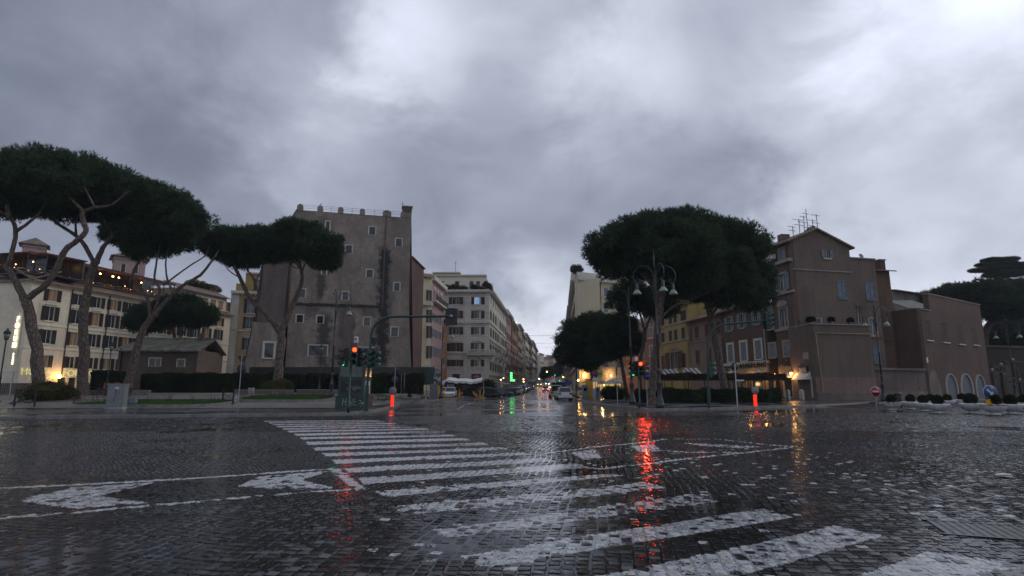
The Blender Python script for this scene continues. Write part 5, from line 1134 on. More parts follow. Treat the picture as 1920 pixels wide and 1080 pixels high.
pine('stone_pine', 'wide stone pine crown rising behind the red brick building at far right', 96,
  [(.6,.4,[(1838,690),(1848,630),(1862,600),(1888,580)]),(.3,.15,[(1862,602),(1900,600),(1935,590)])],
  [(1768,562,34,22,0),(1810,558,52,26,0),(1860,556,56,26,0),(1915,558,50,30,0),(1960,555,50,40,0),(1880,575,60,26,-3),(1820,570,50,18,2)], base_z=1., leaf=M_leafd, rc=1.4, dens=.6, L=.55, w=.14)
def cedar():
    Y = 135; z0 = 2.; t = thing('cedar_tree', 'dark layered cedar silhouette above the pine crown at far right', 'tree', (*EP(1875, 600, Y), z0)); mb = MB()
    limb(mb, [Vector((*EP(1875,600,Y), z0)), PT(1875,540,Y), PT(1878,500,Y), PT(1868,488,Y)], .7, .12, M_bark2); mb.build('trunk', t, Matrix())
    L = [lob(*a, Y, 0, .8) for a in ((1862,488,18,1.6),(1888,487,18,1.8),(1846,497,14,1.4),(1880,496,24,1.8),(1836,507,16,1.2),(1868,505,28,2.),(1902,503,20,2.),(1915,496,14,1.4),(1888,514,36,3))]
    link(bpy.data.objects.new('crown', crown_mesh('crown', L, M_leafd, .32, 1.2, .42, .10, 0)), t, Matrix())
cedar()
def roundtree(px, py, rx, ry, Y, label, base=(None,), name='evergreen_tree'):
    C = PT(px, py, Y); t = thing(name, label, 'tree', (C.x, Y, max(0, gz(Y)))); mb = MB(); limb(mb, [Vector((C.x,Y,gz(Y))), C], .3, .15, M_bark2); mb.build('trunk', t, Matrix())
    k = Y/F; L = [((C.x+random.uniform(-.5,.5)*rx*k, C.y+random.uniform(-.4,.4)*rx*k, C.z+random.uniform(-.45,.45)*ry*k), (rx*k*.62, rx*k*.6, ry*k*.55)) for _ in range(7)]
    link(bpy.data.objects.new('crown', crown_mesh('crown', L, M_leafd, max(.7, Y*.0035), .8, Y*.004, Y*.0012, .7, .9)), t, Matrix())
roundtree(1035, 700, 11, 10, 430, 'dark clump of a tree closing the end of the street'); roundtree(1052, 690, 6, 9, 380, 'dark street tree at the far right end of the street'); roundtree(1020,700,4,8,300,'small street tree on the far left pavement of the street')
for i, (px, py, rx, ry, Y, lb) in enumerate(((1868,640,26,34,105,'dark evergreen behind the end of the brick building'),(1905,630,34,40,112,'taller dark evergreen at the right edge above the retaining wall'),(1950,645,40,50,102,'evergreen half out of frame at the right edge'),(1885,668,30,18,99,'low dark shrubby tree above the brick retaining wall'))): roundtree(px, py, rx, ry, Y, lb)
# hedges
def hedge(label, px0, px1, Y, ytop, d=1.2, bz=None):
    x0, x1 = Xa(px0, Y, 1.), Xa(px1, Y, 1.); b = pz((x0+x1)/2, Y)-.1 if bz is None else bz; return leafbox('hedge', label, 'hedge', x0, x1, Y, Y+d, b, Za(ytop, Y), M_hedge)
hedge('long clipped dark hedge before the small brick house, left of the forked pine', 262, 512, 60, 701.5); hedge('clipped dark hedge right of the forked pine, below the tower', 528, 790, 61, 702.5); hedge('short clipped hedge by the hotel, behind the second pine', 167, 222, 57, 697)
hedge('restaurant hedge on the right behind the triple street lamp', 1196, 1318, 50, 731.5, 1.0, .1); hedge('restaurant hedge on the right beneath the vine pergola', 1322, 1464, 51, 731, 1., .1)
def bush(label, px, Y, r, mat, h=.8, bz=None, name='bush'):
    x = Xa(px, Y, 1.); z = pz(x, Y) if bz is None else bz; t = tag(bpy.data.objects.new(name, bushmesh(name, r, mat, 7, 1., .16, .045, h)), label, 'bush'); link(t, None, Matrix.Translation((x, Y, z)))
bush('low straggly bush around the foot of the far left pine', 92, 45, 1.7, M_dry, .55); bush('small round bush at the foot of the forked pine', 517, 54, 1.3, M_dry, .7)
bush('low bush beside the bar kiosk under the corner pines', 1150, 66, 1.2, M_hedge, 1., .1); bush('rounded bush at the cafe canopy end', 916, 90, 1.4, M_hedge, 1.5, .1)
# low garden walls
def lowwall(label, px0, px1, Y, h, mat, t_=.35, bz=None):
    x0, x1 = Xa(px0, Y, 1.), Xa(px1, Y, 1.); b = pz((x0+x1)/2, Y) if bz is None else bz
    o = thing('garden_wall', label, 'wall', (x0, Y, b)); MB().box(0, x1-x0, 0, t_, -.4, h-.07, mat).build('wall', o); MB().box(-.03, x1-x0+.03, -.04, t_+.04, h-.07, h, M_kerb).build('coping', o)
lowwall('low pale garden wall behind the bench at left', 130, 278, 50.5, .42, M_rubble); lowwall('low pale wall behind the middle flower bed', 440, 548, 52, .4, M_rubble); lowwall('low pale wall behind the corner kiosk', 556, 668, 52.5, .4, M_rubble)
lowwall('wall with pale coping between hedge and tower foot', 466, 792, 79, 3.0, M_dkbr, .5, .1)
lowwall('low rough wall at left end of the square, behind the mesh fence', -60, 60, 52, 1.0, M_dkbr)
x0, x1 = Xa(466, 79, 3), Xa(792, 79, 3); t = thing('metal_fence', 'dark mesh fence on the wall before the tower foot', 'fence', (x0, 79.2, 3.1))
for i in range(24): x = (x1-x0)*i/23; MB().box(x-.03, x+.03, -.03, .03, 0, 1.1, M_iron).build('post', t)
q = MB()
for k in range(9): q.box(0, x1-x0, -.012, .012, .02+k*.122, .135+k*.122, M_black)
q.build('rail', t)

# ================================================================== FLOWER BEDS
def bed(label, px0, px1, Y0, Y1, arcl=True, roses=True, grp=None):
    xa, xb = Xa(px0, Y0, .3), Xa(px1, Y0, .3); n = 28; pts = []
    for i in range(n):
        a = 2*math.pi*i/n; c, s_ = math.cos(a), math.sin(a); sg = lambda v, p: math.copysign(abs(v)**p, v)
        pts.append(((xa+xb)/2+(xb-xa)/2*sg(c, .45), (Y0+Y1)/2+(Y1-Y0)/2*sg(s_, .7)))
    t = thing('flower_bed', label, 'flower bed', ((xa+xb)/2, (Y0+Y1)/2, pz((xa+xb)/2, Y0))); I = Matrix(); k = MB(); g = MB(); h = MB()
    C = Vector(((xa+xb)/2, (Y0+Y1)/2))
    top = []
    for i in range(n):
        a, b = Vector(pts[i]), Vector(pts[(i+1) % n]); ai, bi = C+(a-C)*(1-.28/(a-C).length), C+(b-C)*(1-.28/(b-C).length); za, zb = pz(*a)+.0, pz(*b)
        vs = [(a.x,a.y,za-.2),(b.x,b.y,zb-.2),(bi.x,bi.y,zb-.2),(ai.x,ai.y,za-.2),(a.x,a.y,za+.2),(b.x,b.y,zb+.2),(bi.x,bi.y,zb+.2),(ai.x,ai.y,za+.2)]
        k.add(vs, [(4,5,6,7),(0,1,5,4),(2,3,7,6)], M_kerb); top.append((ai.x, ai.y, za+.14))
        L = (bi-ai).length; m = max(1, int(L/.22))
        for j in range(m):
            p = ai.lerp(bi, j/m); r = ai.lerp(bi, (j+1.35)/m); z = za+(zb-za)*j/m+.14; mid = (p+r)/2
            h.tube([(p.x,p.y,z),(p.x*.97+mid.x*.03,p.y,z+.28),(mid.x,mid.y,z+.4),(r.x,r.y,z+.28),(r.x,r.y,z)], .009, M_iron, 3, False)
    g.add(top, [tuple(range(n))], M_soil); k.build('kerb', t, I); g.build('soil', t, I); h.build('hoop_edging', t, I)
    m = int((xb-xa)*(Y1-Y0)*160); x = rng.uniform(xa+.4, xb-.4, m); y = rng.uniform(Y0+.3, Y1-.3, m); keep = inpoly(x, y, np.array([C+(Vector(p)-C)*.93 for p in pts])); x, y = x[keep], y[keep]
    z = np.array([pz(a, b)+.12 for a, b in zip(x, y)]); V = blades(np.stack([x, y, z], 1), np.tile([0,0,1.], (len(x),1)), .15, .03, 3, .35); o = bpy.data.objects.new('grass', npmesh('grass', V, np.arange(len(V)).reshape(-1,3), M_grass)); o['kind'] = 'stuff'; link(o, t, I)
    if roses:
        for j in range(int((xb-xa)/1.1)):
            x = xa+1+j*1.1+random.uniform(-.2,.2); y = (Y0+Y1)/2+random.uniform(-.6,.6); r = MB(); z = pz(x, y)+.12
            for _ in range(7):
                p = Vector((x,y,z)); q = [p.copy()]; d = Vector((random.uniform(-.5,.5), random.uniform(-.5,.5), 1)).normalized()
                for _ in range(3): p = p+d*.24; d = (d+Vector((random.uniform(-.4,.4), random.uniform(-.4,.4), 0))).normalized(); q.append(p.copy())
                r.tube(q, [.014,.011,.008,.004], M_bark2, 3, False)
            r.build('rose_bush', t, I)
M_soil = plain('grass thatch soil', (.03,.05,.015), .9)
bed('long oval grass bed with bare roses, behind the grey utility cabinet', 92, 386, 37.4, 43.5); bed('oval grass bed in front of the forked pine', 421, 604, 43, 48.5); bed('small grass bed behind the corner kiosk', 690, 722, 47, 51, roses=False); bed('narrow grass strip by the litter bin', 738, 796, 53, 56, roses=False)

# ================================================================== STREET FURNITURE
M_bell = plain('pale green lamp glass', (.24,.29,.23), .3, 0, .08); M_lgl = plain('lantern glass', (.10,.14,.13), .2)
def stand(name, label, cat, px, py, z=.13, rz=0., group=None):
    x, y = G(px, py, z); return thing(name, label, cat, (x, y, z), rz, group)
def lampost(label, px, py, z, arms, H=10.5, rz=0., group='tall curled arm street lamps', Y=None):
    if Y: x, y = Xa(px, Y, z), Y
    else: x, y = G(px, py, z)
    t = thing('street_lamp', label, 'street lamp', (x, y, z), rz, group)
    MB().lathe([(.29,0),(.29,.25),(.22,.32),(.25,.5),(.17,.6),(.14,1.0),(.17,1.5),(.20,1.55),(.12,1.7),(.10,2.3),(.14,2.35),(.09,2.5)], M_ironp, 16).build('pedestal', t)
    MB().lathe([(.08,2.5),(.07,4.6),(.11,4.65),(.11,4.75),(.06,4.85),(.05,7.6),(.08,7.65),(.08,7.75),(.045,7.85),(.035,9.2)]+([(.09,9.25),(.03,9.5),(.06,9.9),(.02,10.0),(.005,H)] if len(arms) > 1 else [(.05,9.4),(.0,9.5)]), M_ironp, 12).build('post', t)
    for a in arms:
        A = Matrix.Rotation(a, 4, 'Z'); arc = [(.06,0,6.9),(.10,0,7.9)]+[(.75-.66*math.cos(u),0,8.6+.72*math.sin(u)) for u in np.linspace(.1, math.pi*1.05, 12)]+[(1.28,0,8.2),(1.12,0,8.05),(.98,0,8.2),(1.0,0,8.4),(1.12,0,8.42)]
        q = MB().tube([A @ Vector(p) for p in arc], .027, M_ironp, 6); q.tube([A @ Vector(p) for p in ((.08,0,7.3),(.3,0,8.0),(.7,0,8.3),(1.05,0,8.25),(1.2,0,7.95))], .016, M_ironp, 5)
        q.build('arm', t); c = A @ Vector((1.2, 0, 0)); q = MB(); q.lathe([(.03,8.15),(.09,8.05),(.09,7.75),(.12,7.7)], M_ironp, 12, c).build('lamp_holder', t)
        MB().lathe([(.10,7.72),(.17,7.6),(.28,7.45),(.30,7.38),(.0,7.42)], M_bell, 16, c).build('lamp_shade', t)
    return t
M_ironp = plain('dark grey painted iron', (.045,.05,.055), .35, .3, .15)
lampost('curled triple street lamp, tallest and nearest, on the right kerb', 1238, 765, .12, (0, math.pi, -1.38))
lampost('curled triple street lamp before the brown annex and low wall', 1658, 754, .1, (0.15, math.pi+.1, -1.3), Y=57)
lampost('curled triple street lamp at the right edge, by the planters', 1906, 745, .1, (-.3, math.pi-.3, -1.0), Y=71)
lampost('single curled street lamp beside the green kiosk', 620, 756, .13, (0,), rz=-.1); lampost('single curled street lamp by the wrapped cafe barriers', 827, 745, .13, (0.1,), Y=70)
lampost('single curled street lamp standing left of the red light pole', 1186, 758, .12, (math.pi*.95,), Y=46.5); lampost('single curled street lamp at the far corner pavement by parked car', 1082, 747, .12, (math.pi,), Y=73)
def lantern(label, px, Y, z=None, H=4.5):
    x = Xa(px, Y, 1.); z = pz(x, Y) if z is None else z; t = thing('lantern_post', label, 'street lamp', (x, Y, z), 0, 'small old lantern posts')
    MB().lathe([(.17,0),(.17,.15),(.11,.3),(.12,.7),(.07,.9),(.055,1.8),(.08,1.85),(.045,1.95),(.035,H-.75),(.06,H-.7)], M_iron, 10).build('post', t)
    MB().lathe([(.10,H-.68),(.19,H-.25),(.0,H-.25)], M_lgl, 6).build('glass', t); MB().lathe([(.22,H-.25),(.13,H-.08),(.07,H-.05),(.06,H+.02),(.0,H+.12)], M_iron, 6).build('hood', t)
lantern('small lantern post near the left edge by the mesh fence', -4, 36, .14, 4.9); lantern('small lantern post behind the utility cabinet, before the hotel', 199, 50); lantern('small lantern post between forked pine and green kiosk', 598, 53)

def signal_beam(parent, M, col, w):
    l = bpy.data.lights.new('signal_beam', 'SPOT'); l.energy = w; l.color = col; l.spot_size = R(120); l.spot_blend = .6; l.shadow_soft_size = .11
    o = bpy.data.objects.new('signal_beam', l); link(o, parent, M @ Matrix.Rotation(R(-78), 4, 'X')); return o
def head(mb_parent, M, lit=None, H3=.32, name='signal_head', rnd=.11, mat=None):
    """three-lens signal, lenses face -Y; lit = (index from top, material)"""
    mat = mat or M_green; o = MB().box(-.17,.17,-.08,.12,0,H3*3,mat).build(name, mb_parent, M)
    for k in range(3):
        z = H3*(2.5-k); T = M @ Matrix.Translation((0,-.09,z)) @ Matrix.Rotation(R(90), 4, 'X')
        mm = lit[1] if lit and lit[0] == k else M_black; MB().lathe([(0,.0),(rnd,.0),(rnd,.015),(0,.03)], mm, 14, M=Matrix.Rotation(math.pi,4,'X') if 0 else None).build('lens', o, T)
        v = MB(); n = 12; R0 = rnd+.03; r = []
        for i in range(n+1):
            a = math.pi*(-.12+1.24*i/n); r.append((R0*math.cos(a), R0*math.sin(a)))
        vs = [(x, y, .0) for x, y in r]+[(x, y, .26) for x, y in r]+[(x*.93, y*.93, .0) for x, y in r]+[(x*.93, y*.93, .26) for x, y in r]; m_ = n+1
        v.add(vs, [(i,i+1,m_+i+1,m_+i) for i in range(n)]+[(2*m_+i+1,2*m_+i,3*m_+i,3*m_+i+1) for i in range(n)]+[(m_+i,m_+i+1,3*m_+i+1,3*m_+i) for i in range(n)], mat, True); v.build('visor', o, T)
    return o
def HM(t, dx, dy, z, rz): return WM[t.name] @ Matrix.Translation((dx, dy, z)) @ Matrix.Rotation(rz, 4, 'Z')
RZ = math.radians
# signals by the kiosk
t = stand('traffic_light', 'traffic light with red lamp lit before the green kiosk', 'traffic light', 653, 774, .13)
MB().lathe([(.07,0),(.07,.4),(.05,.42),(.05,3.6),(.0,3.65)], M_green, 10).build('pole', t)
head(t, HM(t, .22, -.12, 2.42, RZ(8)), (0, E_red)); head(t, HM(t, -.28, -.02, 2.35, RZ(-62)), (2, E_green), mat=M_black); head(t, HM(t, .42, .12, 2.35, RZ(80)), None, mat=M_black)
MB().box(.15,.31,-.1,.12,3.6,3.92,M_whitep).lathe([(0,0),(.05,.01)], M_black, 8, M=Matrix.Translation((.23,-.11,3.78)) @ Matrix.Rotation(R(90),4,'X')).box(.2,.26,-.02,.04,3.4,3.6,M_iron).build('sensor', t)
signal_beam(t, WM[t.name] @ Matrix.Translation((.22,-.62,3.15)), (1,.045,.012), 15); signal_beam(t, WM[t.name] @ Matrix.Translation((-.5,-.2,2.5)) @ Matrix.Rotation(RZ(-20),4,'Z'), (.05,1,.45), 2)
t = stand('traffic_light', 'green traffic light with a curved arm reaching over the street mouth', 'traffic light', 686.5, 771, .13)
Yp = WM[t.name].translation.y; arm = [PT(*p, Yp) for p in ((694,660),(696,627),(702,611),(715.6,599.5),(735.6,594),(780,593.5),(846,593))]
b0 = WM[t.name].translation; MB().tube([b0, b0+Vector((0,0,1.4))], .11, M_green, 12).tube([b0+Vector((0,0,1.4)), arm[0]]+smoothline(arm[1:], 3), [.08,.08]+[.07]*16+[.055]*3 if False else .07, M_green, 10).build('pole', t, Matrix())
e = arm[-1]; q = MB().box(-.34,.34,.02,.05,-.5,.45,M_black); q.build('backing_board', t, Matrix.Translation(e)); head(t, Matrix.Translation(e+Vector((0,.2,-.48))) @ Matrix.Rotation(math.pi,4,'Z'), None)
MB().lathe([(.36*0,0),(.09,.0),(.09,.05),(0,.06)], M_galv, 12).build('bracket', t, Matrix.Translation(e+Vector((0,-.03,0))) @ Matrix.Rotation(R(90),4,'X'))
head(t, HM(t, .05, -.1, 2.35, RZ(58)), None); head(t, HM(t, .30, .15, 2.35, RZ(105)), None)
M1 = WM[t.name] @ Matrix.Translation((.26,.12,0)); MB().prism([(-.29,4.05),(.29,4.05),(0,3.5)], 1, -.01, .01, M_signback).build('give_way_sign_back', t, M1); MB().lathe([(0,0),(.3,0),(.3,.02),(0,.02)], M_signback, 20, M=Matrix.Rotation(R(90),4,'X')).build('round_sign_back', t, M1 @ Matrix.Translation((0,0,3.15)))
# kiosk
x0, y0 = G(628, 766, .13); x1, y1 = G(675, 767, .13); kf = Face((x0, y0), (x1, y0-.05)); D = 2.0
t = thing('police_kiosk', 'dark green octagonal roofed kiosk with white HAE graffiti at the corner', 'kiosk', (x0, y0, .13)); K = kf.M @ Matrix.Translation((0,0,.13)) ; W_ = kf.L; 
M_kiosk = plain('dark green kiosk paint', (.018,.05,.042), .4, .0, .3, 2.); M_kglass = glassmat('kiosk glass', (.05,.065,.06), .12)
q = MB(); q.box(0,W_,0,D,0,.75,M_kiosk).box(.1,W_-.1,.1,D-.1,.75,3.05,M_kiosk); q.box(-.04,W_+.04,-.04,D+.04,.70,.78,M_kiosk); q.box(.06,W_-.06,.06,D-.06,1.82,1.9,M_kiosk); q.build('cabin', t, K)
for a, b in ((.2,W_*.5-.05),(W_*.5+.05,W_-.2)): MB().box(a,b,.07,.097,1.95,2.95,M_kglass).build('window', t, K)
MB().box(W_*.16,W_*.84,.06,.097,1.0,1.72,M_iron).build('panel', t, K); MB().box(W_-.097,W_-.06,.3,.95,1.95,2.9,M_kglass).box(W_-.097,W_-.06,1.05,D-.3,1.95,2.9,M_kglass).build('side_window', t, K); MB().box(W_-.098,W_-.05,.4,1.4,.9,1.7,M_whitep).build('notice', t, K)
MB().prism([(-.3,3.05),(W_+.3,3.05),(W_+.3,3.2),(W_*.62,3.5),(W_*.38,3.5),(-.3,3.2)], 1, -.25, D+.25, M_kiosk).build('roof', t, K)
MB().box(.1,W_-.1,-.27,-.253,3.08,3.17,plain('red stripe', (.16,.02,.02), .5)).build('stripe', t, K)
gr_ = MB(); M_graf = plain('white graffiti', (.45,.5,.52), .6)
def stroke(pts, M, mb, w=.018): mb.tube([Vector((p[0], -.012, p[1])) for p in pts], w, M_graf, 4)
for p in ([(.45,.15),(.5,.62)],[(.48,.4),(.68,.42)],[(.68,.62),(.66,.16)],[(.78,.2),(.92,.58),(1.02,.2)],[(.80,.35),(1.02,.37)],[(.85,.70),(.92,.65),(1.0,.72)],[(1.25,.6),(1.1,.55),(1.13,.22),(1.35,.2)],[(1.1,.4),(1.3,.42)],[(1.5,.52),(1.75,.32),(1.62,.08),(1.5,.3),(1.9,.33)]): stroke(p, None, gr_)
gr_.build('graffiti', t, K)
sc_ = MB()
for _ in range(16): a, b = random.uniform(W_*.2,W_*.75), random.uniform(1.05,1.6); sc_.tube([(a,.052,b),(a+random.uniform(-.2,.25),.052,b+random.uniform(-.1,.1)),(a+random.uniform(-.2,.3),.052,b+random.uniform(-.15,.12))], .008, M_graf, 3)
sc_.build('scratches', t, K)
# right signals
t = stand('traffic_light', 'traffic light glowing red beside the tall triple street lamp', 'traffic light', 1199.5, 765, .12)
MB().lathe([(.07,0),(.07,.4),(.05,.42),(.05,3.0),(.0,3.05)], M_green, 10).build('pole', t)
head(t, HM(t, .12, -.12, 2.0, RZ(-4)), (0, E_red)); head(t, HM(t, -.26, .0, 2.0, RZ(-58)), (2, E_green), mat=M_black); head(t, HM(t, .38, .1, 2.0, RZ(70)), None, mat=M_black)
MB().box(-.2,-.04,-.1,.12,3.0,3.25,M_whitep).build('sensor', t); signal_beam(t, WM[t.name] @ Matrix.Translation((.12,-.62,2.75)), (1,.045,.01), 120); pt_light(t, WM[t.name] @ Vector((.3,-.4,2.9)), (1,.08,.03), 9); signal_beam(t, WM[t.name] @ Matrix.Translation((-.5,-.2,2.2)) @ Matrix.Rotation(RZ(-15),4,'Z'), (.05,1,.45), 5)
t = stand('traffic_light', 'green traffic light with a curved arm in front of the brown houses', 'traffic light', 1330, 765, .12)
Yp = WM[t.name].translation.y; arm = [PT(*p, Yp) for p in ((1327.5,660),(1327,644),(1331,628),(1342,615),(1358,608.5),(1392.6,605),(1440,600.6))]; b0 = WM[t.name].translation
MB().tube([b0, b0+Vector((0,0,1.4))], .11, M_green, 12).tube([b0+Vector((0,0,1.4)), arm[0]]+smoothline(arm[1:], 3), .065, M_green, 10).build('pole', t, Matrix()); e = arm[-1]
MB().box(-.3,.3,.15,.18,-.55,.5,M_black).build('backing_board', t, Matrix.Translation(e)); head(t, Matrix.Translation(e+Vector((.05,.0,-.5))) @ Matrix.Rotation(RZ(35),4,'Z'), None); head(t, HM(t, .2, -.05, 1.95, RZ(75)), None)
# illuminated bollards with round white discs
for lb, px, py, z, a in (('red glowing bollard with grey disc on the left kerb point', 735, 764, .1, .05), ('red glowing bollard with grey disc on the right kerb', 1417, 763, .12, 0)):
    t = stand('lit_bollard', lb, 'bollard', px, py, z); MB().box(-.085,.085,-.08,.08,.05,.80,E_red2).build('light_column', t); MB().box(-.14,.14,-.12,.12,0,.05,M_grey).box(-.13,.13,-.11,.11,.80,.84,M_grey).build('casing', t)
    MB().lathe([(0,-.03),(.25,-.03),(.26,0),(.25,.03),(0,.03)], M_grey, 24, M=Matrix.Translation((.02,-.05,1.1)) @ Matrix.Rotation(R(90),4,'X')).build('disc', t); pt_light(t, WM[t.name] @ Vector((0,-.4,.5)), (1,.08,.03), 2., .1)
# sign posts
def post(t, h, r=.03, mat=None): return MB().tube([(0,0,0),(0,0,h)], r, mat or M_galv, 8).build('post', t)
def disc(t, r, z, mat, y=-.05, nm='sign_plate', n=24): return MB().lathe([(0,-.01),(r,-.01),(r,.01),(0,.01)], mat, n, M=Matrix.Translation((0,y,z)) @ Matrix.Rotation(R(90),4,'X')).build(nm, t)
def tri(t, r, z, mat, y=.05): return MB().prism([(-r,z+r*.6),(r,z+r*.6),(0,z-r*1.1)], 1, y-.01, y+.01, mat).build('sign_plate', t)
t = stand('road_sign', 'grey pole seen from behind with triangular and round signs, left of the kiosk', 'road sign', 446, 766); post(t, 3.3); tri(t, .32, 3.05, M_signback); disc(t, .3, 2.45, M_signback, .05)
t = stand('road_sign', 'pole with two round sign backs behind the left red bollard', 'road sign', 739, 757); post(t, 3.0); disc(t, .3, 2.7, M_signback, .05); disc(t, .3, 1.9, M_signback, .05)
for i, (px, py, lb) in enumerate(((751.5,750,'thin grey pole left of the litter bin, the left one of two'),(757,750,'thin grey pole nearest to the litter bin'))): t = stand('metal_pole', lb, 'pole', px, py); post(t, 2.7+.1*i)
t = stand('road_sign', 'bare pole with narrow edge-on sign at the right street corner', 'road sign', 1158, 760, .12); post(t, 2.9); MB().box(-.02,.02,-.25,.25,2.2,2.8,M_signback).build('sign_plate', t)
t = stand('road_sign', 'pole with round sign back and white street plate before the restaurant hedge', 'road sign', 1383, 763, .12); post(t, 2.9, .035, M_whitep); disc(t, .27, 2.7, M_signback, .05); MB().box(0,.55,-.03,.03,1.72,1.82,M_whitep).build('street_plate', t)
M_blue = plain('sign blue', (.01,.05,.22), .35, 0, .08); M_red = plain('sign red', (.32,.012,.015), .35, 0, .08); M_yellow = plain('sign yellow', (.75,.42,.01), .4, 0, .08)
x = Xa(1117, 52, .12); t = thing('no_stopping_sign', 'round red and blue no stopping sign with small white plate at the corner', 'road sign', (x, 52, .12)); post(t, 2.8)
disc(t, .3, 2.55, M_red); disc(t, .24, 2.55, M_blue, -.065, 'sign_face'); q = MB()
for a in (45, -45): q.box(-.24,.24,-.09,-.08,-.03,.03,M_red,Matrix.Translation((0,0,2.55)) @ Matrix.Rotation(R(a),4,'Y'))
q.build('red_cross', t); MB().box(-.25,.25,-.06,-.04,1.95,2.15,M_whitep).build('plate', t)
t = thing('tow_sign', 'small yellow green panel right beside the no stopping sign', 'road sign', (x+.5, 53, .12)); post(t, 2.8, .02); MB().box(-.2,.32,-.05,-.03,2.25,2.85,plain('sign yellow green', (.35,.38,.03), .5)).build('panel', t); MB().box(-.02,.2,-.06,-.052,2.5,2.6,M_black).build('pictogram', t)
t = stand('no_entry_sign', 'red round no entry sign with white bar, left of the planters', 'road sign', 1644.5, 770, 0); post(t, 1.25); disc(t, .31, 1.17, M_whitep); disc(t, .29, 1.17, M_red, -.063, 'sign_face'); MB().box(-.21,.21,-.085,-.076,1.12,1.22,M_whitep).build('white_bar', t)
t = stand('keep_right_sign', 'blue round arrow sign on a yellow bollard before the planters', 'road sign', 1861, 778, 0); MB().lathe([(.02,0),(.16,.28),(.0,.28)], M_black, 4, M=Matrix.Rotation(R(45),4,'Z')).build('base', t); MB().box(-.19,.15,-.10,.10,.28,.80,M_yellow).build('bollard', t)
disc(t, .37, 1.16, M_whitep); disc(t, .35, 1.16, M_blue, -.063, 'sign_face'); A = Matrix.Translation((0,0,1.16)) @ Matrix.Rotation(R(42),4,'Y'); q = MB().box(-.24,.05,-.085,-.076,-.045,.045,M_whitep,A); q.add([A @ Vector(v) for v in ((.05,-.085,.13),(.05,-.085,-.13),(.26,-.085,0),(.05,-.076,.13),(.05,-.076,-.13),(.26,-.076,0))], [(0,1,2),(3,5,4),(0,2,5,3),(1,4,5,2)], M_whitep); q.build('white_arrow', t)
x = Xa(1215, 50, .12); t = thing('road_sign', 'small blue sign on thin post behind the red traffic light', 'road sign', (x, 44, .12)) if 0 else thing('road_sign', 'small blue sign on thin post behind the red traffic light', 'road sign', (Xa(1214,42,.12), 42, .12)); post(t, 2.4); disc(t, .26, 2.1, M_blue)
# planters
M_bowl = plain('white concrete bowl', (.70,.71,.72), .45, 0, .15, 4.)
PL = [(1674,769,1.,1,'leftmost white bowl planter with red striped rim, by the no entry sign'),(1709,767.5,1.,0,'white bowl planter second from the left in front of the litter bin wall'),(1734,771,1.,0,'white bowl planter third from the left of the front row'),(1761,775,1.04,0,'white bowl planter nearest the camera in the left cluster'),
 (1746,764,.95,0,'white bowl planter almost hidden behind the left cluster'),(1778,763,.95,0,'white bowl planter behind the cluster, before the second arch'),(1806,761.5,1.,0,'white bowl planter alone in front of the third arch'),(1824,775,1.1,0,'large white bowl planter left of the blue arrow sign'),
 (1866,778,1.1,1,'white bowl planter with red striped rim behind the yellow bollard'),(1898,776,1.05,0,'white bowl planter right of the blue arrow sign'),(1924,771,1.,0,'white bowl planter cut by the right edge of frame')]
M_stripe = None
m, n_ = newmat('red and white tape'); o_ = n_.n('ShaderNodeTexCoord').outputs['Object']; w_ = n_.m('SINE', n_.m('ADD', n_.m('MULTIPLY', n_.n('ShaderNodeSeparateXYZ', {0: o_}).outputs[0], 30.), n_.m('MULTIPLY', n_.n('ShaderNodeSeparateXYZ', {0: o_}).outputs[2], 30.))); fin(n_, **{'Base Color': n_.mix(n_.m('GREATER_THAN', w_, 0.), (.5,.5,.5), (.3,.02,.02)), 'Roughness': .5}); M_tape = m
ball = crown_mesh('boxwood_ball', [((0,0,.0),(.21,.21,.2))], M_box, .1, 2.2, .07, .03, 1.0, 1., .5, 3)
for px, py, sc, st, lb in PL:
    t = stand('bowl_planter', lb, 'planter', px, py, 0., 0, 'white bowl planters with clipped box balls'); M = WM[t.name] @ Matrix.Scale(sc, 4)
    MB().lathe([(.2,0),(.22,.05),(.16,.09),(.26,.14),(.42,.24),(.50,.38),(.53,.46),(.53,.50),(.49,.50),(.46,.44),(.0,.42)], M_bowl, 28).build('bowl', t, M)
    MB().lathe([(.0,.46),(.25,.45),(.47,.435)], M_soil, 14).build('soil', t, M)
    if st: MB().lathe([(.532,.44),(.545,.47),(.537,.50),(.527,.503)], M_tape, 28).build('warning_tape', t, M)
    link(bpy.data.objects.new('box_ball', ball), t, M @ Matrix.Translation((random.uniform(-.05,.05),0,.70)) @ Matrix.Rotation(random.random()*6,4,'Z') @ Matrix.Scale(random.uniform(1.0,1.15),4))
def bin_(label, px, py, z=.13, Y=None):
    t = stand('litter_bin', label, 'bin', px, py, z) if not Y else thing('litter_bin', label, 'bin', (Xa(px, Y, z), Y, z)); MB().lathe([(.22,.05),(.25,.1),(.27,.8),(.25,.82)], M_black, 16).build('body', t); MB().lathe([(.29,.85),(.28,.95),(.15,1.03),(0,1.05)], M_iron, 16).box(-.24,-.2,-.03,.03,.8,.9,M_iron).box(.2,.24,-.03,.03,.8,.9,M_iron).build('lid', t)
bin_('round black litter bin on the left pavement by the grass strip', 768, 748); bin_('tall round grey litter bin beside the leftmost planter', 1686, 763, 0., 44)
# stone bollards
for i, (px, lb) in enumerate(((1453,'stone bollard leftmost by the hedge end'),(1478,'stone bollard before the brown door, middle of three'),(1504,'stone bollard right before the bar door'))):
    t = thing('stone_bollard', lb, 'bollard', (Xa(px, 61, .12), 61, .12), 0, 'stone bollards before the bar'); MB().lathe([(.26,0),(.27,.15),(.24,.2),(.25,.85),(.2,1.0),(.1,1.1),(0,1.12)], M_conc, 14).build('post', t)

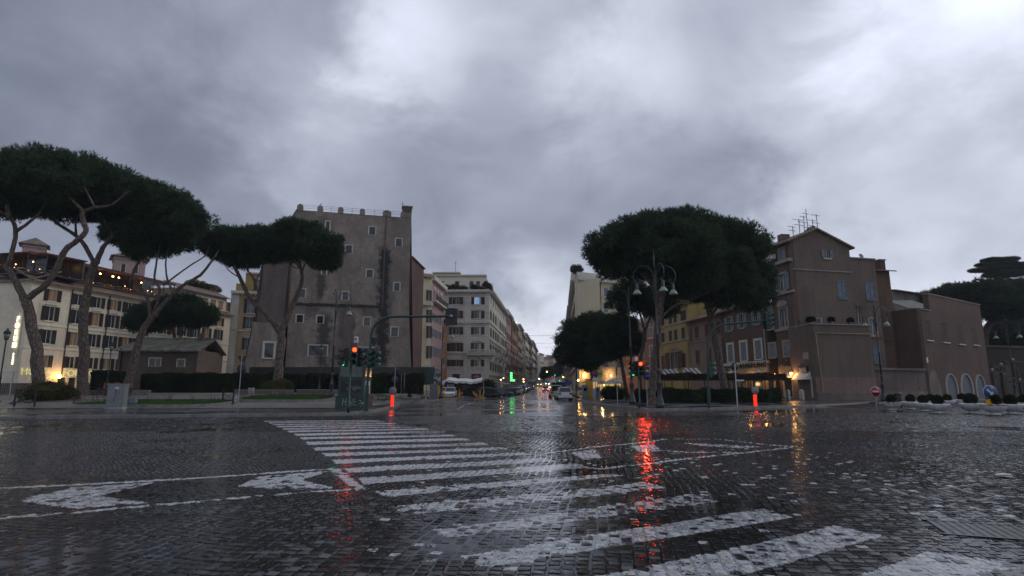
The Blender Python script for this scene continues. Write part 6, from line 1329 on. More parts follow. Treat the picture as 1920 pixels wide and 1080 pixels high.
# ================================================================== CARS
M_tyre = plain('tyre rubber', (.012,.012,.012), .7); M_rim = plain('wheel rim', (.25,.26,.27), .35, .7, .1); M_cglass = glassmat('car glass', (.012,.015,.018), .05); M_taild = plain('red tail lamp glass', (.25,.01,.01), .2); M_headd = plain('clear headlamp glass', (.5,.52,.55), .15)
def carpaint(name, c): 
    m, nt = newmat(name); fin(nt, **{'Base Color': c4(c), 'Roughness': .28, 'Coat Weight': .6, 'Coat Roughness': .05}); return m
PAINTS = {k: carpaint(k+' car paint', c) for k, c in dict(white=(.62,.63,.64), silver=(.30,.31,.33), black=(.012,.012,.014), blue=(.02,.04,.10), grey=(.09,.095,.10), cream=(.50,.50,.44), red=(.20,.015,.02), beige=(.34,.27,.19)).items()}
_pr = {}
def car(label, px, Y, x=None, rz=0., kind='hatch', col='white', tail=None, headl=None, grp=None, z=None):
    L, Wd, H = dict(hatch=(3.9,1.70,1.48), small=(3.4,1.58,1.5), suv=(4.3,1.8,1.74), van=(4.9,1.95,2.3), sedan=(4.4,1.75,1.42))[kind]
    key = (kind, col, tail and tail.name, headl and headl.name); P = PAINTS[col]
    if x is None: x = Xa(px, Y, .8)
    z = gz(Y) if z is None else z; pitch = math.atan(gz(Y+2)-gz(Y-2))/1. if False else math.atan2(gz(Y+2)-gz(Y-2), 4)
    M = Matrix.Translation((x, Y, z)) @ Matrix.Rotation(rz, 4, 'Z') @ Matrix.Rotation(pitch*math.cos(rz), 4, 'X')
    if key in _pr: c = copy_tree(_pr[key], M, label); 
    else:
        c = bpy.data.objects.new('parked_car' if not headl and not (tail and tail is E_tail) else 'car', None); link(c, None, M); tag(c, label, 'car'); _pr[key] = c
        I = M; hl = L/2; w = Wd/2; bl = .92 if kind != 'van' else 1.25; hood = .88 if kind != 'van' else 1.1
        st = [(-hl,.38,.62,w*.86),(-hl+.06,.28,bl-.04,w*.95),(-hl+.6,.2,bl,w),(hl*.35,.2,bl-.03,w),(hl*.55,.2,hood,w),(hl-.25,.24,.72 if kind != 'van' else .95,w*.95),(hl,.36,.56,w*.78)]
        vs = []; 
        for y, zb, zt, hw in st: vs += [(-hw*.9,y,zb),(-hw,y,zb+.16),(-hw,y,(zb+zt)/2+.06),(-hw*.93,y,zt),(hw*.93,y,zt),(hw,y,(zb+zt)/2+.06),(hw,y,zb+.16),(hw*.9,y,zb)]
        n = len(st); fs = [(i*8+k,(i+1)*8+k,(i+1)*8+(k+1)%8,i*8+(k+1)%8) for i in range(n-1) for k in range(8)]+[tuple(range(8)),tuple(range((n-1)*8,n*8))[::-1]]
        b = MB().add(vs, fs, P, False)
        b.box(-w*.93,w*.93,-hl-.05,-hl+.1,.3,.55,P).box(-w*.9,w*.9,hl-.1,hl+.04,.28,.5,P); b.build('body', c, I)
        r0, r1 = -hl+.08, hl*.42; t0, t1 = (-hl+.45, .25) if kind != 'van' else (-hl+.15, hl*.35); bw, tw = w*.93, w*.74; H0 = H-.05
        B = [(-bw,r0,bl-.02),(bw,r0,bl-.02),(bw,r1,bl-.02),(-bw,r1,bl-.02)]; T = [(-tw,t0,H0),(tw,t0,H0),(tw,t1,H0),(-tw,t1,H0)]
        MB().add(B+T+[(-tw*.9,t0+.1,H),(tw*.9,t0+.1,H),(tw*.9,t1-.1,H),(-tw*.9,t1-.1,H)], [(0,1,5,4),(1,2,6,5),(2,3,7,6),(3,0,4,7),(4,5,9,8),(5,6,10,9),(6,7,11,10),(7,4,8,11),(8,9,10,11)], P).build('roof', c, I)
        def inset(a, b_, c_, d, k=.1, off=.012):
            a, b_, c_, d = map(Vector, (a, b_, c_, d)); m_ = (a+b_+c_+d)/4; nn = (b_-a).cross(d-a).normalized(); return [p+(m_-p)*k*(1.0)+nn*off for p in (a, b_, c_, d)]
        for nm, q in (('rear_window', (B[0],B[1],T[1],T[0])),('side_window', (B[1],B[2],T[2],T[1])),('windscreen', (B[2],B[3],T[3],T[2])),('side_window', (B[3],B[0],T[0],T[3]))): MB().quad(*inset(*q), M_cglass).build(nm, c, I)
        for sx in (-1, 1):
            for sy in (-1, 1):
                A = I @ Matrix.Translation((sx*(w-.1), sy*hl*.62, .31)) @ Matrix.Rotation(R(90), 4, 'Y'); wo = MB().lathe([(.18,-.1),(.30,-.1),(.31,-.07),(.31,.07),(.30,.1),(.18,.1)], M_tyre, 16).build('wheel', c, A); MB().lathe([(.0,-.095),(.19,-.1),(.19,.1),(.0,.095)], M_rim, 10).build('rim', wo, A)
            MB().box(*sorted((sx*w*.55, sx*w*.93)), -hl-.07, -hl+.02, .66, bl-.08, tail or M_taild).build('tail_light', c, I); MB().box(*sorted((sx*w*.52, sx*w*.86)), hl-.06, hl+.03, .55, .68, headl or M_headd).build('headlight', c, I)
            MB().box(*sorted((sx*(w+.0), sx*(w+.16))), hl*.33, hl*.33+.08, bl-.02, bl+.12, P).build('wing_mirror', c, I)
        MB().box(-.26,.26,-hl-.075,-hl-.055,.42,.53,M_whitep).build('number_plate', c, I); MB().box(-.26,.26,hl+.042,hl+.06,.36,.47,M_whitep).build('number_plate', c, I)
        MB().box(-w*.5,w*.5,hl-.0,hl+.045,.50,.58,M_black).build('grille', c, I)
    if grp: c['group'] = grp
    return c
car('white hatchback parked nose away at the right kerb of the street mouth', 1057, 67, kind='hatch', col='white', tail=None)
car('silver grey estate car parked just ahead of the white hatchback', 1042, 80, kind='suv', col='silver')
car('small cream city car facing the square before the cafe canopy', 845, 79, rz=math.pi, kind='small', col='cream'); car('grey car half hidden behind the cream city car', 835, 84, rz=math.pi, kind='hatch', col='silver'); car('red car behind the right side of the cream city car', 856, 90, rz=math.pi+.2, kind='hatch', col='red')
car('black hatchback parked slantwise right of the cafe canopy', 917, 83, rz=-1.1, kind='hatch', col='black', tail=M_taild); car('dark blue hatchback slanted behind the black one', 937, 91, rz=-1.0, kind='hatch', col='blue')
G1 = 'cars parked along the left kerb of the street'
for i, (Y, c_, k, lb) in enumerate(((108,'black','sedan','black car first in the left kerb row, after the dumpsters'),(114,'grey','hatch','grey hatchback second in the left kerb row'),(120,'silver','hatch','silver car third in the left kerb row'),(127,'white','hatch','white hatchback in the middle of the left kerb row'),(133,'black','small','small black car after the white hatchback, left kerb row'),(140,'white','suv','tall white car in the left kerb row'),(148,'grey','suv','tall grey car near the far part of the left kerb row'),(158,'silver','sedan','silver saloon far along the left kerb row'),(168,'blue','hatch','blue hatchback far along the left kerb row'),(180,'black','van','black van closing the visible left kerb row'))):
    car(lb, 0, Y, x=1.45+.08*(Y-125), rz=math.pi-.08, kind=k, col=c_, grp=G1)
car('small car driving away with both red tail lamps lit', 1023, 150, rz=-.08, kind='small', col='beige', tail=E_tail)
car('distant car with tail lamps lit, halfway up the street', 1038, 360, rz=-.08, kind='hatch', col='black', tail=E_tail)
for px, Y, lb in ((1026,215,'oncoming car with bright white headlamps, the nearer of the pair'),(1025,250,'second oncoming car right behind the first headlamps')): car(lb, px, Y, rz=math.pi, kind='hatch', col='grey', headl=E_head)
car('oncoming taxi with amber lamps at the left of the traffic', 1011, 205, rz=math.pi, kind='hatch', col='white', headl=E_amber); car('delivery van with amber lamps parked at the right of the traffic', 1040, 165, rz=math.pi, kind='van', col='grey', headl=E_amber)
car('beige car parked behind the single curled lamp on the far right pavement', 1087, 88, rz=1.2, kind='hatch', col='beige', z=.1); car('dark blue van ahead of the silver estate on the right kerb', 1050, 92, rz=-.05, kind='van', col='blue')
for i, (px, Y, col_, lb) in enumerate(((960,104,0,'dark wheeled dumpster nearest to the parked row'),(951,100,0,'dark wheeled dumpster left of the other one'))):
    t = thing('dumpster', lb, 'dumpster', (Xa(px,Y,.5), Y, 0), .3, 'dumpsters at the left kerb'); MB().box(-.65,.65,-.5,.5,.18,1.1,M_kiosk).build('body', t); MB().prism([(-.55,1.1),(.55,1.1),(.4,1.35),(-.35,1.4)], 0, -.68, .68, M_black).build('lid', t)
    for sx in (-.5,.5): MB().lathe([(.0,-.04),(.09,-.04),(.09,.04),(0,.04)], M_tyre, 10).build('wheel', t, WM[t.name] @ Matrix.Translation((sx,-.4,.09)) @ Matrix.Rotation(R(90),4,'Y'))
def glowball(label, px, py, Y, mat, col, w, r=.16, name='street_light', arm=True):
    P = PT(px, py, Y); t = thing(name, label, 'lamp', tuple(P)); MB().lathe([(0,-r),(r*.8,-r*.5),(r,0),(r*.8,r*.5),(0,r)], mat, 10).build('bulb', t)
    if arm: MB().tube([(0,0,-(P.z-gz(Y))),(0,0,-r*.9)], .05, M_iron, 5).build('pole', t)
    if w: pt_light(t, P, col, w, r)
glowball('warm lamp over the left pavement, upper of the close pair', 981.5, 711, 132, E_warm2, (1,.55,.2), 25); glowball('warm lamp over the left pavement, lower of the close pair', 981.8, 715.5, 128, E_warm2, (1,.55,.2), 30); glowball('warm lamp farther up the left pavement', 1011, 710.5, 195, E_warm2, (1,.5,.15), 40, .25)
glowball('street lamp hanging high before the end of the street', 1025.5, 697, 260, E_warm2, (1,.6,.25), 60, .35); glowball('amber lamp low on the right side of the street', 1056, 707, 190, E_amber, (1,.45,.1), 30, .22); glowball('distant green traffic light in the street', 1040.5, 703.5, 300, E_green, (.1,1,.4), 0, .3, 'traffic_light'); glowball('small green traffic light at the right kerb of the street', 1049, 714, 140, E_green, (.1,1,.4), 5, .12, 'traffic_light')
glowball('bright warm street lamp before the pale yellow corner house', 1084, 713, 104, E_warm, (1,.5,.15), 260, .16)

# ================================================================== CAFE ON THE LEFT CORNER
Y = 89; xa, xb = Xa(827, Y, 2), Xa(903, Y, 2); t = thing('cafe_canopy', 'long sagging white canvas canopy of the pavement cafe below the white palace', 'canopy', (xa, Y, 0)); Wc = xb-xa
nx, ny = 40, 8; xs_ = np.linspace(0, Wc, nx); ys_ = np.linspace(0, 4, ny); XX, YY = np.meshgrid(xs_, ys_); ZZ = 2.35+.14*np.abs(np.sin(XX*1.25+.4))+.10*np.sin(XX*.9+1)+.12*YY-.35*(XX < .6)
V = np.stack([XX.ravel(), YY.ravel(), ZZ.ravel()], -1); i_, j_ = np.meshgrid(np.arange(nx-1), np.arange(ny-1)); a_ = (j_*nx+i_).ravel(); link(bpy.data.objects.new('canvas', npmesh('canvas', V, np.stack([a_, a_+1, a_+nx+1, a_+nx], -1), M_canvas, True)), t)
vs = [(x, -.02, 2.35+.14*abs(math.sin(x*1.25+.4))+.10*math.sin(x*.9+1)-.35*(x < .6)) for x in xs_]; q = MB(); q.add(vs+[(x, -.05, z-.32-.06*math.sin(x*6)) for x, _, z in vs], [(k, nx+k, nx+k+1, k+1) for k in range(nx-1)], M_canvas, True); q.build('valance', t)
for k in range(6): MB().box(k*Wc/5-.04,k*Wc/5+.04,0,.08,0,2.3,M_iron).build('post', t)
MB().box(0,Wc,3.9,4,0,2.4,M_dkbr).box(.5,1.6,3.8,3.89,.9,2.,M_canvas).box(3,4.2,3.8,3.89,1.,1.9,M_glassb).build('back_wall', t)
q = MB(); 
for k in range(50): q.box(1.6+k*.09,1.63+k*.09,-.4,-.37,0,1.,M_iron)
q.box(1.6,6.1,-.41,-.36,1.,1.04,M_iron); q.build('railing', t)
leafbox('hedge_box', 'green planter hedge under the cafe canopy, before its railing', 'hedge', xa+4.1, xa+6.3, Y-.3, Y+.2, .1, 1.35, M_hedge)
for k, lb in enumerate(('terracotta pot under the cafe canopy, beside the cream car','terracotta pot at the right end of the cafe railing')): t = thing('flower_pot', lb, 'pot', (xa+(2.6,6.)[k], Y-.8, .0)); MB().lathe([(.2,0),(.3,.5),(.33,.5),(.33,.56),(.28,.56),(0,.5)], M_terra, 12).build('pot', t); link(bpy.data.objects.new('leaves', bushmesh('leaves', .35, M_hedge, 3, .8, .12, .03, 1.)), t, WM[t.name] @ Matrix.Translation((0,0,.5)))
# green site netting, grey hoarding, yellow box, barriers, scooter
x0 = Xa(788, 80, 2); x1 = Xa(813, 80, 2); t = thing('netted_shed', 'dark green netted site shed with a sloping tin roof by the tower corner', 'shed', (x0, 80, 0)); zt = Za(685, 80); w = x1-x0
MB().box(0,w,0,.1,1.8,zt-.2,M_kiosk).build('netting', t); q = MB(); 
for k in range(5): q.box(w*k/4-.04,w*k/4+.04,-.05,-.003,0,zt,M_iron)
q.box(0,w,-.06,-.051,zt-.25,zt-.15,M_galv); q.build('frame', t); MB().prism([(w,2.7),(w,2.85),(w+1.4,zt+.1),(w+1.4,zt-.05)], 1, -.2, 1.4, M_galv).build('roof', t)
x0 = Xa(806, 72, 1); x1 = Xa(821, 72, 1); t = thing('hoarding', 'grey corrugated hoarding beside the curled lamp with tape', 'hoarding', (x0, 72, .13)); q = MB(); n = 12
for k in range(n): q.box(k*(x1-x0)/n, (k+.6)*(x1-x0)/n, -.04, .0, 0, 1.75, M_grey); q.box((k+.6)*(x1-x0)/n, (k+1)*(x1-x0)/n, .0, .03, 0, 1.75, M_grey)
q.build('panel', t)
t = thing('yellow_box', 'yellow roadworks box behind the curled lamp base', 'box', (Xa(823, 73.5, 1), 73.5, .13)); MB().box(-.35,.3,0,.5,0,1.5,M_yellow).box(-.4,.35,-.05,.55,1.5,1.56,M_yellow).build('cabinet', t)
t = thing('scooter', 'light blue grey bicycle like scooter chained at the thin pole near the hoarding', 'scooter', (Xa(806,70,.5), 68, .13)); q = MB().tube([(0,0,.1),(.1,0,.75),(.12,0,.95)], .025, M_galv, 6).tube([(-.05,-.2,.97),(.25,.2,.97)], .02, M_galv, 5).tube([(0,0,.12),(-.6,0,.14)], .05, M_bluesh, 6); q.build('frame', t)
for xx in (.05,-.65): MB().lathe([(.0,-.03),(.13,-.03),(.13,.03),(0,.03)], M_tyre, 12).build('wheel', t, WM[t.name] @ Matrix.Translation((xx,0,.13)) @ Matrix.Rotation(R(90),4,'X'))
def tapeb(label, px, Y, pts):
    t = thing('yellow_barrier', label, 'barrier', (Xa(px,Y,.3), Y, 0)); q = MB()
    for a, b in zip(pts, pts[1:]):
        for dz_ in (0, .22): q.tube([(a[0],a[1],a[2]+dz_),((a[0]+b[0])/2,(a[1]+b[1])/2,(a[2]+b[2])/2+dz_-.12),(b[0],b[1],b[2]+dz_)], .035, M_yellow, 4)
    q.build('tape', t); q = MB().box(-.05,.05,-.05,.05,0,1.1,M_yellow); q.build('stake', t)
tapeb('sagging yellow tape barrier from the curled lamp to the cream car', 833, 75, [(-.9,0,1.2),(-.3,0,.3),(.9,0,.05)]); tapeb('yellow barrier stake at the right side of the cream car', 861, 77, [(0,0,1.),(.1,0,.1),(.6,0,.05)]); tapeb('crumpled yellow net barrier at the striped thin post', 900, 79, [(-1.,0,.7),(-.3,0,.1),(.3,0,.1),(.6,0,.9)])
t = thing('striped_post', 'thin striped post on a concrete foot by the black hatchback', 'post', (Xa(906.5,79,1), 79, 0)); MB().tube([(0,0,.1),(0,0,2.4)], .04, M_tape, 6).build('post', t); MB().box(-.3,.3,-.2,.2,0,.12,M_conc).build('foot', t)
t = thing('road_sign', 'triangle and round sign backs behind the curled lamp at the yellow box', 'road sign', (Xa(821,78,1), 78, .0)); post(t, 3.2); tri(t, .4, 3.0, M_signback); disc(t, .36, 2.0, M_signback, .05)
t = thing('shop_board', 'white site board between green netting and curled lamp', 'board', (Xa(815,82,1), 82, 0)); MB().box(-.9,.9,0,.05,1.7,2.9,M_whitep).box(-.5,.3,-.01,-.001,2.3,2.6,M_signback).build('board', t); MB().tube([(-.7,.02,0),(-.7,.02,1.7)], .04, M_galv, 5).tube([(.7,.02,0),(.7,.02,1.7)], .04, M_galv, 5).build('legs', t)
x0, Yw = Xa(943,118,2), 118; t = thing('shop_awning', 'pale lit shop awning on the side street pavement below the white palace', 'awning', (x0-.5, Yw, 0)); MB().prism([(0,2.6),(2.2,2.2),(2.2,2.05),(0,2.3)], 1, -2, 5, M_canvas).build('canvas', t)
glowball('warm orange shop lamp at the corner of the white palace', 939, 712, 117, E_warm2, (1,.4,.12), 60, .14, 'shop_lamp', False); glowball('warm shop lamp above the pale awning', 944, 709, 121, E_warm2, (1,.8,.5), 30, .12, 'shop_lamp', False)

# ================================================================== RIGHT CORNER: KIOSKS, PARASOLS, RESTAURANT
def parasol(label, px, py, Y, r, mat, warm=0, n=8, h=.45):
    P = PT(px, py, Y); t = thing('parasol', label, 'parasol', (P.x, Y, .12)); z = P.z-.12; MB().lathe([(r,z-h),(r*.5,z-h*.45),(.02,z)], mat, n).build('canopy', t); MB().tube([(0,0,0),(0,0,z)], .03, M_iron, 6).build('pole', t)
    if warm: pt_light(t, (P.x, Y-.3, P.z-h-.25), (1,.6,.25), warm, .1); MB().lathe([(0,-.1),(.1,0),(0,.1)], E_warm2, 8).build('lamp', t, Matrix.Translation((P.x+.2, Y-.5, P.z-h-.15)))
parasol('yellow square parasol over the corner news kiosk', 1107, 711, 72, 1.25, M_yellow, 60, 4); parasol('ochre parasol just right of the yellow one', 1128, 713, 74, 1.3, M_ochre, 60, 4); parasol('pale slanting parasol of the corner bar, beside leaning pine', 1152, 708, 68, 1.5, M_canvas, 0, 6, .7)
t = thing('news_kiosk', 'small white and yellow news kiosk under the yellow parasol', 'kiosk', (Xa(1110,71,1), 71, .12)); MB().box(-.75,.0,-.4,.5,0,2.1,M_yellow).box(.003,.7,-.4,.5,0,2.2,M_whitep).box(-.8,.75,-.45,.55,2.2,2.3,M_iron).build('cabin', t); MB().box(.1,.6,-.42,-.405,1.2,2.,E_win).build('lit_panel', t)
t = thing('phone_box', 'grey upright service box left of the news kiosk', 'cabinet', (Xa(1097,70,1), 70, .12)); MB().box(-.35,.35,-.3,.3,0,1.5,M_grey).prism([(-.38,1.5),(.38,1.5),(.3,1.62),(-.3,1.62)], 1, -.33, .33, M_grey).build('cabinet', t); MB().box(-.2,.2,-.32,-.305,.9,1.3,M_cglass).build('screen', t)
t = thing('service_box', 'grey blue parking meter box right of the news kiosk', 'cabinet', (Xa(1121,68,1), 68, .12)); MB().box(-.25,.25,-.2,.2,0,1.3,M_bluesh).box(-.28,.28,-.23,.23,1.3,1.36,M_grey).build('cabinet', t); MB().box(-.15,.15,-.22,-.205,.85,1.15,M_black).build('screen', t)
t = thing('shop_sign', 'blue and orange shop awning sign far along the right pavement', 'sign', (Xa(1069,100,2), 100, 0)); MB().box(-.9,.3,-.05,.05,1.9,2.9,M_blue).box(-.2,.5,-.08,-.055,2.5,2.9,M_terra).build('board', t); MB().box(.4,.46,-.03,.03,0,2.9,M_iron).build('post', t)
xw = Xa(1140, 92, 1); t = thing('bar_terrace', 'warmly lit glazed bar terrace beneath the pale yellow corner house', 'terrace', (xw, 92, .1)); MB().box(-1.8,2.2,0,.1,0,2.3,M_dkbr).box(-1.9,2.3,-.6,.3,2.3,2.4,M_canvas).build('frame', t)
for k in range(4): MB().box(-1.7+k*.98,-.85+k*.98,-.03,-.003,.9,2.1,E_win).build('window', t)
pt_light(t, (xw, 91, 2.), (1,.6,.25), 60, .3)
# striped canopies of the restaurant
M_strp, n_ = newmat('striped canopy'); o_ = n_.n('ShaderNodeTexCoord').outputs['Object']; w_ = n_.m('SINE', n_.m('MULTIPLY', n_.n('ShaderNodeSeparateXYZ', {0: o_}).outputs[0], 12.)); fin(n_, **{'Base Color': n_.mix(n_.m('GREATER_THAN', w_, .1), (.38,.37,.36), (.05,.04,.04)), 'Roughness': .7})
for i, (pa, pb, yt, yb_, Y, lb) in enumerate(((1207,1243,694,707,66,'left striped canopy of the restaurant terrace, behind the pine'),(1245,1283,694,708,63,'middle striped canopy of the restaurant terrace'),(1284,1327,692,707,60,'right striped canopy next to the vine pergola'))):
    x0, x1 = Xa(pa, Y, 2), Xa(pb, Y, 2); za_, zb2 = Za(yb_, Y), Za(yt, Y+2.5); t = thing('striped_canopy', lb, 'canopy', (x0, Y, .12)); w = x1-x0; MB().add([(0,0,za_),(w,0,za_),(w*.95,2.6,zb2),(w*.25,2.6,zb2),(0,0,za_-.25),(w,0,za_-.25)], [(0,1,2,3),(4,5,1,0)], M_strp).build('canvas', t)
    for xx in (.05, w-.05): MB().tube([(xx,0,0),(xx,0,za_)], .04, M_iron, 5).build('post', t)
x0, x1 = Xa(1228, 56, 2), Xa(1472, 56, 2); za_, zb2 = Za(712, 56), Za(702.5, 56); t = thing('vine_pergola', 'long dark pergola covered with bare brown vine over the restaurant terrace', 'pergola', (x0, 56, .12)); M_vine = leafmat('dry vine', (.045,.032,.025), (.09,.06,.045))
leafbox('vine', None, None, x0, x1, 55.6, 58.6, za_, zb2, M_vine, as_part=t, dens=120, L=.1)
for k in range(9): MB().box(-.05,.05,-.05,.05,0,za_-.1,M_iron).build('post', t, Matrix.Translation((x0+(x1-x0)*k/8, 55.8, .12)))
MB().box(0,x1-x0,-.35,-.3,za_-.22,za_-.12,M_brwood).build('beam', t)
for i, px in enumerate((1240, 1268, 1300, 1345, 1380)):
    x = Xa(px, 58, 1); t = thing('cafe_table', ['restaurant table behind the hedge, farthest left','restaurant table under the middle striped canopy','restaurant table at the right striped canopy','restaurant table under the left part of the pergola','restaurant table under the pergola, nearest the ochre wall'][i], 'table', (x, 59.5, .12), 0, 'restaurant tables'); MB().box(-.4,.4,-.4,.4,.72,.76,M_canvas).box(-.4,.4,-.41,-.4,.45,.72,M_canvas).build('tabletop', t); MB().tube([(0,0,0),(0,0,.72)], .05, M_iron, 6).build('leg', t)
for i, (px, py, w) in enumerate(((1408,703.5,18),(1438,703.5,30),(1459,702.5,30),(1491,700.5,80))):
    P = Vector((*rowpt(px, py), 0)); P = P+Vector((-.5,-.1,Za(py, P.y))); t = thing('wall_lantern', ['dim warm wall lantern on the ochre wall, leftmost','warm wall lantern above the restaurant door, second from left','warm wall lantern third from left','brightest warm wall lantern, left of the bar sign'][i], 'lamp', tuple(P), 0, 'restaurant wall lanterns')
    MB().lathe([(0,-.16),(.10,-.1),(.12,.08),(.0,.16)], E_warm, 8).build('bulb', t); MB().box(-.02,.5,-.02,.02,.18,.22,M_iron).lathe([(.15,.12),(.0,.26)], M_iron, 8).build('bracket', t); pt_light(t, P+Vector((-.15,-.3,-.1)), (1,.5,.14), w*.7, .1)
fr2 = Face(rowpt(1353.5, 640), rowpt(1519, 680)); sa, za_ = fr2.hit(1388, 688.5); sb, zb2 = fr2.hit(1489, 679.5); me = text_mesh('ANGELINO AI FORI', .95, .08, M_black, sp=1.25, bold=.012); wtx = max(v.co.x for v in me.vertices)-min(v.co.x for v in me.vertices)
P = fr2.at((sa+sb)/2, -.16, (za_+zb2)/2-.25); t = thing('restaurant_sign', 'dark lettering ANGELINO AI FORI along the brown facade', 'sign', P.translation, fr2.ang); link(bpy.data.objects.new('letters', me), t, P @ Matrix.Scale(abs(sb-sa)/wtx, 4, (1,0,0)))
me = text_mesh('PIZZERIA\nGRILL', .4, .04, M_black); s, z = fr2.hit(1366, 691); t = thing('restaurant_sign', 'two small lines of dark lettering left of the long facade lettering', 'sign', fr2.at(s,-.16,z).translation, fr2.ang); link(bpy.data.objects.new('letters', me), t, fr2.at(s, -.16, z))
for px0, px1, yt, yb_, lb in ((1364,1381,695,702,'small white shell awning over the left restaurant window'),(1414,1436,693,702,'white shell awning in the middle of the restaurant front'),(1466,1490,698,708,'pale awning over the brown door by the bright lantern')):
    sa, sb = fr2.hit(px0,700)[0], fr2.hit(px1,700)[0]; zt, zb_a = fr2.hit((px0+px1)/2, yt)[1], fr2.hit((px0+px1)/2, yb_)[1]; t = thing('shell_awning', lb, 'awning', fr2.at((sa+sb)/2, 0, zb_a).translation, fr2.ang); n = 8; vs = [(sa+(sb-sa)*i/n, -.25-.75*math.sin(math.pi*i/n), zb_a) for i in range(n+1)]+[((sa+sb)/2, -.08, zt)]; MB().add(vs, [(i, i+1, n+1) for i in range(n)], M_canvas, True).build('canvas', t, fr2.M)

# ================================================================== LEFT SQUARE FURNITURE
t = stand('utility_cabinet', 'tall pale grey utility cabinet with scribbles beside a smaller box', 'cabinet', 217, 766, .13, .05); MB().box(-.5,.5,-.2,.25,.08,1.45,M_grey).box(-.54,.54,-.24,.29,1.45,1.52,M_grey).box(-.53,.53,-.23,.28,0,.08,M_conc).build('body', t); MB().box(-.44,-.01,-.222,-.203,.14,1.38,M_grey).build('door', t); MB().box(.01,.44,-.222,-.203,.14,1.38,M_grey).build('door', t); q = MB()
for _ in range(14): a, b = random.uniform(-.3,.35), random.uniform(.3,1.1); q.tube([(a,-.226,b),(a+random.uniform(-.1,.12),-.226,b+random.uniform(-.12,.12)),(a+random.uniform(-.1,.15),-.226,b+random.uniform(-.1,.15))], .008, M_signback, 3)
q.build('graffiti', t); MB().box(-.05,.18,-.228,-.222,1.2,1.32,M_whitep).build('label_plate', t)
t = stand('utility_box', 'low grey box standing right of the tall utility cabinet', 'cabinet', 243, 763.5, .13, -.05); MB().box(-.37,.4,-.15,.15,0,.60,M_grey).box(-.40,.43,-.18,.18,.60,.66,M_grey).box(.0,.015,-.162,-.152,.05,.55,M_signback).build('body', t)
x = Xa(207, 45, .4); z = pz(x, 45); t = thing('park_bench', 'dark slatted park bench behind the utility cabinet', 'bench', (x, 45, z)); q = MB()
for k in range(4): q.box(-1.4,1.4,-.25+k*.13,-.16+k*.13,.42,.46,M_brwood)
q.build('seat', t); q = MB()
for k in range(3): q.box(-1.4,1.4,.28+k*.02,.31+k*.02,.55+k*.13,.65+k*.13,M_brwood)
q.build('backrest', t)
for sx in (-1.25,1.25): MB().tube([(sx,-.22,0),(sx,-.2,.42),(sx,.25,.42),(sx,.34,.95)], .025, M_iron, 5).tube([(sx,.25,.42),(sx,.3,0)], .025, M_iron, 5).build('leg', t)
for i, (px, Y, w, lb) in enumerate(((46,38.5,1.35,'metal crossed pedestrian barrier at far left near the pigeons'),(427,41,.75,'metal crossed pedestrian barrier left of the middle flower bed'),(618+50,48,1.3,'metal pedestrian barrier half hidden behind the kiosk'))):
    x = Xa(px, Y, .4); z = pz(x, Y); t = thing('pedestrian_barrier', lb, 'barrier', (x, Y, z), 0, 'metal crossed barriers'); 
    for sx in (-w/2, w/2): MB().box(sx-.04,sx+.04,-.04,.04,0,1.15,M_iron).build('post', t)
    MB().tube([(-w/2,0,.85),(w/2,0,.85)], .02, M_iron, 5).tube([(-w/2,0,.3),(w/2,0,.3)], .02, M_iron, 5).tube([(-w/2,0,.85),(w/2,0,.3)], .015, M_iron, 4).tube([(-w/2,0,.3),(w/2,0,.85)], .015, M_iron, 4).build('cross_bars', t)
for i, (pa, pb, Y) in enumerate(((-40,18,45),(20,54,46.5))):
    x0, x1 = Xa(pa, Y, 1), Xa(pb, Y, 1); z = pz(x0, Y); t = thing('site_fence', ('mesh construction fence panel cut by the left frame edge','mesh construction fence panel right beside the first one')[i], 'fence', (x0, Y, z)); w = x1-x0; q = MB()
    for k in range(int(w/.16)): q.box(k*.16-.004,k*.16+.004,-.004,.004,.1,2.1,M_galv)
    for k in range(10): q.box(0,w,-.004,.004,.1+k*.22,.108+k*.22,M_galv)
    q.build('mesh', t); MB().tube([(0,0,0),(0,0,2.15),(w,0,2.15),(w,0,0)], .025, M_galv, 6).build('frame', t)
x0, x1 = Xa(193, 52, 1), Xa(228, 52, 1); t = thing('orange_netting', 'orange plastic site netting by the foot of the lantern, left square', 'netting', (x0, 52, pz(x0,52))); q = MB()
for k in range(12): a = (x1-x0)*k/12; q.box(a, a+(x1-x0)/12*.85, -.02+.04*(k%2), .0+.04*(k%2), .4, 1.0+.06*math.sin(k), plain('orange plastic', (.35,.09,.03), .6) if k == 0 else bpy.data.materials['orange plastic'])
q.build('net', t)
t = thing('stone_post', 'small pale stone fountain post left of the forked pine', 'post', (Xa(470,49,.5), 49, pz(-22,49))); MB().box(-.17,.17,-.17,.17,0,.62,M_conc).box(-.2,.2,-.2,.2,.62,.70,M_conc).build('pillar', t); MB().tube([(0,-.17,.4),(0,-.27,.38)], .02, M_iron, 5).build('spout', t)
# pigeons
M_pig = plain('pigeon feathers', (.05,.055,.065), .6)
PG = [(4,745,.3),(12,741,-1.),(19,743.5,2.),(26,740.5,.8),(33,742,-2.),(38,746,1.2),(45,742.5,.1),(52,747,2.6),(-8,744,1.)]
pb = MB().lathe([(0,-.16),(.05,-.12),(.085,-.02),(.075,.08),(.03,.15)], M_pig, 9, M=Matrix.Translation((0,0,.15)) @ Matrix.Rotation(R(75),4,'Y')); pb.tube([(.1,0,.19),(.13,0,.26)], [.04,.03], M_pig, 7); pb.lathe([(0,-.035),(.035,0),(0,.035)], M_pig, 7, (.145,0,.28)); pb.tube([(.17,0,.28),(.2,0,.27)], [.01,.002], M_black, 4); pb.box(-.28,-.12,-.03,.03,.12,.135,M_pig)
pbm = pb.mesh('body'); lg = MB().tube([(0,0,0),(0,0,.09)], .007, M_redbr, 4).mesh('leg')
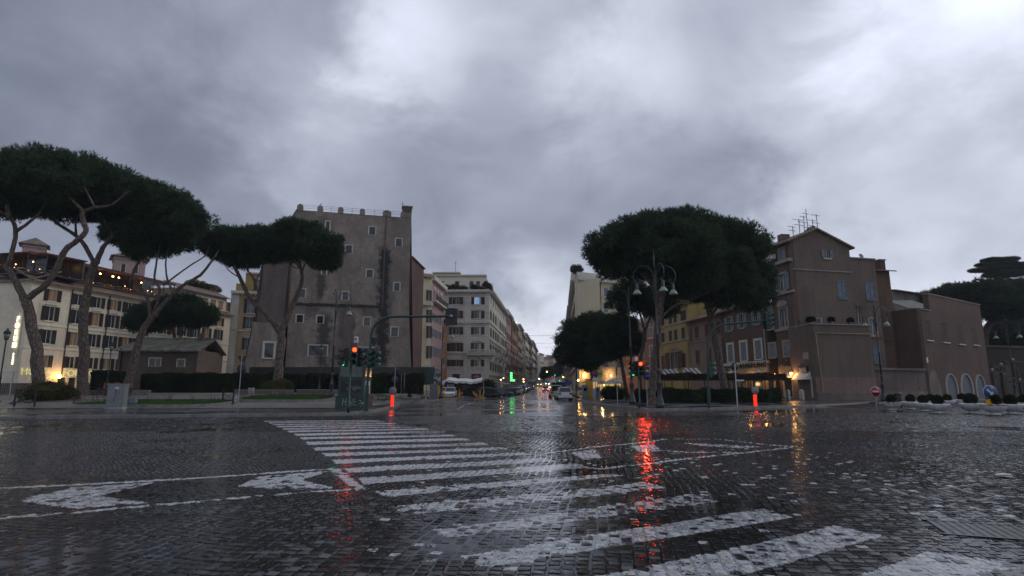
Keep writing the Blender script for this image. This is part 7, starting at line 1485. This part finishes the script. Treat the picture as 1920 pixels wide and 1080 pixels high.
for i, (px, py, rz) in enumerate(PG):
    x = Xa(px, 41, .3); Y = 41+(744-py)*.35; z = pz(x, Y); t = thing('pigeon', 'dark pigeon on the pale paving at far left, '+('third from the left','fourth from the left','between two others, fifth','hindmost of the group','facing left, sixth','seventh, fluffed near the barrier','eighth from the left','rightmost and nearest','cut by the frame edge')[i], 'pigeon', (x, Y, z), rz, 'pigeons on the paving at far left'); link(bpy.data.objects.new('body', pbm), t)
    for sy in (-.03,.03): link(bpy.data.objects.new('leg', lg), t, WM[t.name] @ Matrix.Translation((0,sy,0)))
# drain grate and litter at lower right
gx, gy = G(1868, 995); t = thing('drain_grate', 'sunken rusty drain grate in the cobbles at lower right', 'grate', (gx, gy, 0), -.35); q = MB(); M_rust = plain('wet rusty iron', (.012,.011,.011), .25, .5, .3, 12.)
for k in range(13): q.box(-.5+k*.08,-.45+k*.08,-.3,.3,-.012,.001,M_rust)
q.box(-.54,.54,-.34,-.3,-.012,.003,M_rust).box(-.54,.54,.3,.34,-.012,.003,M_rust); q.build('bars', t); MB().box(-.5,.5,-.3,.3,-.004,-.0025,M_black).build('pit', t)
gx, gy = G(1882, 894); t = thing('crumpled_paper', 'white crumpled scrap of litter on the wet cobbles at right', 'litter', (gx, gy, .004)); iv, fc_ = ico(1); iv = iv*np.array([.1,.07,.03])*(1+.45*rng.normal(0, .5, (len(iv), 1))); link(bpy.data.objects.new('paper', npmesh('paper', iv+np.array([0,0,.02]), fc_, M_whitep)), t)
# person standing by the parked cars far up the street, and cables across the street
Yp = 190; t = thing('person', 'distant pedestrian in dark clothes standing beside the parked cars, left of the street', 'person', (Xa(1002, Yp, 2.), Yp, gz(Yp)))
sk = bpy.data.meshes.new('body'); J = [((0,0,.95),.15),((0,0,1.2),.15),((0,0,1.42),.16),((0,0,1.52),.06),((0,0,1.66),.10),((.1,0,.9),.10),((.12,.03,.5),.07),((.12,0,.08),.05),((.12,-.14,.04),.04),((-.1,0,.9),.10),((-.13,-.06,.5),.07),((-.13,.02,.08),.05),((-.13,-.12,.04),.04),((.2,0,1.4),.06),((.27,.02,1.12),.045),((.26,-.08,.86),.035),((-.2,0,1.4),.06),((-.27,.03,1.12),.045),((-.25,-.1,.88),.035)]
sk.from_pydata([j[0] for j in J], [(0,1),(1,2),(2,3),(3,4),(0,5),(5,6),(6,7),(7,8),(0,9),(9,10),(10,11),(11,12),(2,13),(13,14),(14,15),(2,16),(16,17),(17,18)], []); o = link(bpy.data.objects.new('body', sk), t); md = o.modifiers.new('skin', 'SKIN'); o.modifiers.new('sub', 'SUBSURF').levels = 1
for v, j in zip(sk.skin_vertices[0].data, J): v.radius = (j[1], j[1])
sk.skin_vertices[0].data[0].use_root = True; sk.materials.append(plain('dark coat', (.02,.02,.025), .8))
for i, (Ya_, z_) in enumerate(((196,17.),(240,18.5),(150,15.5))):
    xa_, xb_ = -5+.08*(Ya_-125), 12.9+.08*(Ya_-115); t = thing('overhead_cable', ('thin cable spanning the street midway up','thin cable spanning the street, the farthest one','thin cable spanning the street, nearest to the square')[i], 'cable', (xa_, Ya_, z_)); w = xb_-xa_
    MB().tube([(w*k/10, 0, -.6*math.sin(math.pi*k/10)) for k in range(11)], .025, M_iron, 4).build('cable', t)
#HAZE
hz = bpy.data.materials.new('haze'); hz.use_nodes = True; hn = NT(hz.node_tree); hv = hn.n('ShaderNodeVolumePrincipled', {'Color': (.8,.85,.95,1), 'Density': .0003, 'Anisotropy': .2}); ho = hn.n('ShaderNodeOutputMaterial'); hn.t.links.new(hv.outputs[0], ho.inputs['Volume'])
tag(MB().box(-950, 950, -80, 1600, -2., 90, hz).build('haze'), kind='stuff')
#END
